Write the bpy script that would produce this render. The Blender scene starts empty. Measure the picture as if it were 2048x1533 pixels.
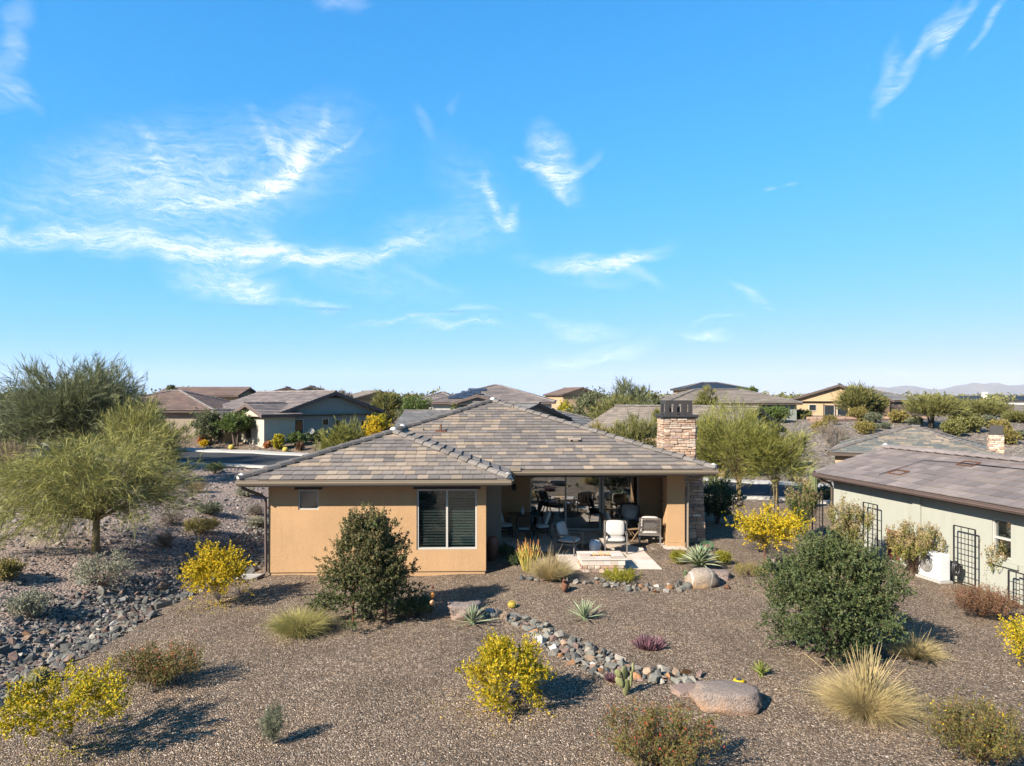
import bpy, bmesh, math, random
import numpy as np
from mathutils import Vector, Matrix, noise, Quaternion
R = math.radians
scene = bpy.context.scene
COL = scene.collection

# ------------------------------------------------------------------ camera
CAM_H, FPX, HZ = 5.46, 1400.0, 795.0        # eye height, focal length and horizon row in photo pixels
cam_d = bpy.data.cameras.new("camera"); cam = bpy.data.objects.new("camera", cam_d); COL.objects.link(cam)
cam.location = (0, 0, CAM_H); cam.rotation_euler = (R(90), 0, 0)
cam_d.sensor_width = 36; cam_d.lens = 36 * FPX / 2048; cam_d.shift_y = (HZ - 766.5) / 2048
cam_d.clip_start = 0.1; cam_d.clip_end = 90000
scene.camera = cam

# ------------------------------------------------------------------ sun, sky, exposure
SKY_GAIN = 1 / (.056 * 2 ** 1.6)
SUN_AZ, SUN_EL = 49.0, 33.0                 # where the light travels to (from +Y towards +X), and its height
scene.view_settings.view_transform = 'Standard'; scene.view_settings.look = 'None'
scene.view_settings.exposure = 1.6; scene.view_settings.gamma = 1.0
sd = bpy.data.lights.new("sun", 'SUN'); sun = bpy.data.objects.new("sun", sd); COL.objects.link(sun)
sd.energy = 5.0; sd.angle = R(0.53); sd.color = (1.0, 0.93, 0.82)
tr = Vector((math.sin(R(SUN_AZ)) * math.cos(R(SUN_EL)), math.cos(R(SUN_AZ)) * math.cos(R(SUN_EL)), -math.sin(R(SUN_EL))))
sun.rotation_euler = tr.to_track_quat('-Z', 'Y').to_euler(); sun.location = (-30, -30, 40)

world = bpy.data.worlds.new("World"); scene.world = world; world.use_nodes = True
wn, wl = world.node_tree.nodes, world.node_tree.links
wn.clear()
def N(nt, typ, **kw):
    n = nt.nodes.new(typ)
    for k, v in kw.items():
        setattr(n, k, v)
    return n
def build_world():
    nt = world.node_tree; L = nt.links.new
    out = N(nt, 'ShaderNodeOutputWorld'); bg = N(nt, 'ShaderNodeBackground'); bg.inputs[1].default_value = 0.056
    sky = N(nt, 'ShaderNodeTexSky', sky_type='NISHITA', sun_disc=False, sun_elevation=R(SUN_EL), sun_rotation=R(180 + SUN_AZ),
            altitude=600, air_density=1.0, dust_density=0.25, ozone_density=2.2)
    # soft shoulder per channel, so the horizon keeps its colour and the zenith stays deep
    se = N(nt, 'ShaderNodeSeparateColor'); L(sky.outputs[0], se.inputs[0]); co = N(nt, 'ShaderNodeCombineColor'); g = SKY_GAIN
    def mt(op, x, v):
        n = N(nt, 'ShaderNodeMath', operation=op); L(x, n.inputs[0])
        if isinstance(v, float): n.inputs[1].default_value = v
        else: L(v, n.inputs[1])
        return n.outputs[0]
    L(mt('MULTIPLY', mt('POWER', se.outputs[0], 1.2), .052 / 1.05 ** 1.2 * g), co.inputs[0])
    for i, (ex, a, mxv) in ((1, (1.3, 2.6, .885)), (2, (2.5, 3.8, 1.15))):
        pw = mt('POWER', se.outputs[i], ex); L(mt('MULTIPLY', mt('DIVIDE', pw, mt('ADD', pw, a)), mxv * g), co.inputs[i])
    L(co.outputs[0], bg.inputs[0]); L(bg.outputs[0], out.inputs[0])
build_world()
scene.cycles.max_bounces = 6; scene.cycles.transparent_max_bounces = 8
scene.cycles.use_adaptive_sampling = True; scene.cycles.adaptive_threshold = 0.015
try:
    scene.cycles.use_denoising = True; scene.cycles.denoiser = 'OPENIMAGEDENOISE'
except Exception:
    pass
# ------------------------------------------------------------------ materials
def new_mat(name):
    m = bpy.data.materials.new(name); m.use_nodes = True; nt = m.node_tree; nt.nodes.clear()
    o = N(nt, 'ShaderNodeOutputMaterial'); b = N(nt, 'ShaderNodeBsdfPrincipled'); nt.links.new(b.outputs[0], o.inputs[0])
    return m, nt, b, o
def c4(c, k=1.0): return (c[0] * k, c[1] * k, c[2] * k, 1)
def ramp(nt, stops, interp='LINEAR'):
    r = N(nt, 'ShaderNodeValToRGB'); r.color_ramp.interpolation = interp; e = r.color_ramp.elements
    while len(e) < len(stops): e.new(0.5)
    for i, (p, c) in enumerate(stops): e[i].position = p; e[i].color = c4(c)
    return r
ALB = .505
def pmat(name, col, rough=.8, var=.15, scale=3.0, bump=0.0, bscale=60, spec=.25, metal=0.0, var2=0.0, v2scale=40, objrand=0.0, streak=0.0):
    m, nt, b, o = new_mat(name); L = nt.links.new; col = tuple(x * ALB for x in col)
    tc = N(nt, 'ShaderNodeNewGeometry'); pos = tc.outputs['Position']
    n = N(nt, 'ShaderNodeTexNoise'); n.inputs['Scale'].default_value = scale; n.inputs['Detail'].default_value = 6; n.inputs['Roughness'].default_value = .65; L(pos, n.inputs['Vector'])
    r = ramp(nt, [(.25, tuple(x * (1 - var) for x in col)), (.75, tuple(min(1, x * (1 + var)) for x in col))]); L(n.outputs[0], r.inputs[0])
    c = r.outputs[0]
    if var2:
        n2 = N(nt, 'ShaderNodeTexNoise'); n2.inputs['Scale'].default_value = v2scale; n2.inputs['Detail'].default_value = 3; L(pos, n2.inputs['Vector'])
        r2 = ramp(nt, [(.3, (1 - var2,) * 3), (.7, (1 + var2,) * 3)]); L(n2.outputs[0], r2.inputs[0])
        mm = N(nt, 'ShaderNodeMixRGB', blend_type='MULTIPLY'); mm.inputs[0].default_value = 1; L(c, mm.inputs[1]); L(r2.outputs[0], mm.inputs[2]); c = mm.outputs[0]
    if streak:
        mp = N(nt, 'ShaderNodeMapping'); mp.inputs['Scale'].default_value = (2.6, 2.6, .28); L(pos, mp.inputs[0]); n4 = N(nt, 'ShaderNodeTexNoise'); n4.inputs['Scale'].default_value = 1.6; n4.inputs['Detail'].default_value = 7; n4.inputs['Roughness'].default_value = .6; L(mp.outputs[0], n4.inputs['Vector'])
        r4 = ramp(nt, [(.28, (1 - streak * 1.3, 1 - streak * 1.4, 1 - streak * 1.5)), (.55, (1, 1, 1)), (.8, (1 + streak * .5,) * 3)]); L(n4.outputs[0], r4.inputs[0]); mm = N(nt, 'ShaderNodeMixRGB', blend_type='MULTIPLY'); mm.inputs[0].default_value = 1; L(c, mm.inputs[1]); L(r4.outputs[0], mm.inputs[2]); c = mm.outputs[0]
    if objrand:
        oi = N(nt, 'ShaderNodeNewGeometry'); r3 = ramp(nt, [(0, (1 - objrand,) * 3), (1, (1 + objrand,) * 3)])
        oo = N(nt, 'ShaderNodeObjectInfo'); ad = N(nt, 'ShaderNodeMath', operation='ADD'); L(oi.outputs['Random Per Island'], ad.inputs[0]); L(oo.outputs['Random'], ad.inputs[1])
        fr = N(nt, 'ShaderNodeMath', operation='FRACT'); L(ad.outputs[0], fr.inputs[0]); L(fr.outputs[0], r3.inputs[0])
        mm = N(nt, 'ShaderNodeMixRGB', blend_type='MULTIPLY'); mm.inputs[0].default_value = 1; L(c, mm.inputs[1]); L(r3.outputs[0], mm.inputs[2]); c = mm.outputs[0]
    L(c, b.inputs['Base Color']); b.inputs['Roughness'].default_value = rough; b.inputs['Specular IOR Level'].default_value = spec; b.inputs['Metallic'].default_value = metal
    if bump:
        nb = N(nt, 'ShaderNodeTexNoise'); nb.inputs['Scale'].default_value = bscale; nb.inputs['Detail'].default_value = 4; L(pos, nb.inputs['Vector'])
        bp = N(nt, 'ShaderNodeBump'); bp.inputs['Strength'].default_value = bump; bp.inputs['Distance'].default_value = .02; L(nb.outputs[0], bp.inputs['Height']); L(bp.outputs[0], b.inputs['Normal'])
    return m
def leafmat(name, cols, trans=.3, rough=.6):
    m, nt, b, o = new_mat(name); L = nt.links.new
    g = N(nt, 'ShaderNodeNewGeometry'); k = len(cols)
    r = ramp(nt, [(i / max(1, k - 1), c) for i, c in enumerate(cols)]); L(g.outputs['Random Per Island'], r.inputs[0])
    n = N(nt, 'ShaderNodeTexNoise'); n.inputs['Scale'].default_value = 3.2; n.inputs['Detail'].default_value = 4; L(g.outputs['Position'], n.inputs['Vector'])
    r2 = ramp(nt, [(.30, (.62,) * 3), (.70, (1.38, 1.34, 1.22))]); L(n.outputs[0], r2.inputs[0])  # random clump tone, contrast raised to paint in leaf shading and warm highlights
    mm = N(nt, 'ShaderNodeMixRGB', blend_type='MULTIPLY'); mm.inputs[0].default_value = 1; L(r.outputs[0], mm.inputs[1]); L(r2.outputs[0], mm.inputs[2])
    b.inputs['Roughness'].default_value = rough; b.inputs['Specular IOR Level'].default_value = .25; L(mm.outputs[0], b.inputs['Base Color'])
    t = N(nt, 'ShaderNodeBsdfTranslucent'); L(mm.outputs[0], t.inputs[0]); mx = N(nt, 'ShaderNodeMixShader'); mx.inputs[0].default_value = trans
    L(b.outputs[0], mx.inputs[1]); L(t.outputs[0], mx.inputs[2]); L(mx.outputs[0], o.inputs[0])
    return m

M = {}
M['stucco'] = pmat('stucco_peach', (.65, .395, .20), .92, .08, .9, .7, 45, var2=.05, v2scale=25, streak=.045)
M['stucco_taupe'] = pmat('stucco_taupe', (.42, .33, .25), .92, .05, .8, .35, 90, streak=.045)
M['stucco_sage'] = pmat('stucco_sage', (.50, .495, .415), .92, .05, .6, .3, 90, streak=.045)
M['stucco_cream'] = pmat('stucco_cream', (.66, .60, .46), .92, .05, .6, streak=.045)
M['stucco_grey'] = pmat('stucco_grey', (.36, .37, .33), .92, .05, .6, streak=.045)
M['stucco_tan'] = pmat('stucco_tan', (.60, .41, .24), .92, .06, .6, streak=.045)
M['stucco_white'] = pmat('stucco_white', (.82, .79, .72), .9, .04, .6, streak=.045)
M['soffit'] = pmat('soffit_paint', (1.0, .88, .70), .9, .05, .8)
M['gutter'] = pmat('gutter_tan', (.34, .265, .19), .5, .05, 2, spec=.4)
M['fascia'] = pmat('fascia_brown', (.12, .085, .065), .7, .1, 4)
M['fascia_rose'] = pmat('fascia_rose_brown', (.17, .12, .105), .65, .1, 4)
M['darkwood'] = pmat('dark_brown_trim', (.075, .05, .038), .75, .15, 6)
M['frame_white'] = pmat('window_frame_almond', (.66, .61, .54), .5, .03, 5, spec=.4)
M['blind'] = pmat('blind_slats', (.17, .215, .205), .6, .05, 5)
M['blind_dark'] = pmat('blind_slats_dark', (.14, .14, .138), .6, .05, 5)
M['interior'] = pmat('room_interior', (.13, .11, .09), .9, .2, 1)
M['shade_back'] = pmat('unlit_room_black', (.035, .035, .035), .9, .2, 1)
M['mortar_white'] = pmat('white_mortar', (.95, .93, .89), .8, .05, 8)
TILE_COLS = [('slate', (0.234, 0.200, 0.180)), ('grey', (0.268, 0.228, 0.200)), ('mid', (0.314, 0.261, 0.219)), ('beige', (0.427, 0.333, 0.251)), ('sand', (0.456, 0.344, 0.248))]
M['tiles'] = [pmat('roof_tile_' + n, c, .85, .12, 5, .2, 70, objrand=.14, var2=.1, v2scale=30) for n, c in TILE_COLS]
M['tiles_brown'] = [pmat('roof_tile_mauve_' + str(i), c, .85, .12, 3, .2, 60, objrand=.12, var2=.08, v2scale=20) for i, c in enumerate([(.24, .195, .18), (.275, .222, .203), (.31, .25, .222), (.205, .168, .16)])]
M['tiles_red'] = [pmat('roof_tile_brown_' + str(i), c, .85, .12, 3, objrand=.1) for i, c in enumerate([(.25, .165, .13), (.29, .19, .15), (.22, .15, .125)])]
M['tiles_grey'] = [pmat('roof_tile_ash_' + str(i), c, .85, .12, 3, objrand=.1) for i, c in enumerate([(.235, .22, .215), (.28, .265, .255), (.20, .19, .19)])]
M['tiles_beige'] = [pmat('roof_tile_beige_' + str(i), c, .85, .12, 3, objrand=.1) for i, c in enumerate([(.31, .25, .20), (.35, .285, .23), (.28, .23, .185)])]
M['tiles_slate'] = [pmat('roof_tile_slate_' + str(i), c, .8, .12, 3, objrand=.1) for i, c in enumerate([(.19, .20, .19), (.30, .27, .22), (.24, .22, .19), (.40, .32, .24)])]
M['cap'] = pmat('ridge_cap', (.21, .183, .163), .85, .15, 4, .2, 60, objrand=.2)
M['cap_brown'] = pmat('ridge_cap_mauve', (.28, .235, .218), .85, .15, 4, objrand=.15)
STONE_COLS = [(.62, .42, .29), (.70, .50, .36), (.54, .345, .24), (.74, .58, .45), (.50, .36, .28)]
M['stones'] = [pmat('ledge_stone_' + str(i), c, .9, .28, 7, .6, 35, objrand=.2, var2=.15, v2scale=28) for i, c in enumerate(STONE_COLS)]
M['mortar'] = pmat('stone_mortar', (.20, .145, .11), .95, .15, 5)
M['paver'] = [pmat('travertine_' + str(i), c, .75, .12, 3, .15, 40, objrand=.12) for i, c in enumerate([(0.792, 0.660, 0.546), (0.696, 0.558, 0.450), (0.840, 0.732, 0.636), (0.756, 0.606, 0.480)])]
M['metal_dark'] = pmat('bronze_metal', (.055, .045, .04), .5, .15, 5, spec=.5)
M['metal_black'] = pmat('black_iron', (.02, .02, .022), .5, .1, 5, spec=.5)
M['frame_grey'] = pmat('furniture_grey_metal', (.20, .17, .145), .5, .1, 8, spec=.4)
M['cushion'] = pmat('cushion_oatmeal', (.62, .57, .52), .95, .06, 6, .25, 200)
M['cushion_white'] = pmat('cushion_white', (.80, .78, .76), .95, .05, 6)
M['wicker'] = pmat('wicker_grey_brown', (.20, .155, .125), .8, .2, 30, .3, 120)
M['table_wood'] = pmat('teak', (.40, .26, .15), .6, .2, 9)
M['blue'] = pmat('blue_runner', (.07, .22, .30), .85, .1, 6)
M['white_glaze'] = pmat('white_glazed_ceramic', (.68, .70, .72), .18, .06, 4, spec=.6)
M['terracotta'] = pmat('urn_terracotta', (.24, .085, .045), .55, .25, 5, spec=.4)
M['rust'] = pmat('rusted_steel', (.20, .085, .045), .85, .35, 14, .3, 60)
M['orange_glass'] = pmat('orange_glass_ball', (.85, .30, .03), .12, .15, 20, spec=.7)
M['red_glass'] = pmat('dark_red_ball', (.22, .025, .015), .2, .1, 20, spec=.6)
M['peach_glass'] = pmat('peach_ball', (.80, .38, .17), .15, .1, 20, spec=.6)
M['red_panel'] = pmat('red_painted_metal', (.26, .075, .06), .6, .25, 6)
M['white_paint'] = pmat('white_enamel', (.92, .92, .91), .35, .03, 4, spec=.5)
M['concrete'] = pmat('pale_concrete', (.55, .51, .46), .9, .1, 1.2)
M['asphalt'] = pmat('asphalt', (.052, .053, .056), .9, .2, .5, .3, 30)
M['yellow_plastic'] = pmat('yellow_plastic', (.80, .52, .015), .4, .05, 5)
M['solar'] = pmat('solar_cells', (.045, .048, .06), .35, .2, 2, spec=.3)
M['pot_blue'] = pmat('blue_grey_pot', (.20, .26, .30), .4, .1, 4)
M['lava'] = pmat('lava_pebbles', (.14, .075, .06), .95, .4, 40)
M['trunk'] = pmat('bark_grey_brown', (.16, .115, .085), .9, .3, 9, .5, 30)
M['pv_trunk'] = pmat('bark_palo_verde', (.30, .225, .10), .85, .3, 7, .3, 30)
M['dark_trunk'] = pmat('bark_dark', (.07, .055, .045), .9, .3, 9)
M['stem_grey'] = pmat('stem_pale_grey', (.34, .28, .23), .9, .2, 12)
M['stem_brown'] = pmat('stem_brown', (.15, .085, .06), .9, .3, 12)
ROCK_COLS = [(0.175, 0.165, 0.145), (0.215, 0.205, 0.175), (0.27, 0.25, 0.21), (0.25, 0.165, 0.135), (0.36, 0.315, 0.26), (0.34, 0.235, 0.16), (0.62, 0.56, 0.48), (0.42, 0.21, 0.1), (0.13, 0.125, 0.115)]
M['rocks'] = [pmat('river_rock_' + str(i), c, .85, .3, 6, .5, 30, objrand=.22, var2=.15, v2scale=22) for i, c in enumerate(ROCK_COLS)]
M['swale_rocks'] = [pmat('swale_rock_' + str(i), tuple(x * .80 for x in c), .88, .3, 6, .5, 30, objrand=.25, var2=.15, v2scale=22) for i, c in enumerate(ROCK_COLS)]
M['desert_rocks'] = [pmat('desert_rock_' + str(i), c, .9, .25, 5, .4, 30, objrand=.2) for i, c in enumerate([(.31, .25, .225), (.37, .295, .26), (.24, .21, .195), (.45, .37, .32), (.20, .19, .185), (.28, .275, .26)])]
# boulder: tan skin with grey weathered top and a pale vein
def boulder_mat(name, low, high, vein=False):
    m, nt, b, o = new_mat(name); L = nt.links.new
    g = N(nt, 'ShaderNodeTexCoord'); pos = g.outputs['Object']
    n = N(nt, 'ShaderNodeTexNoise'); n.inputs['Scale'].default_value = 2.6; n.inputs['Detail'].default_value = 7; n.inputs['Roughness'].default_value = .7; L(pos, n.inputs['Vector'])
    s = N(nt, 'ShaderNodeSeparateXYZ'); L(pos, s.inputs[0])
    a = N(nt, 'ShaderNodeMath', operation='MULTIPLY_ADD'); a.inputs[1].default_value = 1.1; L(s.outputs[2], a.inputs[0]); L(n.outputs[0], a.inputs[2])
    r = ramp(nt, [(.45, low), (.62, tuple((x + y) / 2 for x, y in zip(low, high))), (.85, high)]); L(a.outputs[0], r.inputs[0])
    n2 = N(nt, 'ShaderNodeTexNoise'); n2.inputs['Scale'].default_value = 38; n2.inputs['Detail'].default_value = 4; L(pos, n2.inputs['Vector'])
    r2 = ramp(nt, [(.32, (.55,) * 3), (.5, (1,) * 3), (.72, (1.3,) * 3)]); L(n2.outputs[0], r2.inputs[0])
    mm = N(nt, 'ShaderNodeMixRGB', blend_type='MULTIPLY'); mm.inputs[0].default_value = 1; L(r.outputs[0], mm.inputs[1]); L(r2.outputs[0], mm.inputs[2]); c = mm.outputs[0]
    if vein:
        w = N(nt, 'ShaderNodeTexWave'); w.inputs['Scale'].default_value = .55; w.inputs['Distortion'].default_value = 3; w.inputs['Detail'].default_value = 3; w.inputs['Phase Offset'].default_value = 1.2; L(pos, w.inputs['Vector'])
        r3 = ramp(nt, [(.988, (0, 0, 0)), (.998, (.45, .45, .45))]); L(w.outputs[1], r3.inputs[0])
        mv = N(nt, 'ShaderNodeMixRGB'); mv.inputs[2].default_value = (.68, .62, .55, 1); L(r3.outputs[0], mv.inputs[0]); L(c, mv.inputs[1]); c = mv.outputs[0]
    L(c, b.inputs['Base Color']); b.inputs['Roughness'].default_value = .9; b.inputs['Specular IOR Level'].default_value = .2
    bp = N(nt, 'ShaderNodeBump'); bp.inputs['Strength'].default_value = .9; bp.inputs['Distance'].default_value = .05; L(n2.outputs[0], bp.inputs['Height']); L(bp.outputs[0], b.inputs['Normal'])
    return m
M['boulder'] = boulder_mat('granite_boulder', (.285, .165, .095), (.185, .145, .122))
M['boulder2'] = boulder_mat('veined_boulder', (0.296, 0.183, 0.090), (0.241, 0.194, 0.152), True)
M['boulder3'] = boulder_mat('mauve_boulder', (0.226, 0.148, 0.113), (0.194, 0.148, 0.128))
def glass_mat(name, tint=(.75, .82, .80), refl=1.0):
    m, nt, b, o = new_mat(name); L = nt.links.new
    nt.nodes.remove(b)
    t = N(nt, 'ShaderNodeBsdfTransparent'); t.inputs[0].default_value = c4(tint)
    g = N(nt, 'ShaderNodeBsdfGlossy'); g.inputs['Roughness'].default_value = .012; g.inputs['Color'].default_value = c4((.95, .98, 1), 1)
    f = N(nt, 'ShaderNodeFresnel'); f.inputs[0].default_value = 1.5
    a = N(nt, 'ShaderNodeMath', operation='MULTIPLY_ADD'); a.inputs[1].default_value = 1.6 * refl; a.inputs[2].default_value = .12 * refl; a.use_clamp = True; L(f.outputs[0], a.inputs[0])
    mx = N(nt, 'ShaderNodeMixShader'); L(a.outputs[0], mx.inputs[0]); L(t.outputs[0], mx.inputs[1]); L(g.outputs[0], mx.inputs[2]); L(mx.outputs[0], o.inputs[0])
    return m
M['glass'] = glass_mat('window_glass', (.80, .86, .84), .38)
M['glass_patio'] = glass_mat('patio_door_glass', (.32, .36, .35), 2.0)
M['glass_far'] = pmat('far_window_glass', (.03, .035, .04), .12, .1, 1, spec=.6)
def flame_mat():
    m, nt, b, o = new_mat('gas_flame'); nt.nodes.remove(b)
    e = N(nt, 'ShaderNodeEmission'); e.inputs[0].default_value = (1, .50, .16, 1); e.inputs[1].default_value = .55
    t = N(nt, 'ShaderNodeBsdfTransparent'); mx = N(nt, 'ShaderNodeMixShader'); mx.inputs[0].default_value = .55
    nt.links.new(t.outputs[0], mx.inputs[1]); nt.links.new(e.outputs[0], mx.inputs[2]); nt.links.new(mx.outputs[0], o.inputs[0]); return m
M['flame'] = flame_mat()

# ground: washed gravel in the yards, pinkish rocky desert on the slope beside the lot, grey decomposed rock on the hill
def ground_mat():
    m, nt, b, o = new_mat('desert_ground'); L = nt.links.new
    g = N(nt, 'ShaderNodeNewGeometry'); pos = g.outputs['Position']
    sp = N(nt, 'ShaderNodeSeparateXYZ'); L(pos, sp.inputs[0])
    def vor(scale, w=0):
        v = N(nt, 'ShaderNodeTexVoronoi'); v.inputs['Scale'].default_value = scale; v.inputs['Randomness'].default_value = 1; L(pos, v.inputs['Vector']); return v
    def gravel(scale, stops):
        v = vor(scale); s = N(nt, 'ShaderNodeSeparateColor'); L(v.outputs['Color'], s.inputs[0]); r = ramp(nt, stops); L(s.outputs[0], r.inputs[0]); return r.outputs[0], v.outputs['Distance']
    yard_stops = [(0, (0.025, 0.018, 0.013)), (.18, (0.062, 0.045, 0.032)), (.40, (0.114, 0.080, 0.055)), (.56, (0.176, 0.116, 0.073)), (.70, (0.112, 0.094, 0.077)), (.82, (0.223, 0.156, 0.103)), (.93, (0.335, 0.248, 0.174)), (1, (0.521, 0.425, 0.330))]  # stone colours, dark end deepened to carry the self-shadow between pebbles
    cA, dA = gravel(40, yard_stops); cB, dB = gravel(27, yard_stops)
    n1 = N(nt, 'ShaderNodeTexNoise'); n1.inputs['Scale'].default_value = 60; n1.inputs['Detail'].default_value = 2; L(pos, n1.inputs['Vector'])
    st = N(nt, 'ShaderNodeMath', operation='GREATER_THAN'); st.inputs[1].default_value = .55; L(n1.outputs[0], st.inputs[0])
    mx = N(nt, 'ShaderNodeMixRGB'); L(st.outputs[0], mx.inputs[0]); L(cA, mx.inputs[1]); L(cB, mx.inputs[2])
    # broad patches where fines show between the stones
    n2 = N(nt, 'ShaderNodeTexNoise'); n2.inputs['Scale'].default_value = .55; n2.inputs['Detail'].default_value = 5; n2.inputs['Roughness'].default_value = .6; L(pos, n2.inputs['Vector'])
    r2 = ramp(nt, [(.3, (.80, .80, .80)), (.5, (1, 1, 1)), (.66, (1.14, 1.10, 1.04)), (.78, (1.32, 1.22, 1.10))]); L(n2.outputs[0], r2.inputs[0])
    ym = N(nt, 'ShaderNodeMixRGB', blend_type='MULTIPLY'); ym.inputs[0].default_value = 1; L(mx.outputs[0], ym.inputs[1]); L(r2.outputs[0], ym.inputs[2])
    n5 = N(nt, 'ShaderNodeTexNoise'); n5.inputs['Scale'].default_value = 4.5; n5.inputs['Detail'].default_value = 4; L(pos, n5.inputs['Vector'])
    r5 = ramp(nt, [(.3, (.88,) * 3), (.7, (1.12, 1.11, 1.1))]); L(n5.outputs[0], r5.inputs[0])
    ym2 = N(nt, 'ShaderNodeMixRGB', blend_type='MULTIPLY'); ym2.inputs[0].default_value = 1; L(ym.outputs[0], ym2.inputs[1]); L(r5.outputs[0], ym2.inputs[2])
    n6 = N(nt, 'ShaderNodeTexNoise'); n6.inputs['Scale'].default_value = 1.1; n6.inputs['Detail'].default_value = 7; n6.inputs['Roughness'].default_value = .7; n6.inputs['Distortion'].default_value = .8; L(pos, n6.inputs['Vector'])
    r6 = ramp(nt, [(.52, (0, 0, 0)), (.72, (.45, .45, .45))]); L(n6.outputs[0], r6.inputs[0]); fy = N(nt, 'ShaderNodeMixRGB'); fy.inputs[2].default_value = (.150, .110, .080, 1); L(r6.outputs[0], fy.inputs[0]); L(ym2.outputs[0], fy.inputs[1])
    # desert slope
    des_stops = [(0, (0.055, 0.042, 0.035)), (.3, (0.122, 0.087, 0.071)), (.55, (0.188, 0.131, 0.102)), (.8, (0.233, 0.170, 0.133)), (.93, (0.279, 0.216, 0.175)), (1, (0.333, 0.280, 0.235))]
    cD, dD = gravel(13, des_stops); cE, dE = gravel(30, des_stops)
    n3 = N(nt, 'ShaderNodeTexNoise'); n3.inputs['Scale'].default_value = 1.3; n3.inputs['Detail'].default_value = 6; L(pos, n3.inputs['Vector'])
    r3 = ramp(nt, [(.42, (0, 0, 0)), (.58, (1, 1, 1))]); L(n3.outputs[0], r3.inputs[0])
    dm = N(nt, 'ShaderNodeMixRGB'); L(r3.outputs[0], dm.inputs[0]); L(cD, dm.inputs[1]); L(cE, dm.inputs[2])
    fine = N(nt, 'ShaderNodeMixRGB'); fine.inputs[0].default_value = .35; fine.inputs[2].default_value = (.225, .168, .138, 1); L(dm.outputs[0], fine.inputs[1])
    # hill
    hill_stops = [(0, (0.073, 0.063, 0.055)), (.4, (0.140, 0.119, 0.099)), (.7, (0.186, 0.155, 0.128)), (1, (0.258, 0.221, 0.184))]
    cH, dH = gravel(5, hill_stops)
    n4 = N(nt, 'ShaderNodeTexNoise'); n4.inputs['Scale'].default_value = .25; n4.inputs['Detail'].default_value = 6; L(pos, n4.inputs['Vector'])
    r4 = ramp(nt, [(.35, (.85, .84, .84)), (.65, (1.15, 1.08, 1.0))]); L(n4.outputs[0], r4.inputs[0])
    hm = N(nt, 'ShaderNodeMixRGB', blend_type='MULTIPLY'); hm.inputs[0].default_value = 1; L(cH, hm.inputs[1]); L(r4.outputs[0], hm.inputs[2])
    def mask(sock, a, bb, nz=.6):
        ad = N(nt, 'ShaderNodeMath', operation='MULTIPLY_ADD'); ad.inputs[1].default_value = nz; L(n3.outputs[0], ad.inputs[0]); L(sock, ad.inputs[2])
        mr = N(nt, 'ShaderNodeMapRange'); mr.inputs['From Min'].default_value = a; mr.inputs['From Max'].default_value = bb; L(ad.outputs[0], mr.inputs['Value']); return mr.outputs[0]
    mX = mask(sp.outputs[0], -8.75, -9.0)
    # lot edge bends towards the house corner
    mY = N(nt, 'ShaderNodeMapRange'); mY.inputs['From Min'].default_value = 50; mY.inputs['From Max'].default_value = 46; L(sp.outputs[1], mY.inputs['Value'])
    md = N(nt, 'ShaderNodeMath', operation='MULTIPLY'); L(mX, md.inputs[0]); L(mY.outputs[0], md.inputs[1])
    m1 = N(nt, 'ShaderNodeMixRGB'); L(md.outputs[0], m1.inputs[0]); L(fy.outputs[0], m1.inputs[1]); L(fine.outputs[0], m1.inputs[2])
    hx = mask(sp.outputs[0], 11, 13, 1.5); hy = mask(sp.outputs[1], 37, 39, 2)
    hh = N(nt, 'ShaderNodeMath', operation='MULTIPLY'); L(hx, hh.inputs[0]); L(hy, hh.inputs[1])
    m2 = N(nt, 'ShaderNodeMixRGB'); L(hh.outputs[0], m2.inputs[0]); L(m1.outputs[0], m2.inputs[1]); L(hm.outputs[0], m2.inputs[2])
    L(m2.outputs[0], b.inputs['Base Color']); b.inputs['Roughness'].default_value = .95; b.inputs['Specular IOR Level'].default_value = .15
    bmx = N(nt, 'ShaderNodeMixRGB'); L(md.outputs[0], bmx.inputs[0]); L(dA, bmx.inputs[1]); L(dD, bmx.inputs[2])
    inv = N(nt, 'ShaderNodeMath', operation='SUBTRACT'); inv.inputs[0].default_value = 1; L(bmx.outputs[0], inv.inputs[1])
    bp = N(nt, 'ShaderNodeBump'); bp.inputs['Strength'].default_value = 1.0; bp.inputs['Distance'].default_value = .035; L(inv.outputs[0], bp.inputs['Height'])
    L(bp.outputs[0], b.inputs['Normal'])
    return m
M['ground'] = ground_mat()

LM = {}
LM['palo'] = leafmat('palo_verde_twigs', [(0.075, 0.079, 0.022), (0.176, 0.172, 0.048), (0.317, 0.290, 0.088), (0.246, 0.233, 0.075), (0.123, 0.128, 0.035)], 0.25)
LM['palo2'] = leafmat('palo_verde_twigs_green', [(0.06, 0.07, 0.016), (0.13, 0.135, 0.03), (0.24, 0.22, 0.05), (0.18, 0.175, 0.04), (0.095, 0.1, 0.022)], 0.2)
LM['mesq'] = leafmat('mesquite_leaves', [(0.057, 0.070, 0.031), (0.106, 0.119, 0.057), (0.167, 0.172, 0.088), (0.132, 0.141, 0.070)], 0.3)
LM['mesq_olive'] = leafmat('olive_tree_leaves', [(0.066, 0.075, 0.022), (0.132, 0.132, 0.040), (0.211, 0.189, 0.062), (0.158, 0.154, 0.048)], 0.3)
LM['green'] = leafmat('green_tree_leaves', [(0.051, 0.080, 0.018), (0.080, 0.114, 0.026), (0.111, 0.137, 0.033)], .3)
LM['laurel'] = leafmat('laurel_leaves', [(0.037, 0.057, 0.018), (0.057, 0.077, 0.026), (0.080, 0.098, 0.033), (0.107, 0.100, 0.040), (0.057, 0.070, 0.026)], .2)
LM['laurel_tip'] = leafmat('laurel_new_growth', [(0.080, 0.074, 0.028), (0.121, 0.093, 0.040), (0.160, 0.114, 0.054), (0.087, 0.087, 0.033)], .25)
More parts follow.
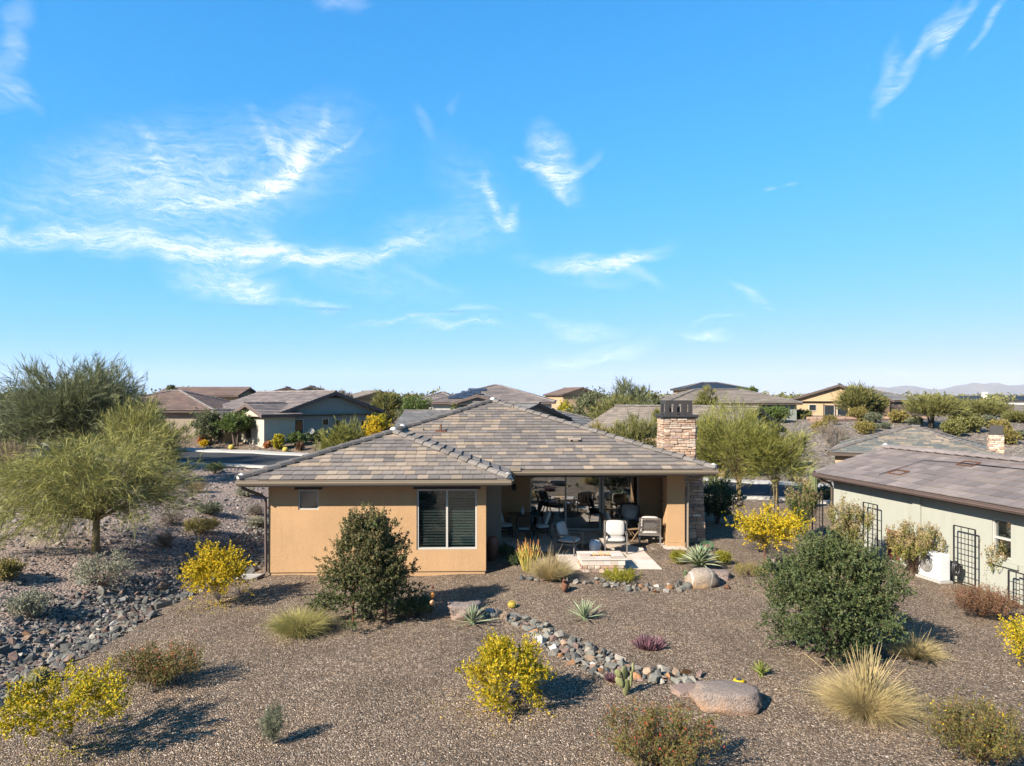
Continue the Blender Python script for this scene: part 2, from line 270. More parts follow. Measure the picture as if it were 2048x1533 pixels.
LM['dkgreen'] = leafmat('dark_shrub_leaves', [(0.026, 0.045, 0.017), (0.051, 0.074, 0.026), (0.070, 0.093, 0.037), (0.074, 0.074, 0.033)], .2)
LM['yellow'] = leafmat('yellow_flowers', [(0.38, 0.25, 0.008), (0.52, 0.34, 0.008), (0.46, 0.31, 0.01), (0.26, 0.22, 0.012), (0.58, 0.38, 0.012)], 0.3)
LM['yelgreen'] = leafmat('yellow_green_leaves', [(0.19, 0.19, 0.012), (0.32, 0.26, 0.012), (0.15, 0.17, 0.012), (0.44, 0.31, 0.012), (0.12, 0.14, 0.015)], 0.3)
LM['lime'] = leafmat('lime_groundcover', [(0.147, 0.154, 0.013), (0.214, 0.201, 0.017), (0.268, 0.227, 0.020), (0.114, 0.127, 0.013)], .3)
LM['redbush'] = leafmat('reddish_bush_leaves', [(0.080, 0.087, 0.020), (0.114, 0.104, 0.031), (0.141, 0.098, 0.037), (0.093, 0.100, 0.026), (0.174, 0.067, 0.033)], .25)
LM['rustbush'] = leafmat('rust_bush_leaves', [(0.147, 0.067, 0.040), (0.187, 0.087, 0.051), (0.114, 0.064, 0.037), (0.134, 0.100, 0.047)], .25)
LM['redflower'] = leafmat('red_flowers', [(0.335, 0.040, 0.020), (0.268, 0.033, 0.020), (0.402, 0.087, 0.033)], .2)
LM['sage'] = leafmat('sage_leaves', [(0.194, 0.201, 0.141), (0.254, 0.254, 0.187), (0.160, 0.158, 0.111), (0.234, 0.194, 0.147)], .2)
LM['dry'] = leafmat('dry_bush_twigs', [(0.201, 0.147, 0.087), (0.254, 0.194, 0.114), (0.160, 0.121, 0.074)], .2)
LM['ochre'] = leafmat('ochre_bush', [(0.174, 0.147, 0.040), (0.227, 0.180, 0.054), (0.147, 0.121, 0.040)], .25)
LM['greygreen'] = leafmat('grey_green_leaves', [(0.087, 0.100, 0.060), (0.127, 0.134, 0.084), (0.067, 0.080, 0.047)], .2)
LM['straw'] = leafmat('straw_grass', [(0.352, 0.273, 0.132), (0.440, 0.352, 0.185), (0.290, 0.229, 0.106), (0.396, 0.299, 0.158)], 0.3)
LM['grass'] = leafmat('green_gold_grass', [(0.238, 0.216, 0.070), (0.317, 0.273, 0.106), (0.176, 0.176, 0.048), (0.370, 0.299, 0.132)], 0.3)
LM['creosote'] = leafmat('creosote_leaves', [(0.107, 0.127, 0.024), (0.174, 0.174, 0.040), (0.227, 0.187, 0.067), (0.134, 0.147, 0.033)], .3)
LM['creosote_dry'] = leafmat('creosote_tips', [(0.241, 0.180, 0.093), (0.295, 0.214, 0.121), (0.201, 0.160, 0.067)], .3)
LM['purple'] = leafmat('purple_succulent', [(0.107, 0.047, 0.067), (0.160, 0.074, 0.100), (0.080, 0.037, 0.047), (0.201, 0.127, 0.141)], .15)
LM['firestick'] = leafmat('firestick_stems', [(0.348, 0.281, 0.054), (0.402, 0.322, 0.087), (0.281, 0.268, 0.060), (0.376, 0.227, 0.054)], .15)
LM['firetip'] = leafmat('firestick_red_tips', [(0.402, 0.134, 0.040), (0.415, 0.241, 0.067), (0.335, 0.093, 0.040)], .15)
LM['agave'] = pmat('agave_leaf', (.24, .31, .15), .55, .15, 12, objrand=.22, spec=.3)
LM['agave_edge'] = pmat('agave_pale_edge', (.55, .57, .35), .55, .1, 12)
LM['agave_lime'] = pmat('agave_lime_leaf', (.30, .33, .07), .55, .2, 12, objrand=.2)
LM['cactus'] = pmat('prickly_pear_pad', (.27, .27, .11), .7, .2, 14, .5, 60, objrand=.15)
LM['barrel'] = pmat('barrel_cactus', (.17, .16, .06), .7, .2, 14, .3, 60)
LM['saguaro'] = pmat('saguaro_skin', (.20, .22, .09), .7, .15, 8)
LM['thorn'] = pmat('golden_spines', (.62, .45, .08), .7, .2, 20)
LM['bare'] = leafmat('bare_twigs', [(0.160, 0.127, 0.107), (0.201, 0.167, 0.141), (0.134, 0.107, 0.087)], .1)
LM['orangeplant'] = leafmat('orange_succulent', [(0.369, 0.134, 0.047), (0.402, 0.187, 0.080), (0.301, 0.107, 0.040)], .2)
# ------------------------------------------------------------------ helpers
def tag(o, label=None, cat=None, group=None, kind=None):
    if label: o['label'] = label
    if cat: o['category'] = cat
    if group: o['group'] = group
    if kind: o['kind'] = kind
    return o
def empty(name, loc, rz=0.0, label=None, cat=None, group=None):
    o = bpy.data.objects.new(name, None); COL.objects.link(o); o.location = loc; o.rotation_euler = (0, 0, rz); o.empty_display_size = .2
    return tag(o, label, cat, group)
def link(name, me, parent=None, mtx=None):
    o = bpy.data.objects.new(name, me); COL.objects.link(o)
    if parent is not None: o.parent = parent
    if mtx is not None: o.matrix_basis = mtx
    return o
def copy_tree(o, parent=None):
    c = o.copy(); COL.objects.link(c); c.parent = parent
    for ch in list(o.children): copy_tree(ch, c)
    return c
def clone(o, loc, rz=0, s=1.0, label=None, group=None):
    c = copy_tree(o); c.location = loc; c.rotation_euler = (0, 0, rz); c.scale = (s, s, s) if not isinstance(s, tuple) else s
    tag(c, label, None, group); return c
class MB:
    """collects faces; build() links them as one mesh object"""
    def __init__(s): s.v = []; s.f = []; s.m = []; s.cur = 0
    def mat(s, i): s.cur = i; return s
    def add(s, vs, fs):
        b = len(s.v); s.v.extend(tuple(v) for v in vs); s.f.extend(tuple(b + i for i in f) for f in fs); s.m.extend([s.cur] * len(fs)); return s
    def box(s, x0, x1, y0, y1, z0, z1, M4=None):
        vs = [(x, y, z) for z in (z0, z1) for y in (y0, y1) for x in (x0, x1)]
        if M4 is not None: vs = [tuple(M4 @ Vector(v)) for v in vs]
        return s.add(vs, [(0, 2, 3, 1), (4, 5, 7, 6), (0, 1, 5, 4), (1, 3, 7, 5), (3, 2, 6, 7), (2, 0, 4, 6)])
    def bar(s, a, b, w, h=None):
        a, b = Vector(a), Vector(b); d = (b - a); l = d.length
        if l < 1e-6: return s
        q = d.to_track_quat('Z', 'Y').to_matrix().to_4x4(); h = h or w
        return s.box(-w / 2, w / 2, -h / 2, h / 2, 0, l, Matrix.Translation(a) @ q)
    def poly(s, pts, thick, n=None):
        """flat polygon pts (top) extruded by -n*thick"""
        pts = [Vector(p) for p in pts]
        if n is None: n = (pts[1] - pts[0]).cross(pts[2] - pts[0]).normalized()
        k = len(pts); vs = [tuple(p) for p in pts] + [tuple(p - n * thick) for p in pts]
        return s.add(vs, [tuple(range(k)), tuple(range(2 * k - 1, k - 1, -1))] + [(i, k + i, k + (i + 1) % k, (i + 1) % k) for i in range(k)])
    def tube(s, pts, radii, sides=6, cap=True):
        pts = [Vector(p) for p in pts]; k = len(pts)
        if not hasattr(radii, '__len__'): radii = [radii] * k
        vs = []; ref = Vector((.31, .77, .55))
        for i, p in enumerate(pts):
            d = (pts[min(i + 1, k - 1)] - pts[max(i - 1, 0)]); d = d.normalized() if d.length > 1e-9 else Vector((0, 0, 1))
            u = d.cross(ref); u = u.normalized() if u.length > 1e-4 else d.cross(Vector((1, 0, 0))).normalized(); w = d.cross(u)
            for j in range(sides):
                a = 2 * math.pi * j / sides; vs.append(tuple(p + (u * math.cos(a) + w * math.sin(a)) * radii[i]))
        fs = [(i * sides + j, i * sides + (j + 1) % sides, (i + 1) * sides + (j + 1) % sides, (i + 1) * sides + j) for i in range(k - 1) for j in range(sides)]
        if cap: fs += [tuple(range(sides - 1, -1, -1)), tuple((k - 1) * sides + j for j in range(sides))]
        return s.add(vs, fs)
    def lathe(s, prof, sides=20, c=(0, 0, 0)):
        k = len(prof); vs = [(c[0] + r * math.cos(2 * math.pi * j / sides), c[1] + r * math.sin(2 * math.pi * j / sides), c[2] + z) for r, z in prof for j in range(sides)]
        fs = [(i * sides + j, i * sides + (j + 1) % sides, (i + 1) * sides + (j + 1) % sides, (i + 1) * sides + j) for i in range(k - 1) for j in range(sides)]
        return s.add(vs, fs + [tuple(range(sides - 1, -1, -1)), tuple((k - 1) * sides + j for j in range(sides))])
    def mesh(s, name, mats, smooth=False):
        me = bpy.data.meshes.new(name); me.from_pydata(s.v, [], s.f)
        for m in (mats if isinstance(mats, (list, tuple)) else [mats]): me.materials.append(m)
        if len(me.polygons) == len(s.m) and any(s.m): me.polygons.foreach_set('material_index', s.m)
        if smooth: me.polygons.foreach_set('use_smooth', [True] * len(me.polygons))
        me.update(); return me
    def build(s, name, mats, parent=None, smooth=False, bevel=0, mtx=None):
        o = link(name, s.mesh(name, mats, smooth), parent, mtx)
        if bevel:
            b = o.modifiers.new('bevel', 'BEVEL'); b.width = bevel; b.segments = 2; b.limit_method = 'ANGLE'; b.angle_limit = R(40)
        return o
def quad_mesh(name, V, nper, mat, fidx=None):
    """V: (n, nper, 3) faces"""
    n = len(V); me = bpy.data.meshes.new(name); me.vertices.add(n * nper); me.vertices.foreach_set('co', np.ascontiguousarray(V, dtype=np.float32).ravel())
    me.loops.add(n * nper); me.loops.foreach_set('vertex_index', np.arange(n * nper, dtype=np.int32)); me.polygons.add(n)
    me.polygons.foreach_set('loop_start', np.arange(0, n * nper, nper, dtype=np.int32)); me.polygons.foreach_set('use_smooth', np.zeros(n, bool)); me.materials.append(mat); me.update(calc_edges=True); return me
def idx_mesh(name, V, Q, mats, mi=None):
    """V (n,3) verts, Q (m,4) quads"""
    me = bpy.data.meshes.new(name); me.vertices.add(len(V)); me.vertices.foreach_set('co', np.ascontiguousarray(V, dtype=np.float32).ravel())
    Q = np.ascontiguousarray(Q, dtype=np.int32); k = Q.shape[1]; me.loops.add(Q.size); me.loops.foreach_set('vertex_index', Q.ravel()); me.polygons.add(len(Q))
    me.polygons.foreach_set('loop_start', np.arange(0, Q.size, k, dtype=np.int32))
    me.polygons.foreach_set('use_smooth', np.zeros(len(Q), bool))
    for m in (mats if isinstance(mats, list) else [mats]): me.materials.append(m)
    if mi is not None: me.polygons.foreach_set('material_index', np.asarray(mi, dtype=np.int32))
    me.update(calc_edges=True); return me

# ------------------------------------------------------------------ terrain
def sst(a, b, x):
    t = np.clip((x - a) / (b - a), 0, 1); return t * t * (3 - 2 * t)
def T(X, Y):
    X = np.asarray(X, float); Y = np.asarray(Y, float)
    z = 0.15 * sst(17.5, 20.5, Y) * sst(-1.0, 0.6, X) - 0.30 * sst(7.6, 12.4, X) * sst(12, 20, Y)
    d = (-9.1 + 0.9 * sst(18.5, 22, Y)) - X; fl = 1 - sst(46, 50, Y)
    z = z + (-0.34 * np.exp(-((d - 1.35) / 0.95) ** 2) * fl + 0.72 * sst(2.0, 7.0, d) + 0.012 * np.maximum(d - 7, 0) * (1 - sst(60, 100, d)) + .6 * sst(60, 100, d))
    z = z + 0.35 * sst(46, 62, Y) * (1 - sst(5, 20, X)) - 0.3 * sst(12, 24, X) * sst(30, 42, Y)
    z = z + 3.55 * sst(50, 86, Y) * sst(13, 25, X) + 1.5 * sst(64, 90, Y) * (1 - sst(13, 25, X))
    z = z + .62 * sst(5.0, 10.5, Y - (45.9 - .26 * X)) * (1 - sst(-9, -2, X))
    z = z + 0.03 * np.sin(X * .9 + 1.3) * np.sin(Y * .7) + .02 * np.sin(X * 2.3 + Y * 1.1)
    return z
_D = np.concatenate([np.arange(7, 60, .02), np.arange(60, 400, .1)])
def G(px, py):
    """where the line of sight through a photo pixel meets the ground"""
    X = (px - 1024) * _D / FPX; zr = CAM_H - (py - HZ) * _D / FPX; hit = np.nonzero(T(X, _D) >= zr)[0]
    i = hit[0] if len(hit) else -1
    return float(X[i]), float(_D[i]), float(T(X[i], _D[i]))
def A(px, D):
    x = (px - 1024) * D / FPX; return x, D, float(T(x, D))
def HT(py, D): return CAM_H - (py - HZ) * D / FPX

def build_ground():
    xs = np.concatenate([-np.geomspace(9000, 70, 26), np.arange(-66, -22, 2.0), np.arange(-22, 22, .4), np.arange(22, 68, 2.0), np.geomspace(70, 9000, 26)])
    ys = np.concatenate([np.arange(-60, 6, 6.0), np.arange(6, 30, .4), np.arange(30, 100, 1.6), np.geomspace(102, 11000, 40)])
    X, Y = np.meshgrid(xs, ys); Z = T(X, Y); V = np.stack([X, Y, Z], -1).reshape(-1, 3); nx, ny = len(xs), len(ys)
    i = (np.arange(ny - 1)[:, None] * nx + np.arange(nx - 1)[None]).ravel(); Q = np.stack([i, i + 1, i + nx + 1, i + nx], 1)
    me = idx_mesh('ground', V, Q, M['ground']); me.polygons.foreach_set('use_smooth', [True] * len(me.polygons))
    return tag(link('ground', me), kind='structure')
build_ground()

# street curving behind the houses, with pale rolled kerbs
def build_street():
    ctr = [(-70, 62), (-45, 57), (-25, 52.5), (-8, 48.2), (8, 44.2), (20, 41.0), (34, 38.5), (60, 36)]
    P = [Vector((*c, 0)) for c in ctr]; path = []
    for i in range(len(P) - 1):
        p0, p1, p2, p3 = P[max(i - 1, 0)], P[i], P[i + 1], P[min(i + 2, len(P) - 1)]
        for k in range(14):
            t = k / 14; path.append(.5 * ((2 * p1) + (p2 - p0) * t + (2 * p0 - 5 * p1 + 4 * p2 - p3) * t * t + (3 * p1 - p0 - 3 * p2 + p3) * t ** 3))
    path.append(P[-1])
    def strip(name, offs, heights, mat, kind='structure'):
        V = []; n = len(offs)
        for i, p in enumerate(path):
            d = (path[min(i + 1, len(path) - 1)] - path[max(i - 1, 0)]).normalized(); s = Vector((-d.y, d.x, 0))
            zc = float(T(p.x, p.y))
            for o, h in zip(offs, heights): q = p + s * o; V.append((q.x, q.y, max(zc, float(T(q.x, q.y))) + h))
        Q = [(i * n + j, i * n + j + 1, (i + 1) * n + j + 1, (i + 1) * n + j) for i in range(len(path) - 1) for j in range(n - 1)]
        return tag(link(name, idx_mesh(name, np.array(V), np.array(Q), mat)), kind=kind)
    strip('street', [-3.4, -2, 0, 2, 3.4], [.05, .07, .08, .07, .05], M['asphalt'])
    strip('kerb', [3.35, 3.45, 3.8, 4.5, 4.55], [.04, .13, .17, .17, .0], M['concrete'])
    strip('kerb', [-4.2, -4.15, -3.8, -3.45, -3.35], [.0, .15, .15, .12, .04], M['concrete'])
build_street()

# mountain range on the horizon
def build_mountains():
    rng = np.random.default_rng(5); nx, ny = 220, 26
    xs = np.linspace(1500, 11500, nx); V = []
    for j in range(ny):
        t = j / (ny - 1)
        for x in xs:
            prof = 40 + 290 * float(sst(3300, 8200, x)) + 70 * noise.fractal(Vector((x / 900, 0, 3)), .9, 2.0, 4) + 40 * noise.noise(Vector((x / 350, 7, 0)))
            prof *= .86 * float(sst(2600, 4200, x)); y = 8000 + 2200 * t
            ridge = math.exp(-((t - .55) / .30) ** 2)
            z = max(-5, prof * ridge * (1 + .32 * noise.fractal(Vector((x / 420, y / 500, 1.5)), 1.0, 2.0, 5)) - 12)
            V.append((x, y, z))
    i = (np.arange(ny - 1)[:, None] * nx + np.arange(nx - 1)[None]).ravel(); Q = np.stack([i, i + 1, i + nx + 1, i + nx], 1)
    o = link('mountains', idx_mesh('mountains', np.array(V), Q, pmat('desert_mountain_rock', (.22, .165, .135), .95, .2, .004)))
    tag(o, kind='structure')
build_mountains()
# ------------------------------------------------------------------ cirrus: thin sunlit sheets high up, (x, y, half length, half width, angle, strength) per streak
CLOUDS = [(120,500,190,17,0,1.0),(300,492,150,18,2,.95),(440,500,120,20,0,1.1),(570,505,130,16,-8,1.05),(690,516,90,10,6,.95),(780,500,60,12,22,.8),
          (530,480,40,14,-40,.6),(470,560,85,36,-8,1.0),(500,575,40,22,10,.5),
          (400,365,270,95,18,.62),(300,380,160,70,5,.35),(600,290,110,60,40,.3),(470,375,150,12,26,.75),(560,335,70,20,38,.85),(585,305,42,18,30,.8),(520,265,50,11,-60,.5),(545,280,40,8,-70,.5),(320,320,60,11,-52,.5),(650,245,28,10,70,.4),
          (672,312,46,7,27,.6),(1118,325,60,26,-66,1.1),(1085,322,34,10,-25,.6),(1158,332,36,8,28,.6),(1120,365,36,9,-75,.8),(990,395,52,11,-72,.7),(960,360,40,8,-25,.35),(1035,447,30,11,62,.8),(1010,440,40,12,-50,.45),
          (870,475,110,42,10,.5),(960,400,110,60,-50,.25),(700,540,180,30,-15,.3),(1195,512,115,13,3,1.2),(1235,505,60,12,-6,.8),(1285,540,55,8,-36,.6),(1200,545,70,16,-4,.33),
          (1885,70,34,13,55,.85),(1835,100,75,9,46,.65),(1780,140,50,13,72,.5),(1925,35,45,8,42,.55),(2000,40,62,7,38,.65),
          (15,85,75,15,80,.5),(30,185,50,12,-40,.38),(10,205,40,20,20,.35),(690,8,44,16,0,.55),(640,604,56,9,-6,.95),(840,560,60,7,-28,.35),
          (905,635,85,6,2,.9),(860,660,45,11,-15,.8),(920,664,85,6,6,.75),(980,655,28,5,-35,.5),(770,642,60,6,4,.7),(1150,655,75,16,-8,.6),(1200,702,85,14,8,.6),(1130,720,70,6,6,.4),(1065,632,20,6,10,.4),
          (1415,670,42,8,-3,.75),(1440,645,50,3,12,.3),(1500,597,40,8,-38,.6),(70,425,45,22,-20,.3),(5,470,30,12,80,.7),(1810,742,30,5,4,.5),(848,258,30,10,-45,.3),(920,208,22,8,60,.28),
          (1562,373,34,1.3,6,.55)]
def cloud_material():
    m, nt, b, o = new_mat('cirrus'); L = nt.links.new; nt.nodes.remove(b)
    at = N(nt, 'ShaderNodeAttribute', attribute_name='cirrus_amount'); uv = N(nt, 'ShaderNodeAttribute', attribute_name='sky_uv')
    def warp(src, scale, amount):
        n = N(nt, 'ShaderNodeTexNoise'); n.inputs['Scale'].default_value = scale; n.inputs['Detail'].default_value = 5; n.inputs['Roughness'].default_value = .6; L(src, n.inputs['Vector'])
        s = N(nt, 'ShaderNodeVectorMath', operation='SUBTRACT'); s.inputs[1].default_value = (.5, .5, .5); L(n.outputs['Color'], s.inputs[0])
        k = N(nt, 'ShaderNodeVectorMath', operation='MULTIPLY'); k.inputs[1].default_value = (amount, amount, 0); L(s.outputs[0], k.inputs[0])
        a = N(nt, 'ShaderNodeVectorMath', operation='ADD'); L(src, a.inputs[0]); L(k.outputs[0], a.inputs[1]); return a.outputs[0]
    w = warp(uv.outputs['Vector'], 9.0, .06)
    def fibre(rot, sy, scale, dist):
        mp = N(nt, 'ShaderNodeMapping'); mp.inputs['Rotation'].default_value = (0, 0, R(rot)); mp.inputs['Scale'].default_value = (1, sy, 1); L(w, mp.inputs[0])
        n = N(nt, 'ShaderNodeTexNoise'); n.inputs['Scale'].default_value = scale; n.inputs['Detail'].default_value = 12; n.inputs['Roughness'].default_value = .68; n.inputs['Distortion'].default_value = dist; L(mp.outputs[0], n.inputs['Vector']); return n.outputs[0]
    f1 = fibre(-30, 7.0, 15, .7); f2 = fibre(64, 6.0, 21, .6); f3 = fibre(0, 1.3, 60, .3)
    fm = N(nt, 'ShaderNodeMath', operation='MAXIMUM'); L(f1, fm.inputs[0]); L(f2, fm.inputs[1])
    f4 = N(nt, 'ShaderNodeMath', operation='MULTIPLY_ADD'); f4.inputs[1].default_value = .3; L(f3, f4.inputs[0]); L(fm.outputs[0], f4.inputs[2])
    fr = N(nt, 'ShaderNodeMapRange'); fr.inputs['From Min'].default_value = .57; fr.inputs['From Max'].default_value = .93; fr.inputs['To Min'].default_value = .0; fr.inputs['To Max'].default_value = 1.15; L(f4.outputs[0], fr.inputs['Value'])
    mu = N(nt, 'ShaderNodeMath', operation='MULTIPLY'); L(at.outputs['Fac'], mu.inputs[0]); L(fr.outputs[0], mu.inputs[1])
    sq = N(nt, 'ShaderNodeMath', operation='MULTIPLY_ADD'); sq.inputs[1].default_value = .20; L(at.outputs['Fac'], sq.inputs[0]); L(mu.outputs[0], sq.inputs[2])
    de = N(nt, 'ShaderNodeMapRange'); de.inputs['From Min'].default_value = .01; de.inputs['From Max'].default_value = 1.35; de.inputs['To Max'].default_value = .80; L(sq.outputs[0], de.inputs['Value'])
    t = N(nt, 'ShaderNodeBsdfTranslucent'); t.inputs[0].default_value = (.42, .42, .42, 1); tr_ = N(nt, 'ShaderNodeBsdfTransparent'); mx = N(nt, 'ShaderNodeMixShader'); L(de.outputs[0], mx.inputs[0]); L(tr_.outputs[0], mx.inputs[1]); df = N(nt, 'ShaderNodeBsdfDiffuse'); df.inputs[0].default_value = (.42, .42, .42, 1); ads = N(nt, 'ShaderNodeAddShader'); L(t.outputs[0], ads.inputs[0]); L(df.outputs[0], ads.inputs[1]); L(ads.outputs[0], mx.inputs[2]); L(mx.outputs[0], o.inputs[0])
    return m
def build_clouds():
    mat = cloud_material(); ell = []
    for (x, y, hl, hw, an, st) in CLOUDS:
        a0 = math.atan((x - 1024) / FPX); e0 = math.atan((HZ - y) / FPX * math.cos(a0)); k = math.cos(a0) / FPX; ell.append((a0, e0, hl * k, hw * k, R(an), st))
    # streaks that touch form one cloud
    E = 1.75; box = []
    for (a0, e0, hl, hw, an, st) in ell:
        dx = E * (abs(hl * math.cos(an)) + abs(hw * math.sin(an))); dy = E * (abs(hl * math.sin(an)) + abs(hw * math.cos(an))); box.append([a0 - dx, a0 + dx, e0 - dy, e0 + dy])
    grp = list(range(len(ell)))
    def find(i):
        while grp[i] != i: i = grp[i]
        return i
    for i in range(len(ell)):
        for j in range(i):
            bi, bj = box[i], box[j]; sh = .55
            ci, cj = [(q[0] + q[1]) / 2 for q in (bi, bj)], [(q[2] + q[3]) / 2 for q in (bi, bj)]; wi, wj = [(q[1] - q[0]) / 2 for q in (bi, bj)], [(q[3] - q[2]) / 2 for q in (bi, bj)]
            if abs(ci[0] - ci[1]) < sh * sum(wi) and abs(cj[0] - cj[1]) < sh * sum(wj): grp[find(i)] = find(j)
    sets = {}
    for i in range(len(ell)): sets.setdefault(find(i), []).append(i)
    names = []
    for gi, ids in enumerate(sorted(sets.values(), key=lambda q: -sum(ell[i][2] * ell[i][3] for i in q))):
        u0, u1 = min(box[i][0] for i in ids) - .012, max(box[i][1] for i in ids) + .012; v0, v1 = max(.012, min(box[i][2] for i in ids) - .012), max(box[i][3] for i in ids) + .012
        step = .0028; nu, nv = max(8, int((u1 - u0) / step)), max(8, int((v1 - v0) / step)); U, V = np.meshgrid(np.linspace(u0, u1, nu), np.linspace(v0, v1, nv))
        rng = np.random.default_rng(3); ph = rng.uniform(0, 6.28, 24); WU = np.zeros_like(U); WV = np.zeros_like(V)
        for q in range(6): f = 16 * 1.7 ** q; am = .0065 / 1.4 ** q; WU += am * np.sin(f * (V * math.cos(ph[q]) + U * math.sin(ph[q])) + ph[q + 6]); WV += am * np.sin(f * (U * math.cos(ph[q + 12]) - V * math.sin(ph[q + 12])) + ph[q + 18])
        den = np.zeros_like(U)
        for i in ids:
            a0, e0, hl, hw, an, st = ell[i]; k = 0 if hw < .0018 else 1; du, dv = U + k * WU - a0, V + k * WV - e0; p = (du * math.cos(an) + dv * math.sin(an)) / hl; q = (-du * math.sin(an) + dv * math.cos(an)) / hw; d = np.sqrt(p * p + q * q) / E; t = np.clip(1 - d, 0, 1); den += st * t * t * (3 - 2 * t)
        edge = np.minimum(np.minimum(U - u0, u1 - U), np.minimum(V - v0 + .002, v1 - V)) / .008; den *= np.clip(edge, 0, 1)
        dist = np.minimum(3200 / np.sin(V), 26000.0) * (1 + .01 * gi); P = np.stack([np.sin(U) * np.cos(V) * dist, np.cos(U) * np.cos(V) * dist, np.sin(V) * dist], -1).reshape(-1, 3)
        i = (np.arange(nv - 1)[:, None] * nu + np.arange(nu - 1)[None]).ravel(); Q = np.stack([i, i + 1, i + nu + 1, i + nu], 1); dq = den.ravel()[Q].max(1); Q = Q[dq > .004]
        if not len(Q): continue
        me = idx_mesh('cloud', P, Q, mat); at = me.attributes.new('cirrus_amount', 'FLOAT', 'POINT'); at.data.foreach_set('value', den.ravel().astype(np.float32)); uvv = np.stack([U, V, 0 * U], -1).reshape(-1, 3).astype(np.float32); at = me.attributes.new('sky_uv', 'FLOAT_VECTOR', 'POINT'); at.data.foreach_set('vector', uvv.ravel())
        me.polygons.foreach_set('use_smooth', np.ones(len(Q), bool)); o = link('cloud', me); cx = (den * U).sum() / den.sum(); cy = (den * V).sum() / den.sum(); names.append((o, math.tan(cx) * FPX + 1024, HZ - math.tan(cy) / math.cos(cx) * FPX, len(ids)))
        o['kind'] = 'structure'
    return names
CLOUD_LIST = build_clouds()
# ------------------------------------------------------------------ roofs and houses
def clip_poly(sub, clip):
    out = list(sub)
    for i in range(len(clip)):
        a, b = clip[i], clip[(i + 1) % len(clip)]; inp, out = out, []
        if not inp: return []
        ex, ey = b[0] - a[0], b[1] - a[1]
        side = lambda p: ex * (p[1] - a[1]) - ey * (p[0] - a[0])
        for j in range(len(inp)):
            p, q = inp[j], inp[(j + 1) % len(inp)]; sp_, sq = side(p), side(q)
            if sp_ >= -1e-9: out.append(p)
            if (sp_ >= -1e-9) != (sq >= -1e-9):
                t = sp_ / (sp_ - sq); out.append((p[0] + (q[0] - p[0]) * t, p[1] + (q[1] - p[1]) * t))
    return out
def area2(p): return .5 * abs(sum(p[i][0] * p[(i + 1) % len(p)][1] - p[(i + 1) % len(p)][0] * p[i][1] for i in range(len(p))))
TILE_MESH = {}
def full_tile(tw, th, mat, hb=.078, ht=.016):
    key = (tw, th, mat.name, hb)
    if key not in TILE_MESH:
        g = .004; u0, u1, v1 = g, tw - g, th + .045
        vs = [(u0, 0, hb - .004), (u1, 0, hb), (u1, v1, ht), (u0, v1, ht), (u0, 0, hb - .030), (u1, 0, hb - .026), (u1, v1, -.014), (u0, v1, -.014)]
        mb = MB(); mb.add(vs, [(0, 1, 2, 3), (4, 5, 1, 0), (5, 6, 2, 1), (7, 4, 0, 3), (7, 6, 5, 4)]); TILE_MESH[key] = mb.mesh('roof_tile', mat)
    return TILE_MESH[key]
